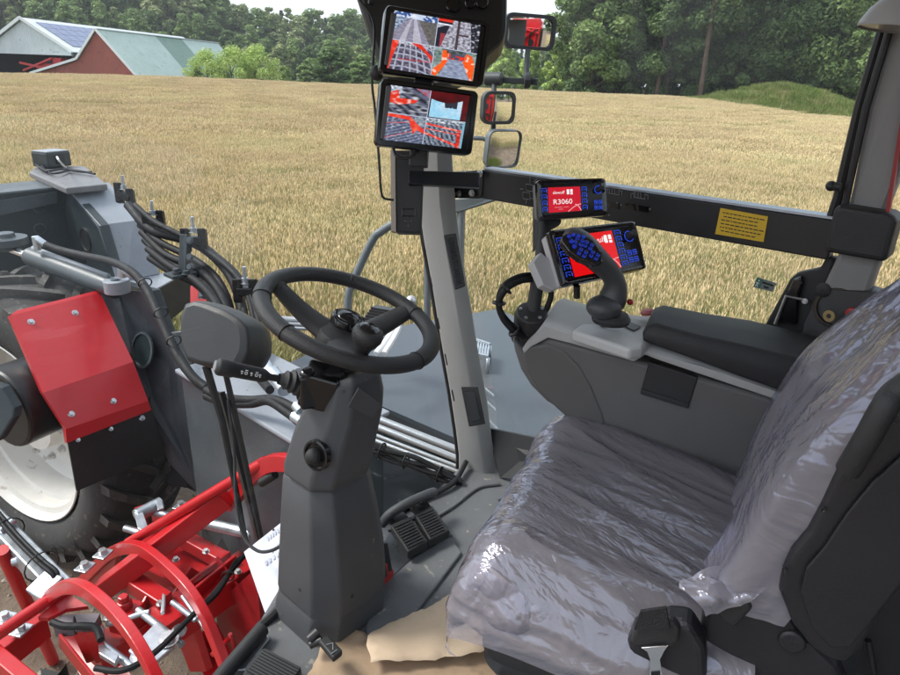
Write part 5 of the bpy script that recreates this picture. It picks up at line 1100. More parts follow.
for x, y in ((300, 590), (352, 596), (296, 478)): p_, n_ = hit(boot, x, y); mb.lathe([(.0045, -.001), (.0045, .0008), (.003, .0006), (.001, -.001)], p_, n_, 12)
mb.build('screw', GLOSSB, sc_)
# tilt pedal at the foot of the column
fb = empty('tilt_pedal', PZ(325, 645, FZ), 'small black tilt pedal with a roller at the foot of the column', 'pedal')
mb = MB(); mb.slab([PZ(x, y, FZ + .085) for x, y in ((318, 640), (328, 634), (343, 650), (333, 658))], (0, 0, -.018)); mb.build('pad', SOFT, fb, bevel=.005)
mb = MB(); mb.cyl(PZ(309, 640, FZ + .06), PZ(318, 632, FZ + .07), .014, 14); mb.cyl(PZ(310, 645, FZ + .05), PZ(322, 640, FZ + .06), .010, 10); mb.build('lever', BLACKP, fb)
mb = MB(); mb.tube([PZ(326, 645, FZ + .0865), PZ(333, 643, FZ + .0865), PZ(333, 650, FZ + .0865)], .0016, 5); mb.tube([PZ(331, 654, FZ + .0865), PZ(337, 650, FZ + .0865)], .0016, 5); mb.build('print', GREYL2, fb)
# ---- steering wheel
SWC = V((.910, 1.099, 2.837)); SN = V((.157, -.303, 1)).normalized(); SX = SN.orthogonal().normalized(); SY = SN.cross(SX)
sw = empty('steering_wheel', SWC - SN * .1, 'black leather steering wheel with two broad spokes and a spinner knob', 'steering wheel')
mb = MB(); rings = []; nseg = 96
for k in range(nseg + 1):
    a = 2 * math.pi * k / nseg; d = SX * math.cos(a) + SY * math.sin(a); rings.append([SWC + d * (.2 + .0205 * math.cos(t)) + SN * (.0175 * math.sin(t)) for t in [2 * math.pi * j / 16 for j in range(16)]])
mb.loft(rings, False); mb.build('rim', LEATHER, sw, weld=True)
def on_wheel(x, y): return PP(x, y, SWC, SN)
mb = MB()
for x, y in ((293, 331), (350, 276), (418, 362), (421, 314), (277, 300)):
    d = (on_wheel(x, y) - SWC).normalized(); t = SN.cross(d); mb.tube([SWC + d * (.2 + .0214 * math.cos(a)) + SN * .0184 * math.sin(a) for a in [2 * math.pi * j / 18 for j in range(19)]], .0012, 6)
mb.build('stitching', BLACKP, sw)
hub = SWC - SN * .062
for x, y, w0, w1 in ((279, 284, .046, .024), (420, 308, .040, .024), (352, 366, .042, .026)):
    d = (on_wheel(x, y) - SWC).normalized(); t = SN.cross(d); mb = MB(); rr = []
    for u in (0, .2, .4, .6, .8, 1):
        c = hub + d * (.03 + .165 * u) + SN * (.060 * u ** 1.5); w_ = w0 + (w1 - w0) * u ** .7; h_ = .022 - .006 * u; rr.append([c + t * (w_ * math.cos(a)) + SN * (h_ * math.sin(a)) for a in [2 * math.pi * j / 14 for j in range(14)]])
    mb.loft(rr); mb.build('spoke', LEATHER, sw)
mb = MB(); mb.lathe([(.001, -.03), (.045, -.03), (.062, -.015), (.064, .005), (.058, .018), (.04, .024), (.001, .026)], hub, SN, 36); mb.build('hub', LEATHER, sw)
pc = PP(348, 320, hub + SN * .035, SN)
mb = MB(); mb.lathe([(.001, -.02), (.040, -.02), (.041, .004), (.038, .010), (.033, .012), (.031, .009), (.029, .013), (.018, .018), (.001, .0195)], pc, SN, 36); mb.build('horn_cap', GLOSSB, sw)
kb = on_wheel(360, 357) + SN * .012
mb = MB(); mb.lathe([(.013, -.01), (.015, .0), (.017, .010), (.026, .024), (.032, .035), (.033, .046), (.030, .054), (.024, .058), (.001, .058)], kb, SN, 32); kn = mb.build('spinner_knob', LEATHER, sw)
mb = MB(); mb.lathe([(.022, .055), (.022, .060), (.017, .063), (.001, .064)], kb, SN, 28); mb.build('knob_cap', GLOSSB, kn)
mb = MB(); mb.lathe([(r, z) for k in range(6) for r, z in ((.050, -.135 + k * .012), (.044, -.129 + k * .012))] + [(.05, -.062)], SWC - SN * .0 - SN * .0, SN, 32); mb.build('bellows', SOFT, sw)
# ---- indicator stalk and its switch box
bx = empty('switch_box', D(318, 385, 1.45), 'glossy black switch box with the indicator stalk beside the column', 'switch box')
c = D(320, 386, 1.47); mb = MB(); mb.box(c, (.075, .075, .085), axes=(SX - SX.project(SN), SN.cross(SX), SN)); mb.box(c, (.10, .06, .08), axes=(V((.9, -.42, 0)), V((.42, .9, 0)), ZV)); mb.build('housing', GLOSSB, bx, bevel=.006)
pt = D(312, 370, 1.44); mb = MB(); mb.lathe([(.016, -.004), (.016, .004), (.011, .008), (.001, .009)], D(307, 372, 1.41), (V((0, 0, 1)) - FWD * .3).normalized(), 20); mb.build('push_button', GLOSSB, bx)
s0, s1 = D(300, 383, 1.46), D(216, 366, 1.36); u_ = (s1 - s0).normalized(); L_ = (s1 - s0).length
mb = MB(); mb.lathe([(.030, 0), (.030, .008), (.024, .012), (.027, .020), (.020, .026), (.022, .034), (.015, .040), (.012, .05)], s0, u_, 24); stk_b = mb.build('rubber_boot', SOFT, bx)
mb = MB(); mb.lathe([(.008, .03), (.008, L_ * .38), (.012, L_ * .42), (.0155, L_ * .46), (.0165, L_ * .80), (.018, L_ * .81), (.019, L_ * .96), (.017, L_ * .985), (.012, L_), (.001, L_ + .001)], s0, u_, 28); stk = mb.build('stalk', SOFT, bx)
mb = MB(); mb.lathe([(.012, L_), (.012, L_ + .003), (.001, L_ + .004)], s0, u_, 20); mb.build('stalk_button', mat('grey_button', (.25, .26, .27), .35), stk)
vN = (-FWD - u_ * (-FWD).dot(u_)).normalized(); mb = MB()
for k, f in enumerate((.52, .56, .62, .68, .73)):
    c = s0 + u_ * (L_ * f) + vN * .0168
    side_ = u_.cross(vN)
    for j in range(2 + k % 2): mb.tube([c + side_ * (.004 * (j - .5)) - u_ * .003, c + side_ * (.004 * (j - .5)) + u_ * .003 * (1 if (k + j) % 2 else -.2)], .0007, 5)
    mb.tube([c + u_ * (.003 * math.cos(a)) + side_ * (.003 * math.sin(a)) for a in [2 * math.pi * q / 8 for q in range(9)]] if k % 2 else [c - side_ * .004, c + side_ * .004], .0007, 5)
mb.build('symbol', WHITEL, stk)
# ---- rounded wiper housing with arms before the windscreen
wp = empty('wiper_unit', D(225, 372, 1.95), 'dark grey rounded wiper housing with thin black wiper arms hanging below', 'wiper')
def blob(px, d0, back, m, name, par, nrm):
    P = [PP(x, y, D(228, 336, d0), nrm) for x, y in px]; c = sum(P, V()) / len(P); rings = []
    for s_, off, sh_ in ((.80, .058, -.012), (.93, .050, -.006), (1.0, .0, 0), (1.0, -.03, 0), (.94, -back * .7, 0), (.8, -back, 0)):
        rings.append([c + RT * sh_ + (p - c) * s_ + nrm * off for p in P])
    mb = MB(); mb.loft(rings); return mb.build(name, m, par, bevel=.012, seg=4)
nB = (-FWD * .9 - RT * .25 + UP * .1).normalized()
blob(bez([(191, 318, 0), (195, 305, 0), (206, 301, 0), (232, 308, 0), (252, 318, 0), (262, 330, 0), (263, 352, 0), (256, 367, 0), (246, 374, 0), (222, 370, 0), (200, 365, 0), (192, 350, 0)], 1) and [(191, 318), (196, 304), (206, 301), (220, 304), (236, 310), (252, 319), (261, 329), (263, 342), (262, 355), (256, 367), (246, 374), (232, 372), (214, 369), (199, 364), (193, 350), (191, 334)], 1.95, .09, mat('wiper_housing', (.026, .027, .029), .45, var=.1, vscale=6, bump=.15, bscale=500), 'housing', wp, nB)
mb = MB(); mb.tube([D(206, 366, 1.98), D(222, 420, 2.02), D(246, 541, 2.08)], .011, 8, rs=[.013, .011, .008]); mb.build('arm', BLACKP, wp)
mb = MB(); mb.tube([D(224, 366, 1.98), D(234, 410, 2.02), D(262, 541, 2.08)], .009, 8, rs=[.009, .010, .008]); mb.build('arm', BLACKP, wp)
mb = MB(); mb.beam(D(221, 392, 2.04), D(262, 550, 2.10), .016, .024); mb.build('blade', BLACKP, wp)
mb = MB(); mb.tube(bez([D(228, 400, 2.0), D(234, 450, 2.0), D(236, 500, 1.97), D(243, 535, 1.92), D(256, 550, 1.88), D(270, 551, 1.86), D(284, 543, 1.84), D(292, 530, 1.84)], 8), .005, 8); tag(mb.build('washer_hose', BLACKP), 'thin black washer hose looping from the wiper arms to the column', 'hose')
# ---- paper notice behind the column
nt_ = empty('paper_notice', D(270, 600, 1.88), 'pale sheet of paper with faint printing standing behind the column', 'paper')
nq = [D(244, 552, 2.0), D(282, 522, 1.98), D(300, 520, 1.96), D(302, 590, 1.86), D(268, 621, 1.84)]
mb = MB(); mb.slab(nq, FWD * .002); mb.build('sheet', mat('notice_paper', (.66, .68, .76), .8, var=.06, vscale=6), nt_)
ux = (nq[1] - nq[0]).normalized(); nn = (nq[1] - nq[0]).cross(nq[4] - nq[0]).normalized(); nn = nn if nn.dot(FWD) < 0 else -nn; uy = nn.cross(ux)
PR_ = mat('faint_print', (.50, .52, .60), .8)
for x, y, L, n_ in ((268, 541, .07, 7), (272, 553, .05, 4), (266, 566, .09, 6)):
    mb = MB(); o0 = PP(x, y, nq[0], nn) + nn * .002
    for k in range(n_): a = o0 + ux * (L * k / n_); mb.slab([a, a + ux * L / n_ * .6, a + ux * L / n_ * .6 + uy * .014, a + uy * .014], nn * .0006)
    mb.build('print', PR_, nt_)
mb = MB(); p = PP(274, 530, nq[0], nn) + nn * .0025; mb.cyl(p, p + nn * .001, .004, 10); mb.build('hole_disc', BLACKP, nt_)

# ---- cab pillar between windscreen and side window
XP = 1.62
pl_ = empty('cab_pillar', PX(485, 478, XP), 'light grey leaning cab pillar with air vents', 'pillar')
lv = [(417, 100, 449), (417, 160, 453), (418, 200, 456), (424, 240, 461), (433, 290, 470), (441, 340, 478), (450, 390, 487), (456, 430, 492), (459, 455, 497), (459, 470, 500), (461, 474, 501)]
rings = []
for xl, y, xr in lv:
    a = PX(xl, y, XP); b_ = D(xr, y + (xr - xl) * .28, (a - CAM).dot(FWD) - .015); m_ = a.lerp(b_, .62) - FWD * .030; bk = FWD * .09
    rings.append([a, a.lerp(m_, .5) - FWD * .004, m_ - RT * .006, m_ + RT * .004, b_.lerp(m_, .35) - FWD * .006, b_ - FWD * .004, b_ + FWD * .02, b_ + bk, a + bk])
mb = MB(); mb.loft(rings, True, True); mb.build('trim', PGREY, pl_, bevel=.004, angle=28)
mb = MB(); mb.tube([PX(x - 1.5, y, XP + .02) for x, y, _ in lv[:-1]], .007, 8); mb.build('seal', BLACKP, pl_)
def vent(px4, d, nm, slats):
    P = [D(x, y, d) for x, y in px4]; mb = MB(); mb.slab(P, FWD * .012); f_ = mb.build(nm, BLACKP, pl_, bevel=.003); mb = MB()
    for k in range(slats):
        u = (k + .5) / slats; a, b_ = P[0].lerp(P[3], .06 + .88 * u), P[1].lerp(P[2], .06 + .88 * u); mb.beam(a.lerp(b_, .25) - FWD * .002, a.lerp(b_, .75) - FWD * .002, .004, .003)
    if slats > 1: mb.build('slat', SOFT, f_)
    return f_
vent([(443.5, 235), (456, 233), (465.5, 286), (455, 290)], 2.035, 'speaker_grille', 20)
v2 = vent([(461, 387), (478, 387), (485.5, 424), (469, 427)], 2.13, 'air_vent', 1)
mb = MB(); mb.slab([D(464.5, 392, 2.118), D(475, 391, 2.118), D(481, 420, 2.118), D(471, 422, 2.118)], FWD * .004); mb.build('louvre', BLACKP, v2, bevel=.002)
mb = MB()
for x, y in ((422, 238), (430, 278), (437.5, 320), (445, 356), (452, 392)): mb.beam(D(x, y - 2, 2.06 + (y - 238) * .0009), D(x + 2.2, y + 9, 2.06 + (y - 227) * .0009), .003, .004)
mb.build('clip_slot', BLACKP, pl_)
# black foot trim beside the pillar
mb = MB(); mb.slab([PZ(496, 440, FZ + .05), PZ(535, 452, FZ + .05), PZ(560, 478, FZ + .0), PZ(505, 478, FZ + .0)], (0, .0, -.03)); mb.slab([D(487, 428, 2.42), D(545, 440, 2.3), D(560, 480, 2.2), D(500, 478, 2.38)], FWD * .03); tag(mb.build('sill_trim', SOFT), 'black trim panel between the pillar foot and the seat', 'trim panel')
# junction box on the pillar
jb = empty('junction_box', D(408, 232, 1.98), 'flat black junction box fixed to the pillar beneath the monitors', 'junction box')
mb = MB(); j4 = [D(395, 150, 1.92), D(424, 150, 1.92), D(421, 233, 1.98), D(396, 232, 1.98)]; mb.slab(j4, FWD * .05); mb.build('housing', SOFT, jb, bevel=.004)
mb = MB(); mb.slab([D(390.5, 150, 1.95), D(395, 150, 1.92), D(396, 232, 1.975), D(391, 231, 2.0)], FWD * .03); mb.build('side_plate', mat('box_side', (.12, .105, .09), .5), jb)
mb = MB(); r0 = [D(402, 209, 1.958), D(415, 209, 1.958), D(415, 216, 1.963), D(402, 216, 1.963)]
for a, b_ in zip(r0, r0[1:] + r0[:1]): mb.beam(a, b_, .002, .002)
for x, y in ((408, 222), (405, 221), (411, 221), (408, 226), (408, 190), (404, 190)): p = D(x, y, 1.955); mb.cyl(p, p - FWD * .002, .0022, 8)
mb.build('marking', GLOSSB, jb)
# ---- overhead console
oc = empty('overhead_console', D(440, 30, 1.9), 'black overhead console above the camera monitors with round speakers', 'overhead console')
mb = MB(); oq = [(345, -40), (358, 0), (384, 82), (400, 96), (470, 70), (497, 46), (504, 40), (507, 28), (508, -40)]; mb.slab([D(x, y, 1.86) for x, y in oq], FWD * .12); mb.build('panel', mat('console_black', (.014, .0135, .013), .5, var=.2, vscale=6), oc, bevel=.015)
mb = MB()
for x, y, r in ((453, 5, .022), (482, 3, .018), (470, 4, .015)): mb.lathe([(r, 0), (r, .006), (r * .85, .008), (r * .8, .002), (.001, .002)], D(x, y, 1.855), -FWD, 24)
mb.build('speaker', GLOSSB, oc)
mb = MB(); mb.tube(bez([D(360, 0, 1.80), D(374, 25, 1.80), D(372, 80, 1.80), D(375, 110, 1.80), D(379, 160, 1.82), D(381, 190, 1.84), D(384, 198, 1.85), D(393, 200, 1.9)], 8), .0035, 8); mb.tube([D(371, -20, 1.8), D(371, 4, 1.8)], .008, 8); tag(mb.build('monitor_cable', BLACKP), 'thin black cable hanging beside the monitors down to the junction box', 'cable')
# ---- the two camera monitors
LIN = lambda r, g, b: tuple((c / 255.) ** 2.2 for c in (r, g, b))
def inpoly(u, v, P):
    c = False; j = len(P) - 1
    for i in range(len(P)):
        (xi, yi), (xj, yj) = P[i], P[j]
        if (yi > v) != (yj > v) and u < (xj - xi) * (v - yi) / (yj - yi) + xi: c = not c
        j = i
    return c
def nv(u, v, s, k): return noise.noise(V((u * s, v * s, k)))
def mixc(a, b_, t): return tuple(x + (y - x) * max(0, min(1, t)) for x, y in zip(a, b_))
R_, W_, G_, B_, S_ = LIN(222, 54, 38), LIN(225, 228, 238), LIN(92, 92, 104), LIN(38, 40, 52), LIN(170, 190, 225)
def q_track(u, v):
    if v < .22: return LIN(60, 90, 150) if nv(u, v, 14, 1) > -.1 and (u < .42 or u > .66) else mixc(S_, W_, nv(u, v, 5, 3) + .5)
    c = LIN(150, 148, 168)
    c = mixc(c, LIN(120, 112, 130), .5 + nv(u / (v + .2), v * 3, 9, 2))
    vp = .46 + (u - .46) / (v + .05) * .3
    if abs(vp - .50) < .03 or abs(vp - .40) < .02: c = mixc(c, LIN(200, 200, 212), .6)
    if vp > .58: c = mixc(LIN(112, 106, 100), LIN(80, 84, 88), nv(u, v, 16, 8) + .5)
    if vp < .30: c = mixc(LIN(60, 84, 120), LIN(190, 205, 225), nv(u, v, 18, 4) + .4)
    return c
def q_belt(u, v):
    if v < .22 and u < .35: return R_ if v < .09 else (W_ if v > .17 else B_)
    if inpoly(u, v, [(.0, .35), (.30, .15), (.12, 1), (0, 1)]): return LIN(150, 60, 70) if .1 < u < .2 and v > .5 else B_
    if u > .76 + .1 * v: return mixc(B_, W_, 1.2 * nv(u, v, 14, 5) - .1)
    c = mixc(LIN(95, 92, 104), LIN(190, 190, 205), nv(u, v, 16, 6) + .55)
    if .46 < u < .52 or (.46 < u < .75 and .44 < v < .5): c = LIN(70, 60, 66)
    return c
def q_rows(u, v):
    if inpoly(u, v, [(0, 0), (.20, .02), (.09, .55), (.03, 1), (0, 1)]): return mixc(R_, LIN(250, 150, 130), nv(u, v, 8, 2))
    if inpoly(u, v, [(.45, .0), (.70, .02), (1, .40), (1, .55), (.78, .25)]): return mixc(R_, LIN(120, 30, 34), 1.6 * nv(u, v, 12, 7))
    w = u + .18 * (v - .5); y = v + .10 * math.sin(u * 3) - .16 * u
    g = math.sin(w * 34 / (.6 + .4 * v)) > .72 or math.sin(y * 30) > .74
    c = mixc(LIN(52, 54, 74), LIN(124, 112, 128), nv(u, v, 11, 9) + .4)
    if g: c = mixc(c, LIN(178, 184, 204), .75)
    if v < .12: c = mixc(c, W_, nv(u, v, 22, 4) + .3)
    if .62 < v + .08 * u < .66 and u > .2: c = mixc(c, LIN(190, 60, 60), .7)
    return c
def q_elev(u, v):
    if v < .14 and .3 < u < .75: return LIN(90, 96, 110) if nv(u, v, 12, 2) > 0 else LIN(60, 70, 60)
    if inpoly(u, v, [(.36, .34), (.68, .34), (.92, 1), (.16, 1)]): return mixc(LIN(110, 120, 150), LIN(170, 180, 200), nv(u, v * 4, 8, 3) + .4)
    if inpoly(u, v, [(.2, .06), (.36, .05), (.32, .35), (.36, .42), (.10, 1), (0, .94), (0, .8), (.2, .5)]) or inpoly(u, v, [(.74, .08), (.9, .12), (.98, .4), (.98, 1), (.86, 1), (.66, .4), (.72, .3)]): return LIN(244, 92, 34) if nv(u, v, 7, 1) > -.35 else LIN(250, 190, 170)
    if .36 < u < .72 and v < .34: return LIN(70, 80, 100) if nv(u, v, 10, 5) > -.1 else R_
    return mixc(LIN(150, 170, 170), LIN(70, 90, 80), nv(u, v, 10, 6) + .5)
def q_fan(u, v):
    if inpoly(u, v, [(0, .25), (.2, .12), (.26, .42), (.72, .42), (.66, .53), (.26, .66), (0, .60)]): return mixc(R_, LIN(240, 200, 190), 1.5 * nv(u, v, 9, 2))
    if u < .30 and v < .3: return mixc(LIN(60, 100, 130), W_, nv(u, v, 12, 4) + .5)
    if inpoly(u, v, [(.62, .0), (1, .3), (1, .05), (.9, 0)]): return mixc(LIN(190, 60, 70), LIN(120, 130, 160), nv(u, v, 9, 8) + .5)
    d = u * .8 - v * 1.05; k = math.sin(d * 26 * (1.2 - .5 * u)); c = mixc(LIN(36, 38, 48), LIN(96, 100, 120), .5 + .5 * k)
    return mixc(c, W_, .9 * max(0, nv(u * .6, v * 1.4, 9, 7)))
def q_tank(u, v):
    if v < .38 - .25 * (u - .4) ** 2 * 3 or u > .84 or (u < .1 and v < .3): return mixc(LIN(92, 14, 22), LIN(60, 8, 14), nv(u, v, 5, 1) + .4)
    if .36 < u < .72 and v < .56 and nv(u, 0, 12, 3) > v * 2.2 - 1.25: return LIN(50, 50, 60)
    if v > .95 or u < .04: return LIN(60, 40, 46)
    return mixc(LIN(150, 205, 232), W_, .6 * nv(u, v, 3, 8) + .2)
def q_sieve(u, v):
    if inpoly(u, v, [(0, .0), (.60, .04), (.76, .25), (1, .5), (1, .64), (.8, .5), (.72, .68), (.57, .17), (0, .11)]): return mixc(R_, LIN(250, 130, 90), nv(u, v, 7, 3))
    if u > .70 and v < .35: return mixc(LIN(170, 180, 190), LIN(90, 100, 116), nv(u, v, 12, 3) + .5)
    c = mixc(LIN(58, 66, 92), LIN(112, 120, 146), .5 + .5 * math.sin((u * .6 + v * 1.2) * 46 + nv(u, v, 4, 1)))
    if abs(v - (.38 - .22 * u)) < .014 or abs(v - (.92 - .5 * u)) < .014: c = mixc(c, LIN(210, 70, 66), .8)
    return mixc(c, W_, .6 * max(0, nv(u, v, 14, 5)))
def q_table(u, v):
    if u > .94: return LIN(120, 170, 190)
    if v < .16: return mixc(LIN(64, 90, 104), W_, nv(u, v, 14, 4) + .35)
    for a_, b_, w_ in ((.22, .16, .035), (.40, .12, .018), (.56, .42, .04)):
        if abs(v - a_ - b_ * u) < w_: return mixc(R_, LIN(250, 190, 176), 1.4 * nv(u, v, 11, 1))
    if inpoly(u, v, [(.82, .42), (.92, .40), (.94, 1), (.84, 1)]): return mixc(R_, LIN(110, 24, 26), nv(u, v, 9, 6) + .3)
    k = math.sin((u * 1.3 - v * .5) * 38 + 2 * nv(u, v, 3, 2)); c = mixc(LIN(34, 38, 46), LIN(120, 130, 150), .5 + .5 * k)
    return mixc(c, LIN(190, 200, 216), .8 * max(0, nv(u, v, 16, 9)))
def quad(a, b_, c, d):
    def fn(u, v):
        if abs(u - .5) < .006 or abs(v - .5) < .008: return LIN(190, 200, 220)
        f = (a, b_, c, d)[(u > .5) + 2 * (v > .5)]; x, y = (u * 2) % 1, (v * 2) % 1; s_ = 1.08 + .16 * nv(x, y, 40, 11) + .22 * nv(x, y, 12, 5)
        return tuple(max(0, q * s_) for q in f(x, y))
    return fn
SCR = screen_mat('monitor_picture', 1.0)
def monitor(px4, scr4, d, lab, fn):
    c = D(sum(p[0] for p in px4) / 4, sum(p[1] for p in px4) / 4, d); n = (-FWD * .93 + RT * .26 - UP * .18).normalized(); P = [PP(x, y, c, n) for x, y in px4]; r_ = empty('camera_monitor', c - ZV * .09, lab, 'monitor', 'camera monitors')
    cc = sum(P, V()) / 4; X_ = ((P[1] - P[0]) + (P[2] - P[3])).normalized(); Y_ = n.cross(X_); hx = ((P[1] - P[0]).length + (P[2] - P[3]).length) / 4; hy = ((P[3] - P[0]).length + (P[2] - P[1]).length) / 4
    def sk(ring, k=.0): return ring
    sh = (P[3] - P[0]).normalized(); Yd = -sh   # the case leans a little: sides follow the photographed lean
    mb = MB(); mb.loft([rrect(cc - n * .05, X_, Yd, hx * .86, hy * .86, .02), rrect(cc - n * .034, X_, Yd, hx, hy, .014), rrect(cc - n * .004, X_, Yd, hx, hy, .014), rrect(cc, X_, Yd, hx * .985, hy * .97, .012), rrect(cc, X_, Yd, hx * .90, hy * .87, .006), rrect(cc - n * .006, X_, Yd, hx * .895, hy * .86, .005)]); mb.build('case', GLOSSB, r_)
    Q = [PP(x, y, cc - n * .004, n) for x, y in scr4]; raster('screen', SCR, Q[0], Q[1] - Q[0], (Q[3] - Q[0]), (Q[1] - Q[0]).length, (Q[3] - Q[0]).length, 230, 168, fn, r_)
    mb = MB()
    a, b_ = PP(px4[0][0] + 5, px4[0][1] + 8, cc + n * .003, n), PP(px4[3][0] + 5, px4[3][1] - 6, cc + n * .003, n); mb.slab([a, a + X_ * .014, b_ + X_ * .010, b_], n * .006); mb.build('side_strip', mat('strip_grey', (.10, .10, .105), .5) if 'strip_grey' not in MATS else MATS['strip_grey'], r_, bevel=.002)
    return r_, cc, n
mo1, mc1, mn = monitor([(386, 5), (492, 21), (483, 88), (379, 71)], [(394.5, 9), (481, 25.5), (473.5, 80.5), (387, 68)], 1.66, 'upper black camera monitor showing four live machine views', quad(q_track, q_belt, q_rows, q_elev))
mo2, mc2, mn = monitor([(381, 78), (482, 92), (469, 155), (375, 145)], [(391, 85), (470, 96), (463.5, 148.5), (382.5, 139.5)], 1.68, 'lower black camera monitor showing four live machine views', quad(q_fan, q_tank, q_sieve, q_table))
mb = MB(); mb.beam(mc1 - mn * .05, mc1 - mn * .12 + RT * .01, .06, .06); mb.beam(mc2 - mn * .05, mc2 - mn * .12, .06, .06); mb.beam(mc1 - mn * .11 + UP * .03, mc2 - mn * .11 - UP * .12, .05, .03); mb.build('bracket', SOFT, mo1, bevel=.004)
mb = MB(); mb.tube(bez([D(393, 148, 1.72), D(396, 155, 1.70), D(404, 158, 1.70), D(414, 155, 1.70), D(418, 150, 1.72)], 6), .005, 8); tag(mb.build('monitor_lead', BLACKP), 'short cable loop under the lower camera monitor', 'cable')
mb = MB(); c = D(377, 73, 1.70); mb.sphere(c, .02, 12); mb.build('knob', SOFT, mo1)

# ---- side window bar
XB = 1.75
def bx_pt(x, y, dx=0.0): return PX(x, y, XB + dx)
bar = empty('window_bar', PX(655, 235, XB), 'long black steel bar crossing the side window with a yellow sticker', 'window bar')
BARM = mat('bar_black', (.012, .013, .016), .34, var=.15, vscale=5)
yt0, yt1 = PX(482, 171, XB), PX(838, 219, XB); zt = (yt0.z + yt1.z) / 2; zb = (PX(484, 201, XB).z + PX(820, 256, XB).z) / 2
mb = MB(); mb.box((XB + .025, (yt0.y + yt1.y) / 2, (zt + zb) / 2), (.05, yt0.y - yt1.y, zt - zb)); mb.build('beam', BARM, bar, bevel=.004)
mb = MB(); mb.box((XB + .028, (yt0.y + yt1.y) / 2, zt + .004), (.05, yt0.y - yt1.y - .01, .006)); mb.build('pale_top_edge', mat('lit_top_face', (.42, .47, .55), .3, metal=.6), bar)  # light on the bar's top face, put into the colour of a thin strip
mb = MB(); mb.slab([bx_pt(451, 172, -.02), bx_pt(484, 170, -.004), bx_pt(482, 196, -.004), bx_pt(478, 199, -.008), bx_pt(452, 198, -.02)], (.02, 0, 0)); mb.build('end_plate', BARM, bar, bevel=.004)
mb = MB()
for x, y in ((453, 194), (459, 193.5), (472, 193), (464, 174), (480, 173.5)): hexbolt(mb, bx_pt(x, y, -.02), (-1, 0, 0), .008, .007)
mb.build('bolt', STEEL, bar)
mb = MB(); mb.slab([D(408, 170, 1.92), D(480, 172, 1.98), D(480, 187, 1.98), D(408, 184, 1.92)], FWD * .03); tag(mb.build('support_bracket', BARM, None, bevel=.004), 'black flat bracket tying the junction box to the window bar', 'bracket')
def outline(pts, r=.0012, closed=True): return MB().tube(pts + (pts[:1] if closed else []), r, 5)
mb = MB()
def rect_px(x0, y0, w_, h_, sl=.157): return [bx_pt(x0, y0, -.002), bx_pt(x0 + w_, y0 + w_ * sl, -.002), bx_pt(x0 + w_, y0 + h_ + w_ * sl, -.002), bx_pt(x0, y0 + h_, -.002)]
for x0, y0 in ((526, 184), (523, 192)):
    q = rect_px(x0, y0, 7, 6.5); mb.tube(q + q[:1], .0011, 5)
for a, b_ in (((530, 177), (530, 184)), ((523, 189), (520, 189)), ((527, 199), (526, 204)), ((530, 198), (534, 199)), ((533, 188), (536, 188)), ((534, 182), (537, 179))): mb.tube([bx_pt(*a, -.002), bx_pt(*b_, -.002)], .0011, 5)
for x0 in (608, 634):   # drill symbols
    y0 = 181 + (x0 - 576) * .16
    q = rect_px(x0, y0, 11, 7); mb.tube(q + q[:1], .0011, 5)
    for k in range(3): mb.tube([bx_pt(x0 + 2.6 * k + 1.5, y0 + .4 + .4 * k, -.002), bx_pt(x0 + 2.6 * k + 1.5, y0 + 7 + .4 * k, -.002)], .0010, 5)
    mb.tube([bx_pt(x0 - 3, y0 + 8, -.002), bx_pt(x0 - 3, y0 + 4, -.002), bx_pt(x0, y0 + 3, -.002)], .0010, 5); mb.tube([bx_pt(x0 + 14, y0 + 9, -.002), bx_pt(x0 + 14, y0 + 5, -.002), bx_pt(x0 + 11, y0 + 4, -.002)], .0010, 5)
mb.build('symbol', GREYL2, bar)
mb = MB()
for x0, y0 in ((609, 202), (625, 203), (639, 205)):
    q = rect_px(x0, y0, 10, 6); mb.slab(q, (-.002, 0, 0))
mb.build('switch', GLOSSB, bar)
mb = MB()
for x, y in ((617, 203), (621, 205), (634, 206), (650, 209), (606, 214), (609, 215)): p = bx_pt(x, y, -.002); mb.box(p, (.002, .004, .004))
mb.build('switch_light', GREYL2, bar)
YS = [bx_pt(720.5, 208, -.003), bx_pt(768, 216.5, -.003), bx_pt(763.5, 242, -.003), bx_pt(715, 234, -.003)]
mb = MB(); mb.slab(YS, (.002, 0, 0)); stk_y = mb.build('sticker', mat('yellow_sticker', (.66, .42, .02), .5, var=.06, vscale=20), bar)
mb = MB(); rnd = random.Random(3); U, Vv = YS[1] - YS[0], YS[3] - YS[0]
for row in range(6):
    v = .13 + .135 * row; u = .07 + (.04 if row in (1, 5) else 0); end = .93 - (.12 if row in (1, 2, 5) else .02)
    while u < end:
        L = rnd.uniform(.03, .10); a = YS[0] + U * u + Vv * v - V((.0006, 0, 0)); mb.slab([a, a + U * L, a + U * L + Vv * .035, a + Vv * .035], (-.0005, 0, 0)); u += L + .022
mb.build('print', BLACKP, stk_y)

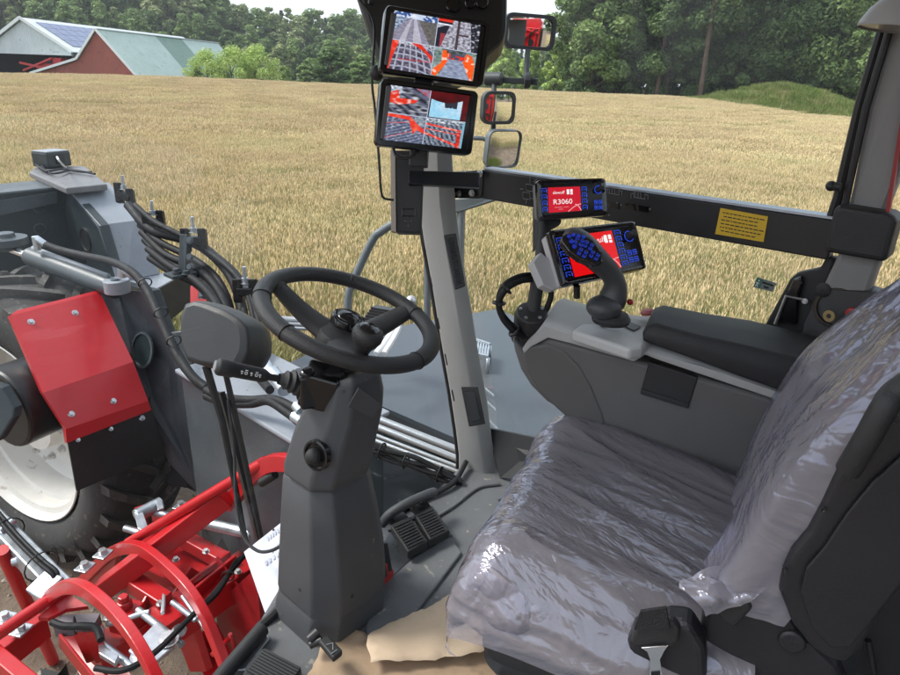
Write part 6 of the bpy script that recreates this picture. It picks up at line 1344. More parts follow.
# ---- rear side pillar with door hardware
XR = 1.75
bp_ = empty('rear_pillar', PX(845, 330, XR), 'grey upright cab pillar at the rear end of the window bar', 'pillar')
mb = MB(); mb.slab([PX(896, 12, XR), PX(940, -20, XR - .02), PX(930, 100, XR - .02), PX(884, 214, XR), PX(846, 214, XR), PX(852, 190, XR), PX(868, 110, XR)], (.06, 0, 0)); mb.slab([PX(840, 250, XR), PX(884, 250, XR), PX(866, 300, XR), PX(820, 292, XR)], (.06, 0, 0)); mb.build('trim', mat('pillar_grey_dark', (.24, .238, .232), .6, bump=.12, bscale=500), bp_, bevel=.01)
mb = MB(); mb.tube([PX(897, 5, XR - .01), PX(866, 108, XR - .01), PX(845, 205, XR - .01)], .008, 8); mb.tube([PX(890, 5, XR + .02), PX(861, 102, XR + .02), PX(838, 198, XR + .02), PX(832, 216, XR + .02)], .012, 8); mb.build('seal', BLACKP, bp_)
mb = MB(); mb.slab([PX(910, 60, XR - .03), PX(914, 60, XR - .03), PX(889, 214, XR - .03), PX(885, 214, XR - .03)], (.02, 0, 0)); mb.build('red_edge', mat('red_edge', (.30, .02, .02), .5), bp_)
mb = MB(); jq = [PX(834, 207, XR - .05), PX(840, 205, XR - .05), PX(893, 214, XR - .05), PX(897, 222, XR - .05), PX(886, 263, XR - .05), PX(828, 253, XR - .05), PX(823, 250, XR - .05)]; mb.slab(jq, (.09, 0, 0)); mb.build('joint_cover', SOFT, bp_, bevel=.012, seg=3)
mb = MB(); mb.slab([PX(820, 284, XR), PX(872, 290, XR), PX(900, 300, XR - .02), PX(880, 350, XR - .02), PX(800, 350, XR), PX(802, 325, XR)], (.06, 0, 0)); mb.build('lower_trim', mat('lower_trim_grey', (.045, .045, .047), .5, bump=.15, bscale=500), bp_, bevel=.012)
mb = MB(); mb.lathe([(.018, .0), (.018, .003), (.014, .005), (.001, .005)], PX(823, 290, XR - .001), (-1, 0, 0), 24); mb.build('plug', SOFT, bp_)
mb = MB(); rk = [(850, 296, 0)]; mb.lathe([(.05, 0), (.05, .003), (.042, .003), (.040, .0)], PX(836, 308, XR - .002), (-1, 0, .1), 24); mb.build('belt_opening', GLOSSB, bp_)
# key hanging on the lower trim
ky = empty('ignition_key', PX(829, 318, XR - .05), 'small brass-coloured key hanging at the rear pillar trim', 'key')
mb = MB(); p = PX(829, 316, XR - .05); mb.lathe([(.006, -.0015), (.014, -.0015), (.014, .0015), (.006, .0015), (.006, -.0015)], p, (-1, .3, 0), 16); mb.beam(p - ZV * .012, p - ZV * .045, .007, .003); mb.build('blade', mat('brass', (.55, .42, .20), .35, metal=.8), ky)
mb = MB(); p = PX(852, 312, XR - .03); mb.lathe([(.001, 0), (.012, 0), (.012, .012), (.001, .014)], p, (-1, 0, 0), 16); tag(mb.build('red_button', mat('red_plastic', (.4, .02, .02), .4)), 'small red button on the dark rear pillar trim', 'button')
# door latch corner of the side window
dl = empty('window_latch', PX(785, 325, XR), 'black window frame corner with a latch below the rear end of the bar', 'latch')
mb = MB(); mb.slab([PX(x, y, XR + .03) for x, y in ((762, 330), (790, 279), (797, 273), (820, 268), (826, 257), (836, 257), (822, 300), (800, 340), (758, 340))], (.03, 0, 0)); mb.build('frame', SOFT, dl, bevel=.006)
mb = MB(); mb.slab([PX(x, y, XR + .01) for x, y in ((776, 325), (788, 290), (793, 279), (801, 276), (803, 284), (798, 298), (796, 325))], (.02, 0, 0)); mb.build('handle', GLOSSB, dl, bevel=.006)
mb = MB(); mb.tube([PX(775, 324, XR + .005), PX(786, 296, XR + .005), PX(804, 300, XR + .005)], .004, 8); hexbolt(mb, PX(805, 301, XR + .005), (-1, 0, 0), .005, .006); mb.build('wire_clip', STEEL, dl)
mb = MB(); mb.tube([PX(829, 186, XR - .02), PX(841, 187, XR - .02)], .010, 12); mb.sphere(PX(831, 186, XR - .02), .012, 12); tag(mb.build('window_stop', SOFT), 'small black rubber stop knob on the rear pillar edge', 'stop knob')
wl_ = empty('work_lamp', PX(885, 15, XR - .1), 'grey rounded lamp cover at the top of the rear pillar', 'lamp')
mb = MB(); ax_ = (V((0, 0, 1)) + RT * .1).normalized(); c = D(893, 27, 1.30); mb.lathe([(.062, -.004), (.064, .0), (.060, .012), (.050, .032), (.030, .055), (.012, .062), (.001, .063)], c, ax_, 36); mb.build('cover', mat('lamp_grey', (.42, .42, .43), .45), wl_)
mb = MB(); mb.lathe([(.060, 0), (.001, -.004)], c, ax_, 36); mb.build('lens', mat('lamp_lens', (.45, .43, .40), .3), wl_)
# exit notice on the glass
ex = empty('exit_sticker', PX(764, 285, XR + .045), 'small grey emergency exit sticker on the side window', 'sticker'); E4 = [PX(757, 277, XR + .045), PX(776, 283, XR + .045), PX(773, 292, XR + .045), PX(753, 287, XR + .045)]
mb = MB(); mb.slab(E4, (.001, 0, 0)); mb.build('label', mat('exit_grey', (.17, .20, .19), .5), ex)
U, Vv = E4[1] - E4[0], E4[3] - E4[0]
def exq(u0, v0, u1, v1): return [E4[0] + U * a + Vv * b_ - V((.001, 0, 0)) for a, b_ in ((u0, v0), (u1, v0), (u1, v1), (u0, v1))]
mb = MB(); mb.slab(exq(.03, .08, .32, .92), (-.0004, 0, 0)); mb.build('panel', mat('exit_green', (.05, .17, .12), .5), ex)
mb = MB(); mb.slab(exq(.36, .22, .92, .38), (-.0004, 0, 0)); mb.slab(exq(.50, .55, .76, .72), (-.0004, 0, 0)); mb.build('print', BLACKP, ex)
mb = MB(); E_ = lambda u, v: E4[0] + U * u + Vv * v - V((.0016, 0, 0)); mb.tube([E_(.16, .38), E_(.14, .62), E_(.09, .85)], .0012, 5); mb.tube([E_(.14, .62), E_(.21, .82)], .0012, 5); mb.tube([E_(.08, .5), E_(.16, .42), E_(.24, .55)], .0012, 5); mb.sphere(E_(.18, .25), .0022, 8); mb.build('figure', WHITEL, ex)
# window panes
GL = glass_mat('window_glass', (.97, .985, .98), 1.45, dust=.03, coat=.16); GLF = glass_mat('windscreen_glass', (.955, .975, .975), 1.5, dust=.022, coat=.5)
mb = MB(); mb.slab([V((XB + .052, y, z)) for y, z in ((.30, 2.05), (1.40, 2.05), (2.15, 4.3), (.36, 4.3))], (.004, 0, 0)); tag(mb.build('side_window', GL), 'clear side window pane between the two cab pillars', 'window')
def ws(x, z): return V((x, 1.30 + .26 * (z - 2.0) + .20 * (1 - ((x - .9) / .75) ** 2), z))
mb = MB(); n = 16; vs = [ws(.15 + 1.385 * i / n, 2.0 + 2.4 * j / 8) for j in range(9) for i in range(n + 1)]; mb.add(vs, [(j * (n + 1) + i, j * (n + 1) + i + 1, (j + 1) * (n + 1) + i + 1, (j + 1) * (n + 1) + i) for j in range(8) for i in range(n)], True); wsn = mb.build('windscreen', GLF)
tag(wsn, 'large curved windscreen in front of the steering wheel', 'windscreen')
# cab roof with its pale headliner, out of view, added to darken the interior
rf = empty('unseen_cab_roof', (1.05, .5, 3.92), 'unseen cab roof with a pale headliner, added to shade the cab', 'roof')
mb = MB(); mb.box((1.08, .45, 4.02), (1.75, 2.9, .12)); mb.build('shell', PGREY, rf, bevel=.04)
mb = MB(); mb.box((1.08, .45, 3.945), (1.65, 2.7, .03)); mb.build('headliner', mat('headliner', (.62, .62, .61), .9), rf)  # unseen liner kept pale to brighten reflections in the seat film

mb = MB(); mb.slab([V((.20, -.98, 2.0)), V((1.98, -.98, 2.0)), V((1.98, -.98, 3.9)), V((.20, -.98, 3.9))], (0, -.04, 0)); tag(mb.build('unseen_rear_wall', mat('rear_wall_grey', (.10, .10, .105), .7)), 'unseen dark grey rear wall of the cab, added to block red reflections', 'wall', kind='structure')  # wall out of view, added to keep red reflections off the seat film

lp = empty('front_pillar', V((.11, 1.27, 2.0)), 'slim grey windscreen pillar on the near side of the cab', 'pillar')
mb = MB(); mb.beam((.10, 1.28, 2.0), (.10, 1.80, 3.95), .07, .07, (1, 0, 0)); mb.build('trim', PGREY, lp, bevel=.012)
# ================================================================== SEAT AND ARMREST CONSOLE
SC = V((1.15, .45, 0)); SF = V((-.31, .95, 0)).normalized(); SR = V((.95, .31, 0)).normalized()
def L3(a, b_, z): return SC + SF * a + SR * b_ + ZV * z
def PB(x, y, b_): return PP(x, y, L3(0, b_, 0), SR)     # surveyed on the upright plane b metres to the seat's right
con = empty('armrest_console', L3(.1, .4, 2.45), 'grey armrest console with a padded top beside the seat', 'armrest console')
b0, b1 = .30, .53
inner = [(511, 337), (514, 352), (520, 370), (530, 386), (546, 402), (562, 412), (600, 440), (700, 500), (790, 560), (830, 400), (777, 400), (700, 378), (640, 362), (548, 338), (524, 352)]
I3 = [PB(x, y, b0) for x, y in inner]; mb = MB(); mb.slab(I3, SR * (b1 - b0)); mb.build('side_shell', CONS, con, bevel=.012, seg=3)
# front knee of the shell bulges
mb = MB(); kn_ = [(522, 353), (530, 346), (548, 343), (564, 350), (580, 366), (592, 387), (603, 414), (612, 446), (580, 430), (556, 409), (538, 392), (526, 372)]
mb.slab([PB(x, y, b0 - .004) for x, y in kn_], SR * .02); mb.build('knee_panel', mat('knee_grey', (.100, .096, .093), .5, bump=.2, bscale=600), con, bevel=.010, seg=3)
tr_u = [(522, 349), (528, 340), (544, 325), (570, 333), (636, 349), (700, 366), (778, 392)]; tr_l = [(524, 354), (531, 347), (548, 338), (572, 344), (634, 362), (645, 355), (655, 359), (776, 400)]
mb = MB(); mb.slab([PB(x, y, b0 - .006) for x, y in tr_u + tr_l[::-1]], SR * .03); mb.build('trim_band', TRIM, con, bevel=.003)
zt0 = PB(544, 325, b0).z
top = [(524, 350), (544, 325), (570, 333), (636, 349), (780, 392)]
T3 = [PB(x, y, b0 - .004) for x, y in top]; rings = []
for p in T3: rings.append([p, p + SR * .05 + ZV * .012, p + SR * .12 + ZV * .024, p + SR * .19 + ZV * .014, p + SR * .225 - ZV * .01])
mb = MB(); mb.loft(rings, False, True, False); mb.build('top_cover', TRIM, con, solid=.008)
# raised joystick plate with the slot
J = lambda x, y, b_=.40: PB(x, y, b_)
mb = MB(); jq = [(572, 330), (590, 318), (625, 314), (655, 316), (672, 322), (642, 347), (630, 349)]; base_j = [PP(x, y, L3(0, 0, zt0 + .006), ZV) for x, y in jq]
mb.slab(base_j, (0, 0, -.03)); mb.build('joystick_plate', mat('silver_plate', (.46, .46, .455), .42, var=.04), con, bevel=.008, seg=3)
mb = MB(); zz = zt0 + .008; mb.slab([PZ(x, y, zz) for x, y in ((613, 321), (622, 319), (641, 327), (634, 331))], (0, 0, .002)); mb.slab([PZ(x, y, zz) for x, y in ((597, 322), (604, 320), (610, 325), (602, 327))], (0, 0, .002)); mb.build('slot', BLACKP, con)
mb = MB(); p = PZ(648, 314, zt0 + .02); mb.lathe([(.001, 0), (.018, 0), (.019, .006), (.014, .012), (.001, .014)], p, (ZV + SF * .2), 24); mb.build('stop_button', mat('pink_button', (.45, .13, .14), .5), con)
mb = MB(); mb.slab([PB(x, y, b0 - .004) for x, y in ((649, 362), (698, 378), (688, 409), (640, 393))], SR * .02); mb.build('pocket_lid', SOFT, con, bevel=.003)
mb = MB(); mb.slab([PB(x, y, b0 - .008) for x, y in ((641, 389), (689, 404), (688, 409), (640, 394))], SR * .01); mb.build('lid_lip', SOFT, con, bevel=.002)
# padded armrest
pin_u = [(645, 329), (655, 327), (700, 339), (750, 350), (806, 364), (880, 385)]; pin_l = [(642, 341), (655, 346), (700, 362), (740, 377), (780, 391), (860, 420)]; rings = []
for k, ((xu, yu), (xl, yl)) in enumerate(zip(pin_u, pin_l)):
    u, l = PB(xu, yu, b0 - .012), PB(xl, yl, b0 - .012); w_ = .17 + .02 * min(k, 3); e = .012 if k else .008
    rings.append([l, l.lerp(u, .5) - SR * .004, u - ZV * e, u + SR * e + ZV * .003, u + SR * w_ * .4 + ZV * .014, u + SR * w_ * .75 + ZV * .012, u + SR * (w_ - .015) + ZV * .002, u + SR * w_ - ZV * .012, l + SR * w_])
mb = MB(); mb.loft(rings); mb.build('arm_pad', mat('pad_black', (.015, .015, .016), .5, var=.15, vscale=6, bump=.25, bscale=450), con, bevel=.006, angle=35)
# ---- joystick
jy = empty('joystick', L3(.16, .40, zt0 + .02), 'dark grey curved joystick with a pod of blue lit buttons', 'joystick')
JM = mat('joystick_grey', (.050, .052, .056), .42, var=.08, vscale=8, bump=.12, bscale=600)
axis = [(610, 311, 1.60, .030, .036), (611, 302, 1.60, .036, .040), (614, 294, 1.59, .034, .034), (616, 285, 1.58, .028, .030), (613, 276, 1.57, .025, .028), (606, 268, 1.555, .026, .029), (597, 260, 1.54, .029, .031), (589, 252, 1.53, .032, .033), (579, 243, 1.52, .034, .033), (570, 236, 1.51, .028, .026), (565, 232, 1.505, .012, .012)]
C3 = [D(x, y, d) for x, y, d, _, _ in axis]; rings = []
for i, c in enumerate(C3):
    t = (C3[min(i + 1, len(C3) - 1)] - C3[max(i - 1, 0)]).normalized(); s_ = t.cross(FWD).normalized(); v = s_.cross(t); w_, h_ = axis[i][3], axis[i][4]
    rings.append([c + s_ * (w_ * math.cos(a)) + v * (h_ * math.sin(a)) for a in [2 * math.pi * k / 20 for k in range(20)]])
mb = MB(); mb.loft(rings); mb.build('grip', JM, jy, sub=1)
mb = MB(); mb.sphere(D(604, 307, 1.585), .047, 20, (1.0, .9, .62)); mb.build('thumb_rest', JM, jy)
mb = MB(); mb.lathe([(.045, -.01), (.048, .0), (.040, .012), (.02, .016)], D(611, 318, 1.61), ZV, 28); mb.build('gaiter', SOFT, jy)
fc = D(584, 248, 1.462); fn_ = (-FWD * .90 + RT * .16 + UP * .34).normalized(); fx = (D(600, 258, 1.5) - D(566, 238, 1.5)); fx = (fx - fn_ * fx.dot(fn_)).normalized(); fy = fn_.cross(fx)
mb = MB(); face = [PP(x, y, fc, fn_) for x, y in ((562, 242), (562, 236), (568, 232), (582, 233), (594, 239), (603, 252), (604, 262), (594, 264), (580, 259), (569, 251))]; mb.slab(face, -fn_ * .022); mb.build('button_pod', GLOSSB, jy, bevel=.006, seg=3)
mb = MB(); mf_ = MB()
keys = [(568.5, 237), (573, 235.5), (578, 236.5), (583, 237.5), (571, 242), (574, 247), (578.5, 242), (588, 246), (582, 253.5), (594, 256)]
for i, (x, y) in enumerate(keys):
    c = PP(x, y, fc, fn_) + fn_ * .001
    if i < 6: mb.cyl(c, c + fn_ * .004, .0045 if i < 4 else .0052, 14)
    else:
        for j, (dx, dy) in enumerate(((-.0065, -.0055), (.0065, -.0055), (-.0065, .0055), (.0065, .0055))):
            o = c + fx * dx + fy * dy; mb.box(o + fn_ * .002, (.0085, .007, .004), axes=(fx, fy, fn_)); mf_.box(o + fn_ * .0045, (.004, .0035, .0012), axes=(fx, fy, fn_))
kb_ = mb.build('button', emit('blue_button', (.006, .03, .40), .75), jy, bevel=.001); kb_['kind'] = 'stuff'; mf_.build('button_print', SOFT, jy)
mb = MB(); mb.sphere(D(630, 302, 1.595), .008, 10); mb.build('trigger', mat('red_trigger', (.35, .01, .015), .4), jy)

# ---- touch terminals
SCRR = emit('red_screen', LIN(226, 20, 24), 1.0); SCRRD = emit('red_screen_dim', LIN(200, 22, 44), 1.0); WHT = emit('white_screen_text', (.95, .93, .93), 1.0); PINK = emit('pink_screen_line', LIN(240, 160, 165), 1.0)
SIDEG = mat('terminal_side', (.46, .45, .46), .4, var=.05)
def terminal(px4, d, n, lab, scr, logo, cap, red, side):
    c = D(sum(p[0] for p in px4) / 4, sum(p[1] for p in px4) / 4, d); P = [PP(x, y, c, n) for x, y in px4]; r_ = empty('touch_terminal', c - ZV * .08, lab, 'terminal', 'touch terminals'); cc = sum(P, V()) / 4
    def at(u, v, k=0.0): return P[0].lerp(P[1], u).lerp(P[3].lerp(P[2], u), v) + n * k
    X_ = (at(1, .5) - at(0, .5)).normalized(); Y_ = (at(.5, 0) - at(.5, 1)).normalized(); hx = (at(1, .5) - at(0, .5)).length / 2; hy = (at(.5, 0) - at(.5, 1)).length / 2
    def ring(s, k, r): return [at(.5 + (p.x) / 2, .5 - (p.y) / 2, k) for p in [V((q.x, q.y, 0)) for q in rrect((0, 0, 0), (1, 0, 0), (0, 1, 0), 1 - s / hx, 1 - s / hy, r / hx)]]
    mb = MB(); mb.loft([ring(.004, -.016, .012), ring(0, -.010, .014), ring(.001, .004, .014), ring(.006, .007, .012), ring(.012, .002, .008), ring(.013, .002, .008)]); mb.build('bezel', GLOSSB, r_)
    mb = MB(); mb.loft([ring(.014, -.05, .014), ring(.004, -.040, .014), ring(.003, -.017, .014)]); mb.build('back_case', side, r_)
    def quadp(u0, v0, u1, v1, k): return [at(u0, v0, k), at(u1, v0, k), at(u1, v1, k), at(u0, v1, k)]
    u0, v0, u1, v1 = scr; mb = MB(); q = quadp(u0, v0, u1, v1, .0028); mb.add(q, [(3, 2, 1, 0)]); sc2 = mb.build('screen', red, r_)
    sx = lambda a: u0 + (u1 - u0) * a; sy = lambda b_: v0 + (v1 - v0) * b_; ux = at(1, .5) - at(0, .5); uy = at(.5, 0) - at(.5, 1); H = (v1 - v0) * 2 * hy
    text('logo', 'dewulf', WHT, at(sx(.14 if cap else .40), sy(.27), .0034), ux, uy, H * (.13 if cap else .15), sc2, xs=1.05, shear=.15)
    mb = MB(); q0 = sx(.58 if cap else .80); mb.add(quadp(q0, sy(.10), q0 + .035, sy(.30), .0034), [(3, 2, 1, 0)]); mb.add(quadp(q0 + .05, sy(.10), q0 + .085, sy(.22), .0034), [(3, 2, 1, 0)]); mb.add(quadp(q0 + .05, sy(.24), q0 + .085, sy(.31), .0034), [(3, 2, 1, 0)]); mb.build('logo_mark', WHT, sc2)
    if cap: text('model_text', 'R3060', WHT, at(sx(.14), sy(.68), .0034), ux, uy, H * .21, sc2, xs=1.12)
    mb = MB()
    if cap:
        mb.add(quadp(sx(.18), sy(.80), sx(.42), sy(.815), .0034), [(3, 2, 1, 0)]); mb.add(quadp(sx(.46), sy(.80), sx(.62), sy(.815), .0034), [(3, 2, 1, 0)]); mb.add(quadp(sx(.30), sy(.88), sx(.44), sy(.895), .0034), [(3, 2, 1, 0)])
    pts = [at(sx(.60 + .40 * t), sy(1.0 - .28 * math.sin(t * 1.5)), .0034) for t in [k / 10 for k in range(11)]]; mb.tube(pts, .0012, 5); pts = [at(sx(.82 + .18 * t), sy(.72 + .26 * t * t), .0034) for t in [k / 8 for k in range(9)]]; mb.tube(pts, .0012, 5); mb.build('screen_line', PINK, sc2)
    # lit keys: an L-shaped mark and a dot each, and the round dial
    mb = MB(); rr = [(u0 - .07, v) for v in [v0 + (v1 - v0) * (k + .5) / 4.5 for k in range(5)]]; kk = 4 if cap else 6
    for col in ((u0 - .085, u0 - .02), (u1 + .025, u1 + .09)):
        for k in range(kk):
            va, vb = v0 + (v1 - v0) * (k + .12) / kk, v0 + (v1 - v0) * (k + .80) / kk; ua, ub = col
            mb.tube([at(ua, vb, .0035), at(ua, va, .0035), at(ub, va, .0035)], .0009, 5); mb.tube([at(ub, va + .02, .0035), at(ub, vb, .0035)], .0009, 5); um, vm = (ua + ub) / 2, (va + vb) / 2; mb.tube([at(um - .014, vm, .0035), at(um + .012, vm + .012, .0035), at(um, vm + .03, .0035)], .0008, 5)
    dx_, dy_ = (.885, .30); dr = .052 * 2 * hx
    mb.tube([at(dx_, dy_, .0035) + X_ * (dr * math.cos(a)) + Y_ * (dr * math.sin(a)) for a in [2 * math.pi * k / 24 for k in range(25)]], .0009, 5)
    for ua, va in ((.82, .58), (.885, .58), (.82, .72), (.885, .72)):
        q = [at(ua, va, .0035), at(ua + .04, va, .0035), at(ua + .04, va + .09, .0035), at(ua, va + .09, .0035)]; mb.tube(q + q[:1], .0009, 5); mb.tube([at(ua + .012, va + .03, .0035), at(ua + .028, va + .06, .0035)], .0012, 5)
    kl = mb.build('key_light', BLUEK, r_); kl['kind'] = 'stuff'
    mb = MB(); mb.lathe([(.001, .024), (dr * .55, .024), (dr * .70, .020), (dr * .78, .0), (dr * .78, -.002)], at(dx_, dy_, .004), n, 28); mb.build('dial', SOFT, r_, bevel=.001)
    return r_, cc, at
nU = (-FWD * .95 + RT * .18 - UP * .06).normalized(); nLw = (-FWD * .88 + RT * .34 + UP * .20).normalized()
t1, tc1, at1 = terminal([(536, 180), (605, 178), (607, 216), (538, 221)], 1.66, nU, 'smaller upper touch terminal with a red start screen', (.155, .20, .62, .82), True, True, SCRRD, mat('terminal_side_dark', (.20, .20, .205), .45))
t2, tc2, at2 = terminal([(547, 231), (634, 221), (646, 269), (563, 287)], 1.60, nLw, 'larger lower touch terminal with a bright red screen', (.15, .14, .70, .88), False, False, SCRR, SIDEG)
mb = MB(); mb.slab([PP(x, y, tc2 - nLw * .03, nLw) for x, y in ((533, 262), (541, 252), (552, 262), (560, 288), (553, 290), (543, 285))], -nLw * .03); mb.build('bracket', mat('bracket_silver', (.42, .42, .43), .4), t2, bevel=.003)
mb = MB(); mb.cyl(at2(.18, 1.02, -.01), at2(.20, 1.20, -.03), .008, 10); mb.build('plug', BLACKP, t2)
pm = empty('terminal_post', D(528, 320, 1.72), 'black jointed mounting post carrying the two touch terminals', 'mounting post')
mb = MB(); mb.tube([D(533, 312, 1.70), D(537, 285, 1.69), D(541, 265, 1.68), D(545, 225, 1.72)], .018, 14); mb.build('pole', SOFT, pm)
mb = MB(); mb.slab([D(534, 205, 1.73), D(562, 216, 1.70), D(561, 224, 1.70), D(546, 232, 1.70), D(543, 240, 1.70), D(534, 252, 1.72)], FWD * .03); mb.build('plate', SOFT, pm, bevel=.004)
pc_ = D(531, 316, 1.70); mb = MB(); mb.lathe([(.001, -.035), (.042, -.035), (.044, .0), (.040, .014), (.026, .018), (.001, .02)], pc_, (ZV * .8 - FWD * .5).normalized(), 32); mb.build('ball_base', SOFT, pm, bevel=.003)
mb = MB(); nb_ = (ZV * .8 - FWD * .5).normalized(); bx_ = nb_.orthogonal().normalized(); by_ = nb_.cross(bx_)
for k in range(5): a = 2 * math.pi * k / 5; p = pc_ + nb_ * .016 + (bx_ * math.cos(a) + by_ * math.sin(a)) * .030; mb.lathe([(.004, 0), (.005, .003), (.001, .004)], p, nb_, 10)
mb.build('screw', STEEL, pm)
mb = MB(); mb.slab([D(513, 320, 1.74), D(525, 330, 1.71), D(545, 326, 1.69), D(550, 338, 1.69), D(524, 352, 1.73), D(512, 340, 1.75)], FWD * .05); mb.build('mount', SOFT, pm, bevel=.01)
mb = MB(); cp = [D(533, 279, 1.69), D(520, 281, 1.66), D(506, 289, 1.65), D(499, 303, 1.66), D(503, 318, 1.67), D(514, 331, 1.68), D(524, 337, 1.70)]; mb.tube(bez(cp, 8), .0085, 10); mb.tube(bez([p + V((.006, .008, .01)) for p in cp], 8), .0065, 8)
tag(mb.build('terminal_cable', HOSE), 'thick black cable loop beside the terminal mounting post', 'cable')
mb = MB()
for i in (2, 3, 5): ziptie(mb, cp[i], cp[i + 1] - cp[i - 1], .015)
tag(mb.build('zip_tie', BLACKP), 'tiny black zip ties on the cable loop by the mounting post', 'cable tie')
mb = MB(); mb.tube(bez([D(549, 285, 1.69), D(551, 296, 1.70), D(545, 312, 1.71), D(536, 325, 1.72)], 6), .008, 8); tag(mb.build('terminal_cable', HOSE), 'short black cable running down behind the mounting post', 'cable')

# ---- the driver's seat
st_ = empty('driver_seat', L3(0, 0, FZ), 'dark upholstered driver seat wrapped in crinkled clear plastic film', 'seat')
FAB = mat('seat_fabric', (.050, .046, .055), .9, var=.15, vscale=20, bump=.3, bscale=400, sheen=.2)
def film_mat(name='plastic_film', milk=.38, gloss=1.5, tone=(.82, .84, 1)):
    m = bpy.data.materials.new(name); m.use_nodes = True; nt = m.node_tree
    for n in list(nt.nodes):
        if n.type != 'OUTPUT_MATERIAL': nt.nodes.remove(n)
    out = [n for n in nt.nodes if n.type == 'OUTPUT_MATERIAL'][0]; N = nt.nodes.new; Lk = nt.links.new
    tc = N('ShaderNodeTexCoord'); hgt = None; mp_ = N('ShaderNodeMapping'); mp_.inputs['Rotation'].default_value = (0, 0, rad(-18)); mp_.inputs['Scale'].default_value = (1, .5, .7); Lk(tc.outputs['Object'], mp_.inputs[0])
    for sc, det, ro_, st in ((5, 4, .56, 1.0), (16, 3, .55, .36), (48, 2, .5, .05)):
        n1 = N('ShaderNodeTexNoise'); n1.inputs['Scale'].default_value = sc; n1.inputs['Detail'].default_value = det; n1.inputs['Roughness'].default_value = ro_; n1.inputs['Distortion'].default_value = 1.2; Lk(mp_.outputs[0], n1.inputs['Vector'])
        ab = N('ShaderNodeMath'); ab.operation = 'SUBTRACT'; ab.inputs[1].default_value = .5; Lk(n1.outputs[0], ab.inputs[0]); a2 = N('ShaderNodeMath'); a2.operation = 'ABSOLUTE'; Lk(ab.outputs[0], a2.inputs[0]); ml = N('ShaderNodeMath'); ml.operation = 'MULTIPLY'; ml.inputs[1].default_value = st; Lk(a2.outputs[0], ml.inputs[0])
        if hgt is None: hgt = ml.outputs[0]
        else: ad = N('ShaderNodeMath'); Lk(hgt, ad.inputs[0]); Lk(ml.outputs[0], ad.inputs[1]); hgt = ad.outputs[0]
    bp = N('ShaderNodeBump'); bp.inputs['Strength'].default_value = 1.0; bp.inputs['Distance'].default_value = .019; Lk(hgt, bp.inputs['Height'])
    gl = N('ShaderNodeBsdfGlossy'); gl.inputs['Roughness'].default_value = .10; gl.inputs[0].default_value = (*tone, 1); Lk(bp.outputs[0], gl.inputs['Normal'])
    tr = N('ShaderNodeBsdfTransparent'); tr.inputs[0].default_value = (.90, .88, .93, 1)
    df = N('ShaderNodeBsdfDiffuse'); df.inputs[0].default_value = (.78, .74, .81, 1); Lk(bp.outputs[0], df.inputs['Normal']); tl = N('ShaderNodeBsdfTranslucent'); tl.inputs[0].default_value = (.78, .74, .81, 1); Lk(bp.outputs[0], tl.inputs['Normal'])
    md_ = N('ShaderNodeMixShader'); md_.inputs[0].default_value = .45; Lk(df.outputs[0], md_.inputs[1]); Lk(tl.outputs[0], md_.inputs[2])
    m1 = N('ShaderNodeMixShader'); m1.inputs[0].default_value = milk; Lk(tr.outputs[0], m1.inputs[1]); Lk(md_.outputs[0], m1.inputs[2])
    fr = N('ShaderNodeFresnel'); fr.inputs[0].default_value = 1.5; Lk(bp.outputs[0], fr.inputs['Normal']); mu = N('ShaderNodeMath'); mu.operation = 'MULTIPLY_ADD'; mu.inputs[1].default_value = gloss; mu.inputs[2].default_value = .05; mu.use_clamp = True; Lk(fr.outputs[0], mu.inputs[0])
    m2 = N('ShaderNodeMixShader'); Lk(mu.outputs[0], m2.inputs[0]); Lk(m1.outputs[0], m2.inputs[1]); Lk(gl.outputs[0], m2.inputs[2]); Lk(m2.outputs[0], out.inputs['Surface']); return m
FILM = film_mat(); FILMB = film_mat('backrest_film', .40, .95, (.74, .78, 1))
def ridged(p, s, k):
    q = V((p.x * s, p.y * s, p.z * s + k)); return 1 - abs(noise.noise(q)) * 2.2 + .5 * (1 - abs(noise.noise(q * 2.3)) * 2.2) + .25 * (1 - abs(noise.noise(q * 4.9)) * 2.2)
def crinkle(p, k, stretch=None):
    q = p.copy()
    if stretch: q = q - stretch * (q.dot(stretch) * .86)
    return (ridged(q, 5.2, k) - .85) * .0105 + (noise.noise(V((q.x * 34, q.y * 34, q.z * 34 + k)))) * .0006
def wrapped(name, rows, m, par, amp, off, k, stretch=None, flip=False, loose=None):
    """a skin through rows of points, pushed out along its normals by crumpled folds"""
    nr, nc = len(rows), len(rows[0]); N = []
    for i in range(nr):
        for j in range(nc):
            t1 = rows[min(i + 1, nr - 1)][j] - rows[max(i - 1, 0)][j]; t2 = rows[i][min(j + 1, nc - 1)] - rows[i][max(j - 1, 0)]; n_ = t1.cross(t2) * (-1 if flip else 1); N.append(n_.normalized() if n_.length > 1e-9 else ZV)
    vs = []
    for i in range(nr):
        for j in range(nc):
            p = rows[i][j]; lo = loose(i / (nr - 1), j / (nc - 1)) if loose else 1.0; vs.append(p + N[i * nc + j] * (max(off * .25, off + amp * lo * crinkle(p, k, stretch)) if off > 0 else off + amp * lo * crinkle(p, k, stretch)))
    mb = MB(); mb.add(vs, [(i * nc + j, i * nc + j + 1, (i + 1) * nc + j + 1, (i + 1) * nc + j) for i in range(nr - 1) for j in range(nc - 1)], True); return mb.build(name, m, par, angle=180)
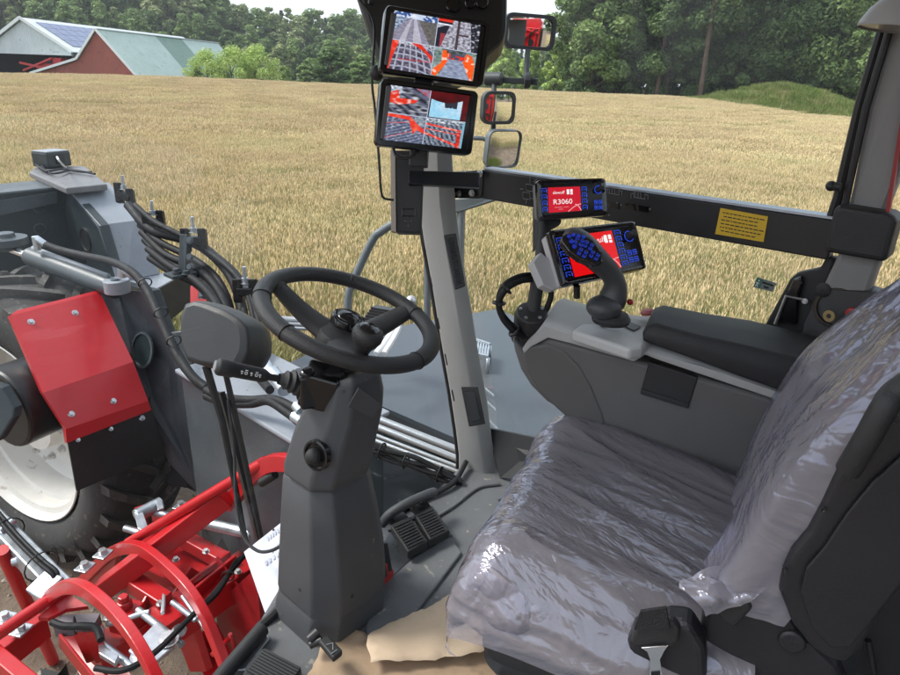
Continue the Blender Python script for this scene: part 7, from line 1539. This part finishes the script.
def resample(ctrl, n):
    P = bez(ctrl, 20); d = [0]
    for a, b_ in zip(P, P[1:]): d.append(d[-1] + (b_ - a).length)
    out = []; j = 0
    for k in range(n):
        t = d[-1] * k / (n - 1)
        while j < len(d) - 2 and d[j + 1] < t: j += 1
        u = (t - d[j]) / max(1e-9, d[j + 1] - d[j]); out.append(P[j].lerp(P[j + 1], min(1, u)))
    return out
# cushion: cross sections from the rear to the front edge, each runs from the near flank over the top to the far flank
zc = 2.50
def cush_row(a, z_, drop, bl=-.30, br=.33):
    return [L3(a, bl - .015, z_ - drop), L3(a, bl - .02, z_ - drop * .45), L3(a, bl + .005, z_ - .022), L3(a, bl + .06, z_ + .008), L3(a, bl * .5, z_ - .004), L3(a, 0, z_ - .012), L3(a, br * .5, z_ - .004), L3(a, br - .06, z_ + .008), L3(a, br - .005, z_ - .022), L3(a, br + .01, z_ - drop)]
ctrl = [cush_row(-.24, 2.47, .07, -.26, .28), cush_row(-.12, 2.485, .09, -.285, .31), cush_row(.02, 2.50, .11), cush_row(.16, 2.515, .12), cush_row(.235, 2.512, .12), cush_row(.275, 2.478, .10, -.295, .325), cush_row(.287, 2.43, .07, -.285, .315), cush_row(.272, 2.385, .03, -.27, .30)]
def grid(ctrl, nu, nv_):
    rows = [resample(r, nv_) for r in ctrl]; cols = [resample([rows[i][j] for i in range(len(rows))], nu) for j in range(nv_)]; return [[cols[j][i] for j in range(nv_)] for i in range(nu)]
g1 = grid(ctrl, 60, 60); cu_ = wrapped('cushion', g1, FAB, st_, 0, 0, 1)
fl_ctrl = [[p.copy() for p in r] for r in ctrl]
for r in fl_ctrl:
    r[0] = r[0] + SR * -.02 - ZV * .035
fl_ctrl[-1] = [p - ZV * (.03 + .03 * math.sin(i * 1.9)) + SF * .02 for i, p in enumerate(fl_ctrl[-1])]
fl_ctrl.append([p - ZV * (.05 + .05 * (i < 4) + .02 * math.sin(i * 2.7)) + SF * (.012 + .015 * math.sin(i * 1.3)) for i, p in enumerate(ctrl[-1])])
str1 = (SF * .95 + SR * .25).normalized()
wrapped('cushion_film', grid(fl_ctrl, 170, 190), FILM, st_, 1.1, .016, 3.0, str1, True, lambda u, v: 1.0 if u < .55 else max(.35, 1 - (u - .55) * 2.2))
# the loose tail of film hanging over the front corner
tail = [[PB(x, y, b_) for x, y, b_ in r] for r in (((474, 560, -.33), (500, 575, -.33), (530, 600, -.32), (560, 618, -.31)), ((464, 590, -.34), (490, 605, -.345), (515, 625, -.34), (545, 640, -.32)), ((457, 618, -.33), (474, 630, -.35), (498, 640, -.345), (520, 640, -.33)), ((470, 628, -.33), (484, 642, -.345), (496, 654, -.345), (504, 640, -.335)))]
wrapped('film_tail', grid(tail, 50, 50), FILM, st_, 1.3, .0, 8.0, None, True)
# backrest: far edge and near edge curves as surveyed
far_e = [PB(x, y, .29) for x, y in ((748, 486), (756, 452), (768, 425), (788, 388), (815, 351), (858, 314), (905, 279), (960, 240))]
near_e = [PB(x, y, -.26) for x, y in ((733, 592), (752, 552), (772, 512), (800, 474), (838, 440), (880, 402), (930, 350), (1000, 290))]
rows = []
for f_, n_ in zip(far_e, near_e):
    bk = -SF * .10; rows.append([n_ - SR * .012 + bk, n_ - SR * .012 + bk * .4, n_ + SF * .004, n_.lerp(f_, .16) + SF * .018, n_.lerp(f_, .35) - SF * .006, n_.lerp(f_, .6) - SF * .012, n_.lerp(f_, .82) + SF * .012, f_ + SF * .004, f_ + SR * .012 + bk * .4, f_ + SR * .012 + bk])
gb_ = grid(rows, 60, 50); wrapped('backrest', gb_, FAB, st_, 0, -.004, 1)
rows2 = [[p.copy() for p in r] for r in rows]
rows2[0] = [p - ZV * .02 + SF * .02 for p in rows2[0]]
wrapped('backrest_film', grid(rows2, 170, 150), FILMB, st_, 1.15, .012, 5.0, (ZV * .95 - SF * .3).normalized())
# crumpled film bunched where cushion and backrest meet
bn = [[PB(x, y, b_) for x, y, b_ in r] for r in (((690, 580, -.27), (712, 566, -.25), (735, 566, -.2), (745, 540, -.1)), ((682, 592, -.29), (708, 585, -.28), (730, 585, -.26), (748, 575, -.2)), ((700, 600, -.30), (718, 598, -.30), (735, 597, -.285), (756, 590, -.27)), ((706, 606, -.29), (728, 606, -.295), (748, 600, -.285), (775, 585, -.275)))]
wrapped('film_bunch', grid(bn, 60, 60), FILM, st_, 2.0, .012, 12.0)
# shell of the backrest seen from the side, with its handle
def Q(x, y, b_=-.30): return PB(x, y, b_)
sh = [(779, 592), (783, 572), (792, 552), (808, 532), (822, 505), (838, 470), (858, 432), (884, 398), (930, 360), (1000, 330), (1000, 560), (930, 560), (888, 606), (860, 652), (848, 664), (832, 663), (812, 650), (792, 625)]
mb = MB(); P = [Q(x, y) for x, y in sh]; mb.slab(P, SR * .05); mb.build('back_shell', SHELL, st_, bevel=.018, seg=4)
ins = [(800, 590), (806, 566), (824, 545), (846, 512), (872, 480), (905, 450), (960, 430), (960, 540), (905, 575), (872, 618), (850, 645), (830, 645), (812, 625)]
mb = MB(); mb.slab([Q(x, y, -.303) for x, y in ins], SR * -.006); mb.build('shell_inset', SHELL, st_, bevel=.006, seg=3)
mb = MB(); mb.tube(bez([Q(848, 470, -.315), Q(866, 440, -.325), Q(884, 408, -.325), Q(896, 392, -.315), Q(930, 370, -.31)], 8), .016, 14); mb.build('recline_handle', SOFT, st_)
mb = MB(); mb.slab([Q(x, y, -.31) for x, y in ((886, 400), (894, 385), (905, 380), (920, 385), (905, 415), (892, 420))], SR * -.02); mb.build('handle_grip', SOFT, st_, bevel=.008)
mb = MB()
for x, y, r in ((824, 509, .004), (785, 569, .004)): p = Q(x, y, -.302); mb.lathe([(r, 0), (r, .003), (.001, .002)], p, -SR, 12)
mb.build('screw', GLOSSB, st_)
# seat side frame and lever below
mb = MB(); fq = [(706, 602), (745, 606), (780, 596), (800, 632), (838, 668), (860, 720), (680, 720), (695, 660), (700, 630)]; mb.slab([Q(x, y, -.275) for x, y in fq], SR * .06); mb.build('side_frame', SHELL, st_, bevel=.012, seg=3)
mb = MB(); mb.slab([Q(x, y, -.29) for x, y in ((706, 607), (716, 602), (748, 601), (754, 609), (734, 630), (724, 624))], SR * .03); mb.build('tilt_lever', SOFT, st_, bevel=.008, seg=3)
mb = MB(); mb.lathe([(.001, .004), (.018, .004), (.021, .0), (.021, -.004)], Q(792, 642, -.278), -SR, 24); mb.build('pivot_cover', SHELL, st_, bevel=.002)
# suspension bellows under the cushion
mb = MB(); rings = []; zs = [2.40, 2.385, 2.36, 2.345, 2.335, 2.31, 2.295, 2.285, 2.26, 2.245, 2.235, 2.21, 2.16, 2.10, 2.0]; ins_ = [.01, 0, .0, .012, .012, .0, 0, .014, .004, .004, .018, .008, .03, .05, .06]
for z_, i_ in zip(zs, ins_): rings.append(rrect(L3(.02, .01, z_), SF, SR, .24 - i_, .285 - i_, .06, 6))
mb.loft(rings[::-1]); mb.build('bellows', mat('bellows_rubber', (.022, .023, .025), .45, var=.15, vscale=8), st_, angle=50)
mb = MB(); mb.beam(PB(566, 650, -.31), PB(616, 664, -.31), .02, .03); mb.build('rail', GLOSSB, st_, bevel=.004)
mb = MB(); mb.tube([PZ(520, 668, 2.22), PZ(506, 690, 2.15)], .013, 12); mb.build('damper', CHROME, st_)
# seat belt buckle
sbk = empty('seat_belt', PB(655, 660, -.33), 'black seat belt holder with a chrome tongue at the near side of the seat', 'seat belt')
mb = MB(); mb.slab([PB(x, y, -.325) for x, y in ((626, 642), (632, 632), (668, 622), (690, 624), (705, 650), (708, 700), (625, 700))], SR * .05); mb.build('holder', SHELL, sbk, bevel=.014, seg=3)
mb = MB(); mb.slab([PB(x, y, -.335) for x, y in ((633, 634), (638, 622), (672, 621), (680, 630), (678, 643), (672, 648), (636, 648), (630, 642))], SR * .02); mb.build('guide', SOFT, sbk, bevel=.006, seg=3)
mb = MB(); mb.slab([PB(x, y, -.342) for x, y in ((634, 630), (640, 612), (666, 608), (670, 630))], SR * .006); mb.build('webbing', mat('belt_webbing', (.012, .012, .013), .8, bump=.5, bscale=300), sbk)
mb = MB(); mb.slab([PB(x, y, -.345) for x, y in ((641, 648), (668, 646), (664, 652), (660, 660), (665, 690), (648, 690), (650, 660), (647, 652))], SR * .004); mb.build('tongue', CHROME, sbk, bevel=.001)
mb = MB(); mb.slab([PB(x, y, -.3462) for x, y in ((651, 672), (660, 671), (661, 690), (651, 690))], SR * .001); mb.build('tongue_slot', GLOSSB, sbk)
# lettering on the seat base
SBL = mat('base_letter', (.05, .05, .055), .4); o_ = PB(598, 655, -.315); text('base_lettering', 'ER', SBL, PB(612, 664, -.32), PB(640, 676, -.32) - PB(612, 664, -.32), ZV, .030, st_, depth=.001)
# belt reel tower and dark rear corner behind the seat
mb = MB(); mb.slab([PB(x, y, -.12) for x, y in ((880, 560), (960, 500), (1000, 760), (840, 760))], SR * .2); mb.tube([PB(868, 640, -.16), PB(882, 720, -.16)], .006, 8); tag(mb.build('rear_trim', SHELL), 'dark trim behind the seat at the cab rear corner', 'trim panel')
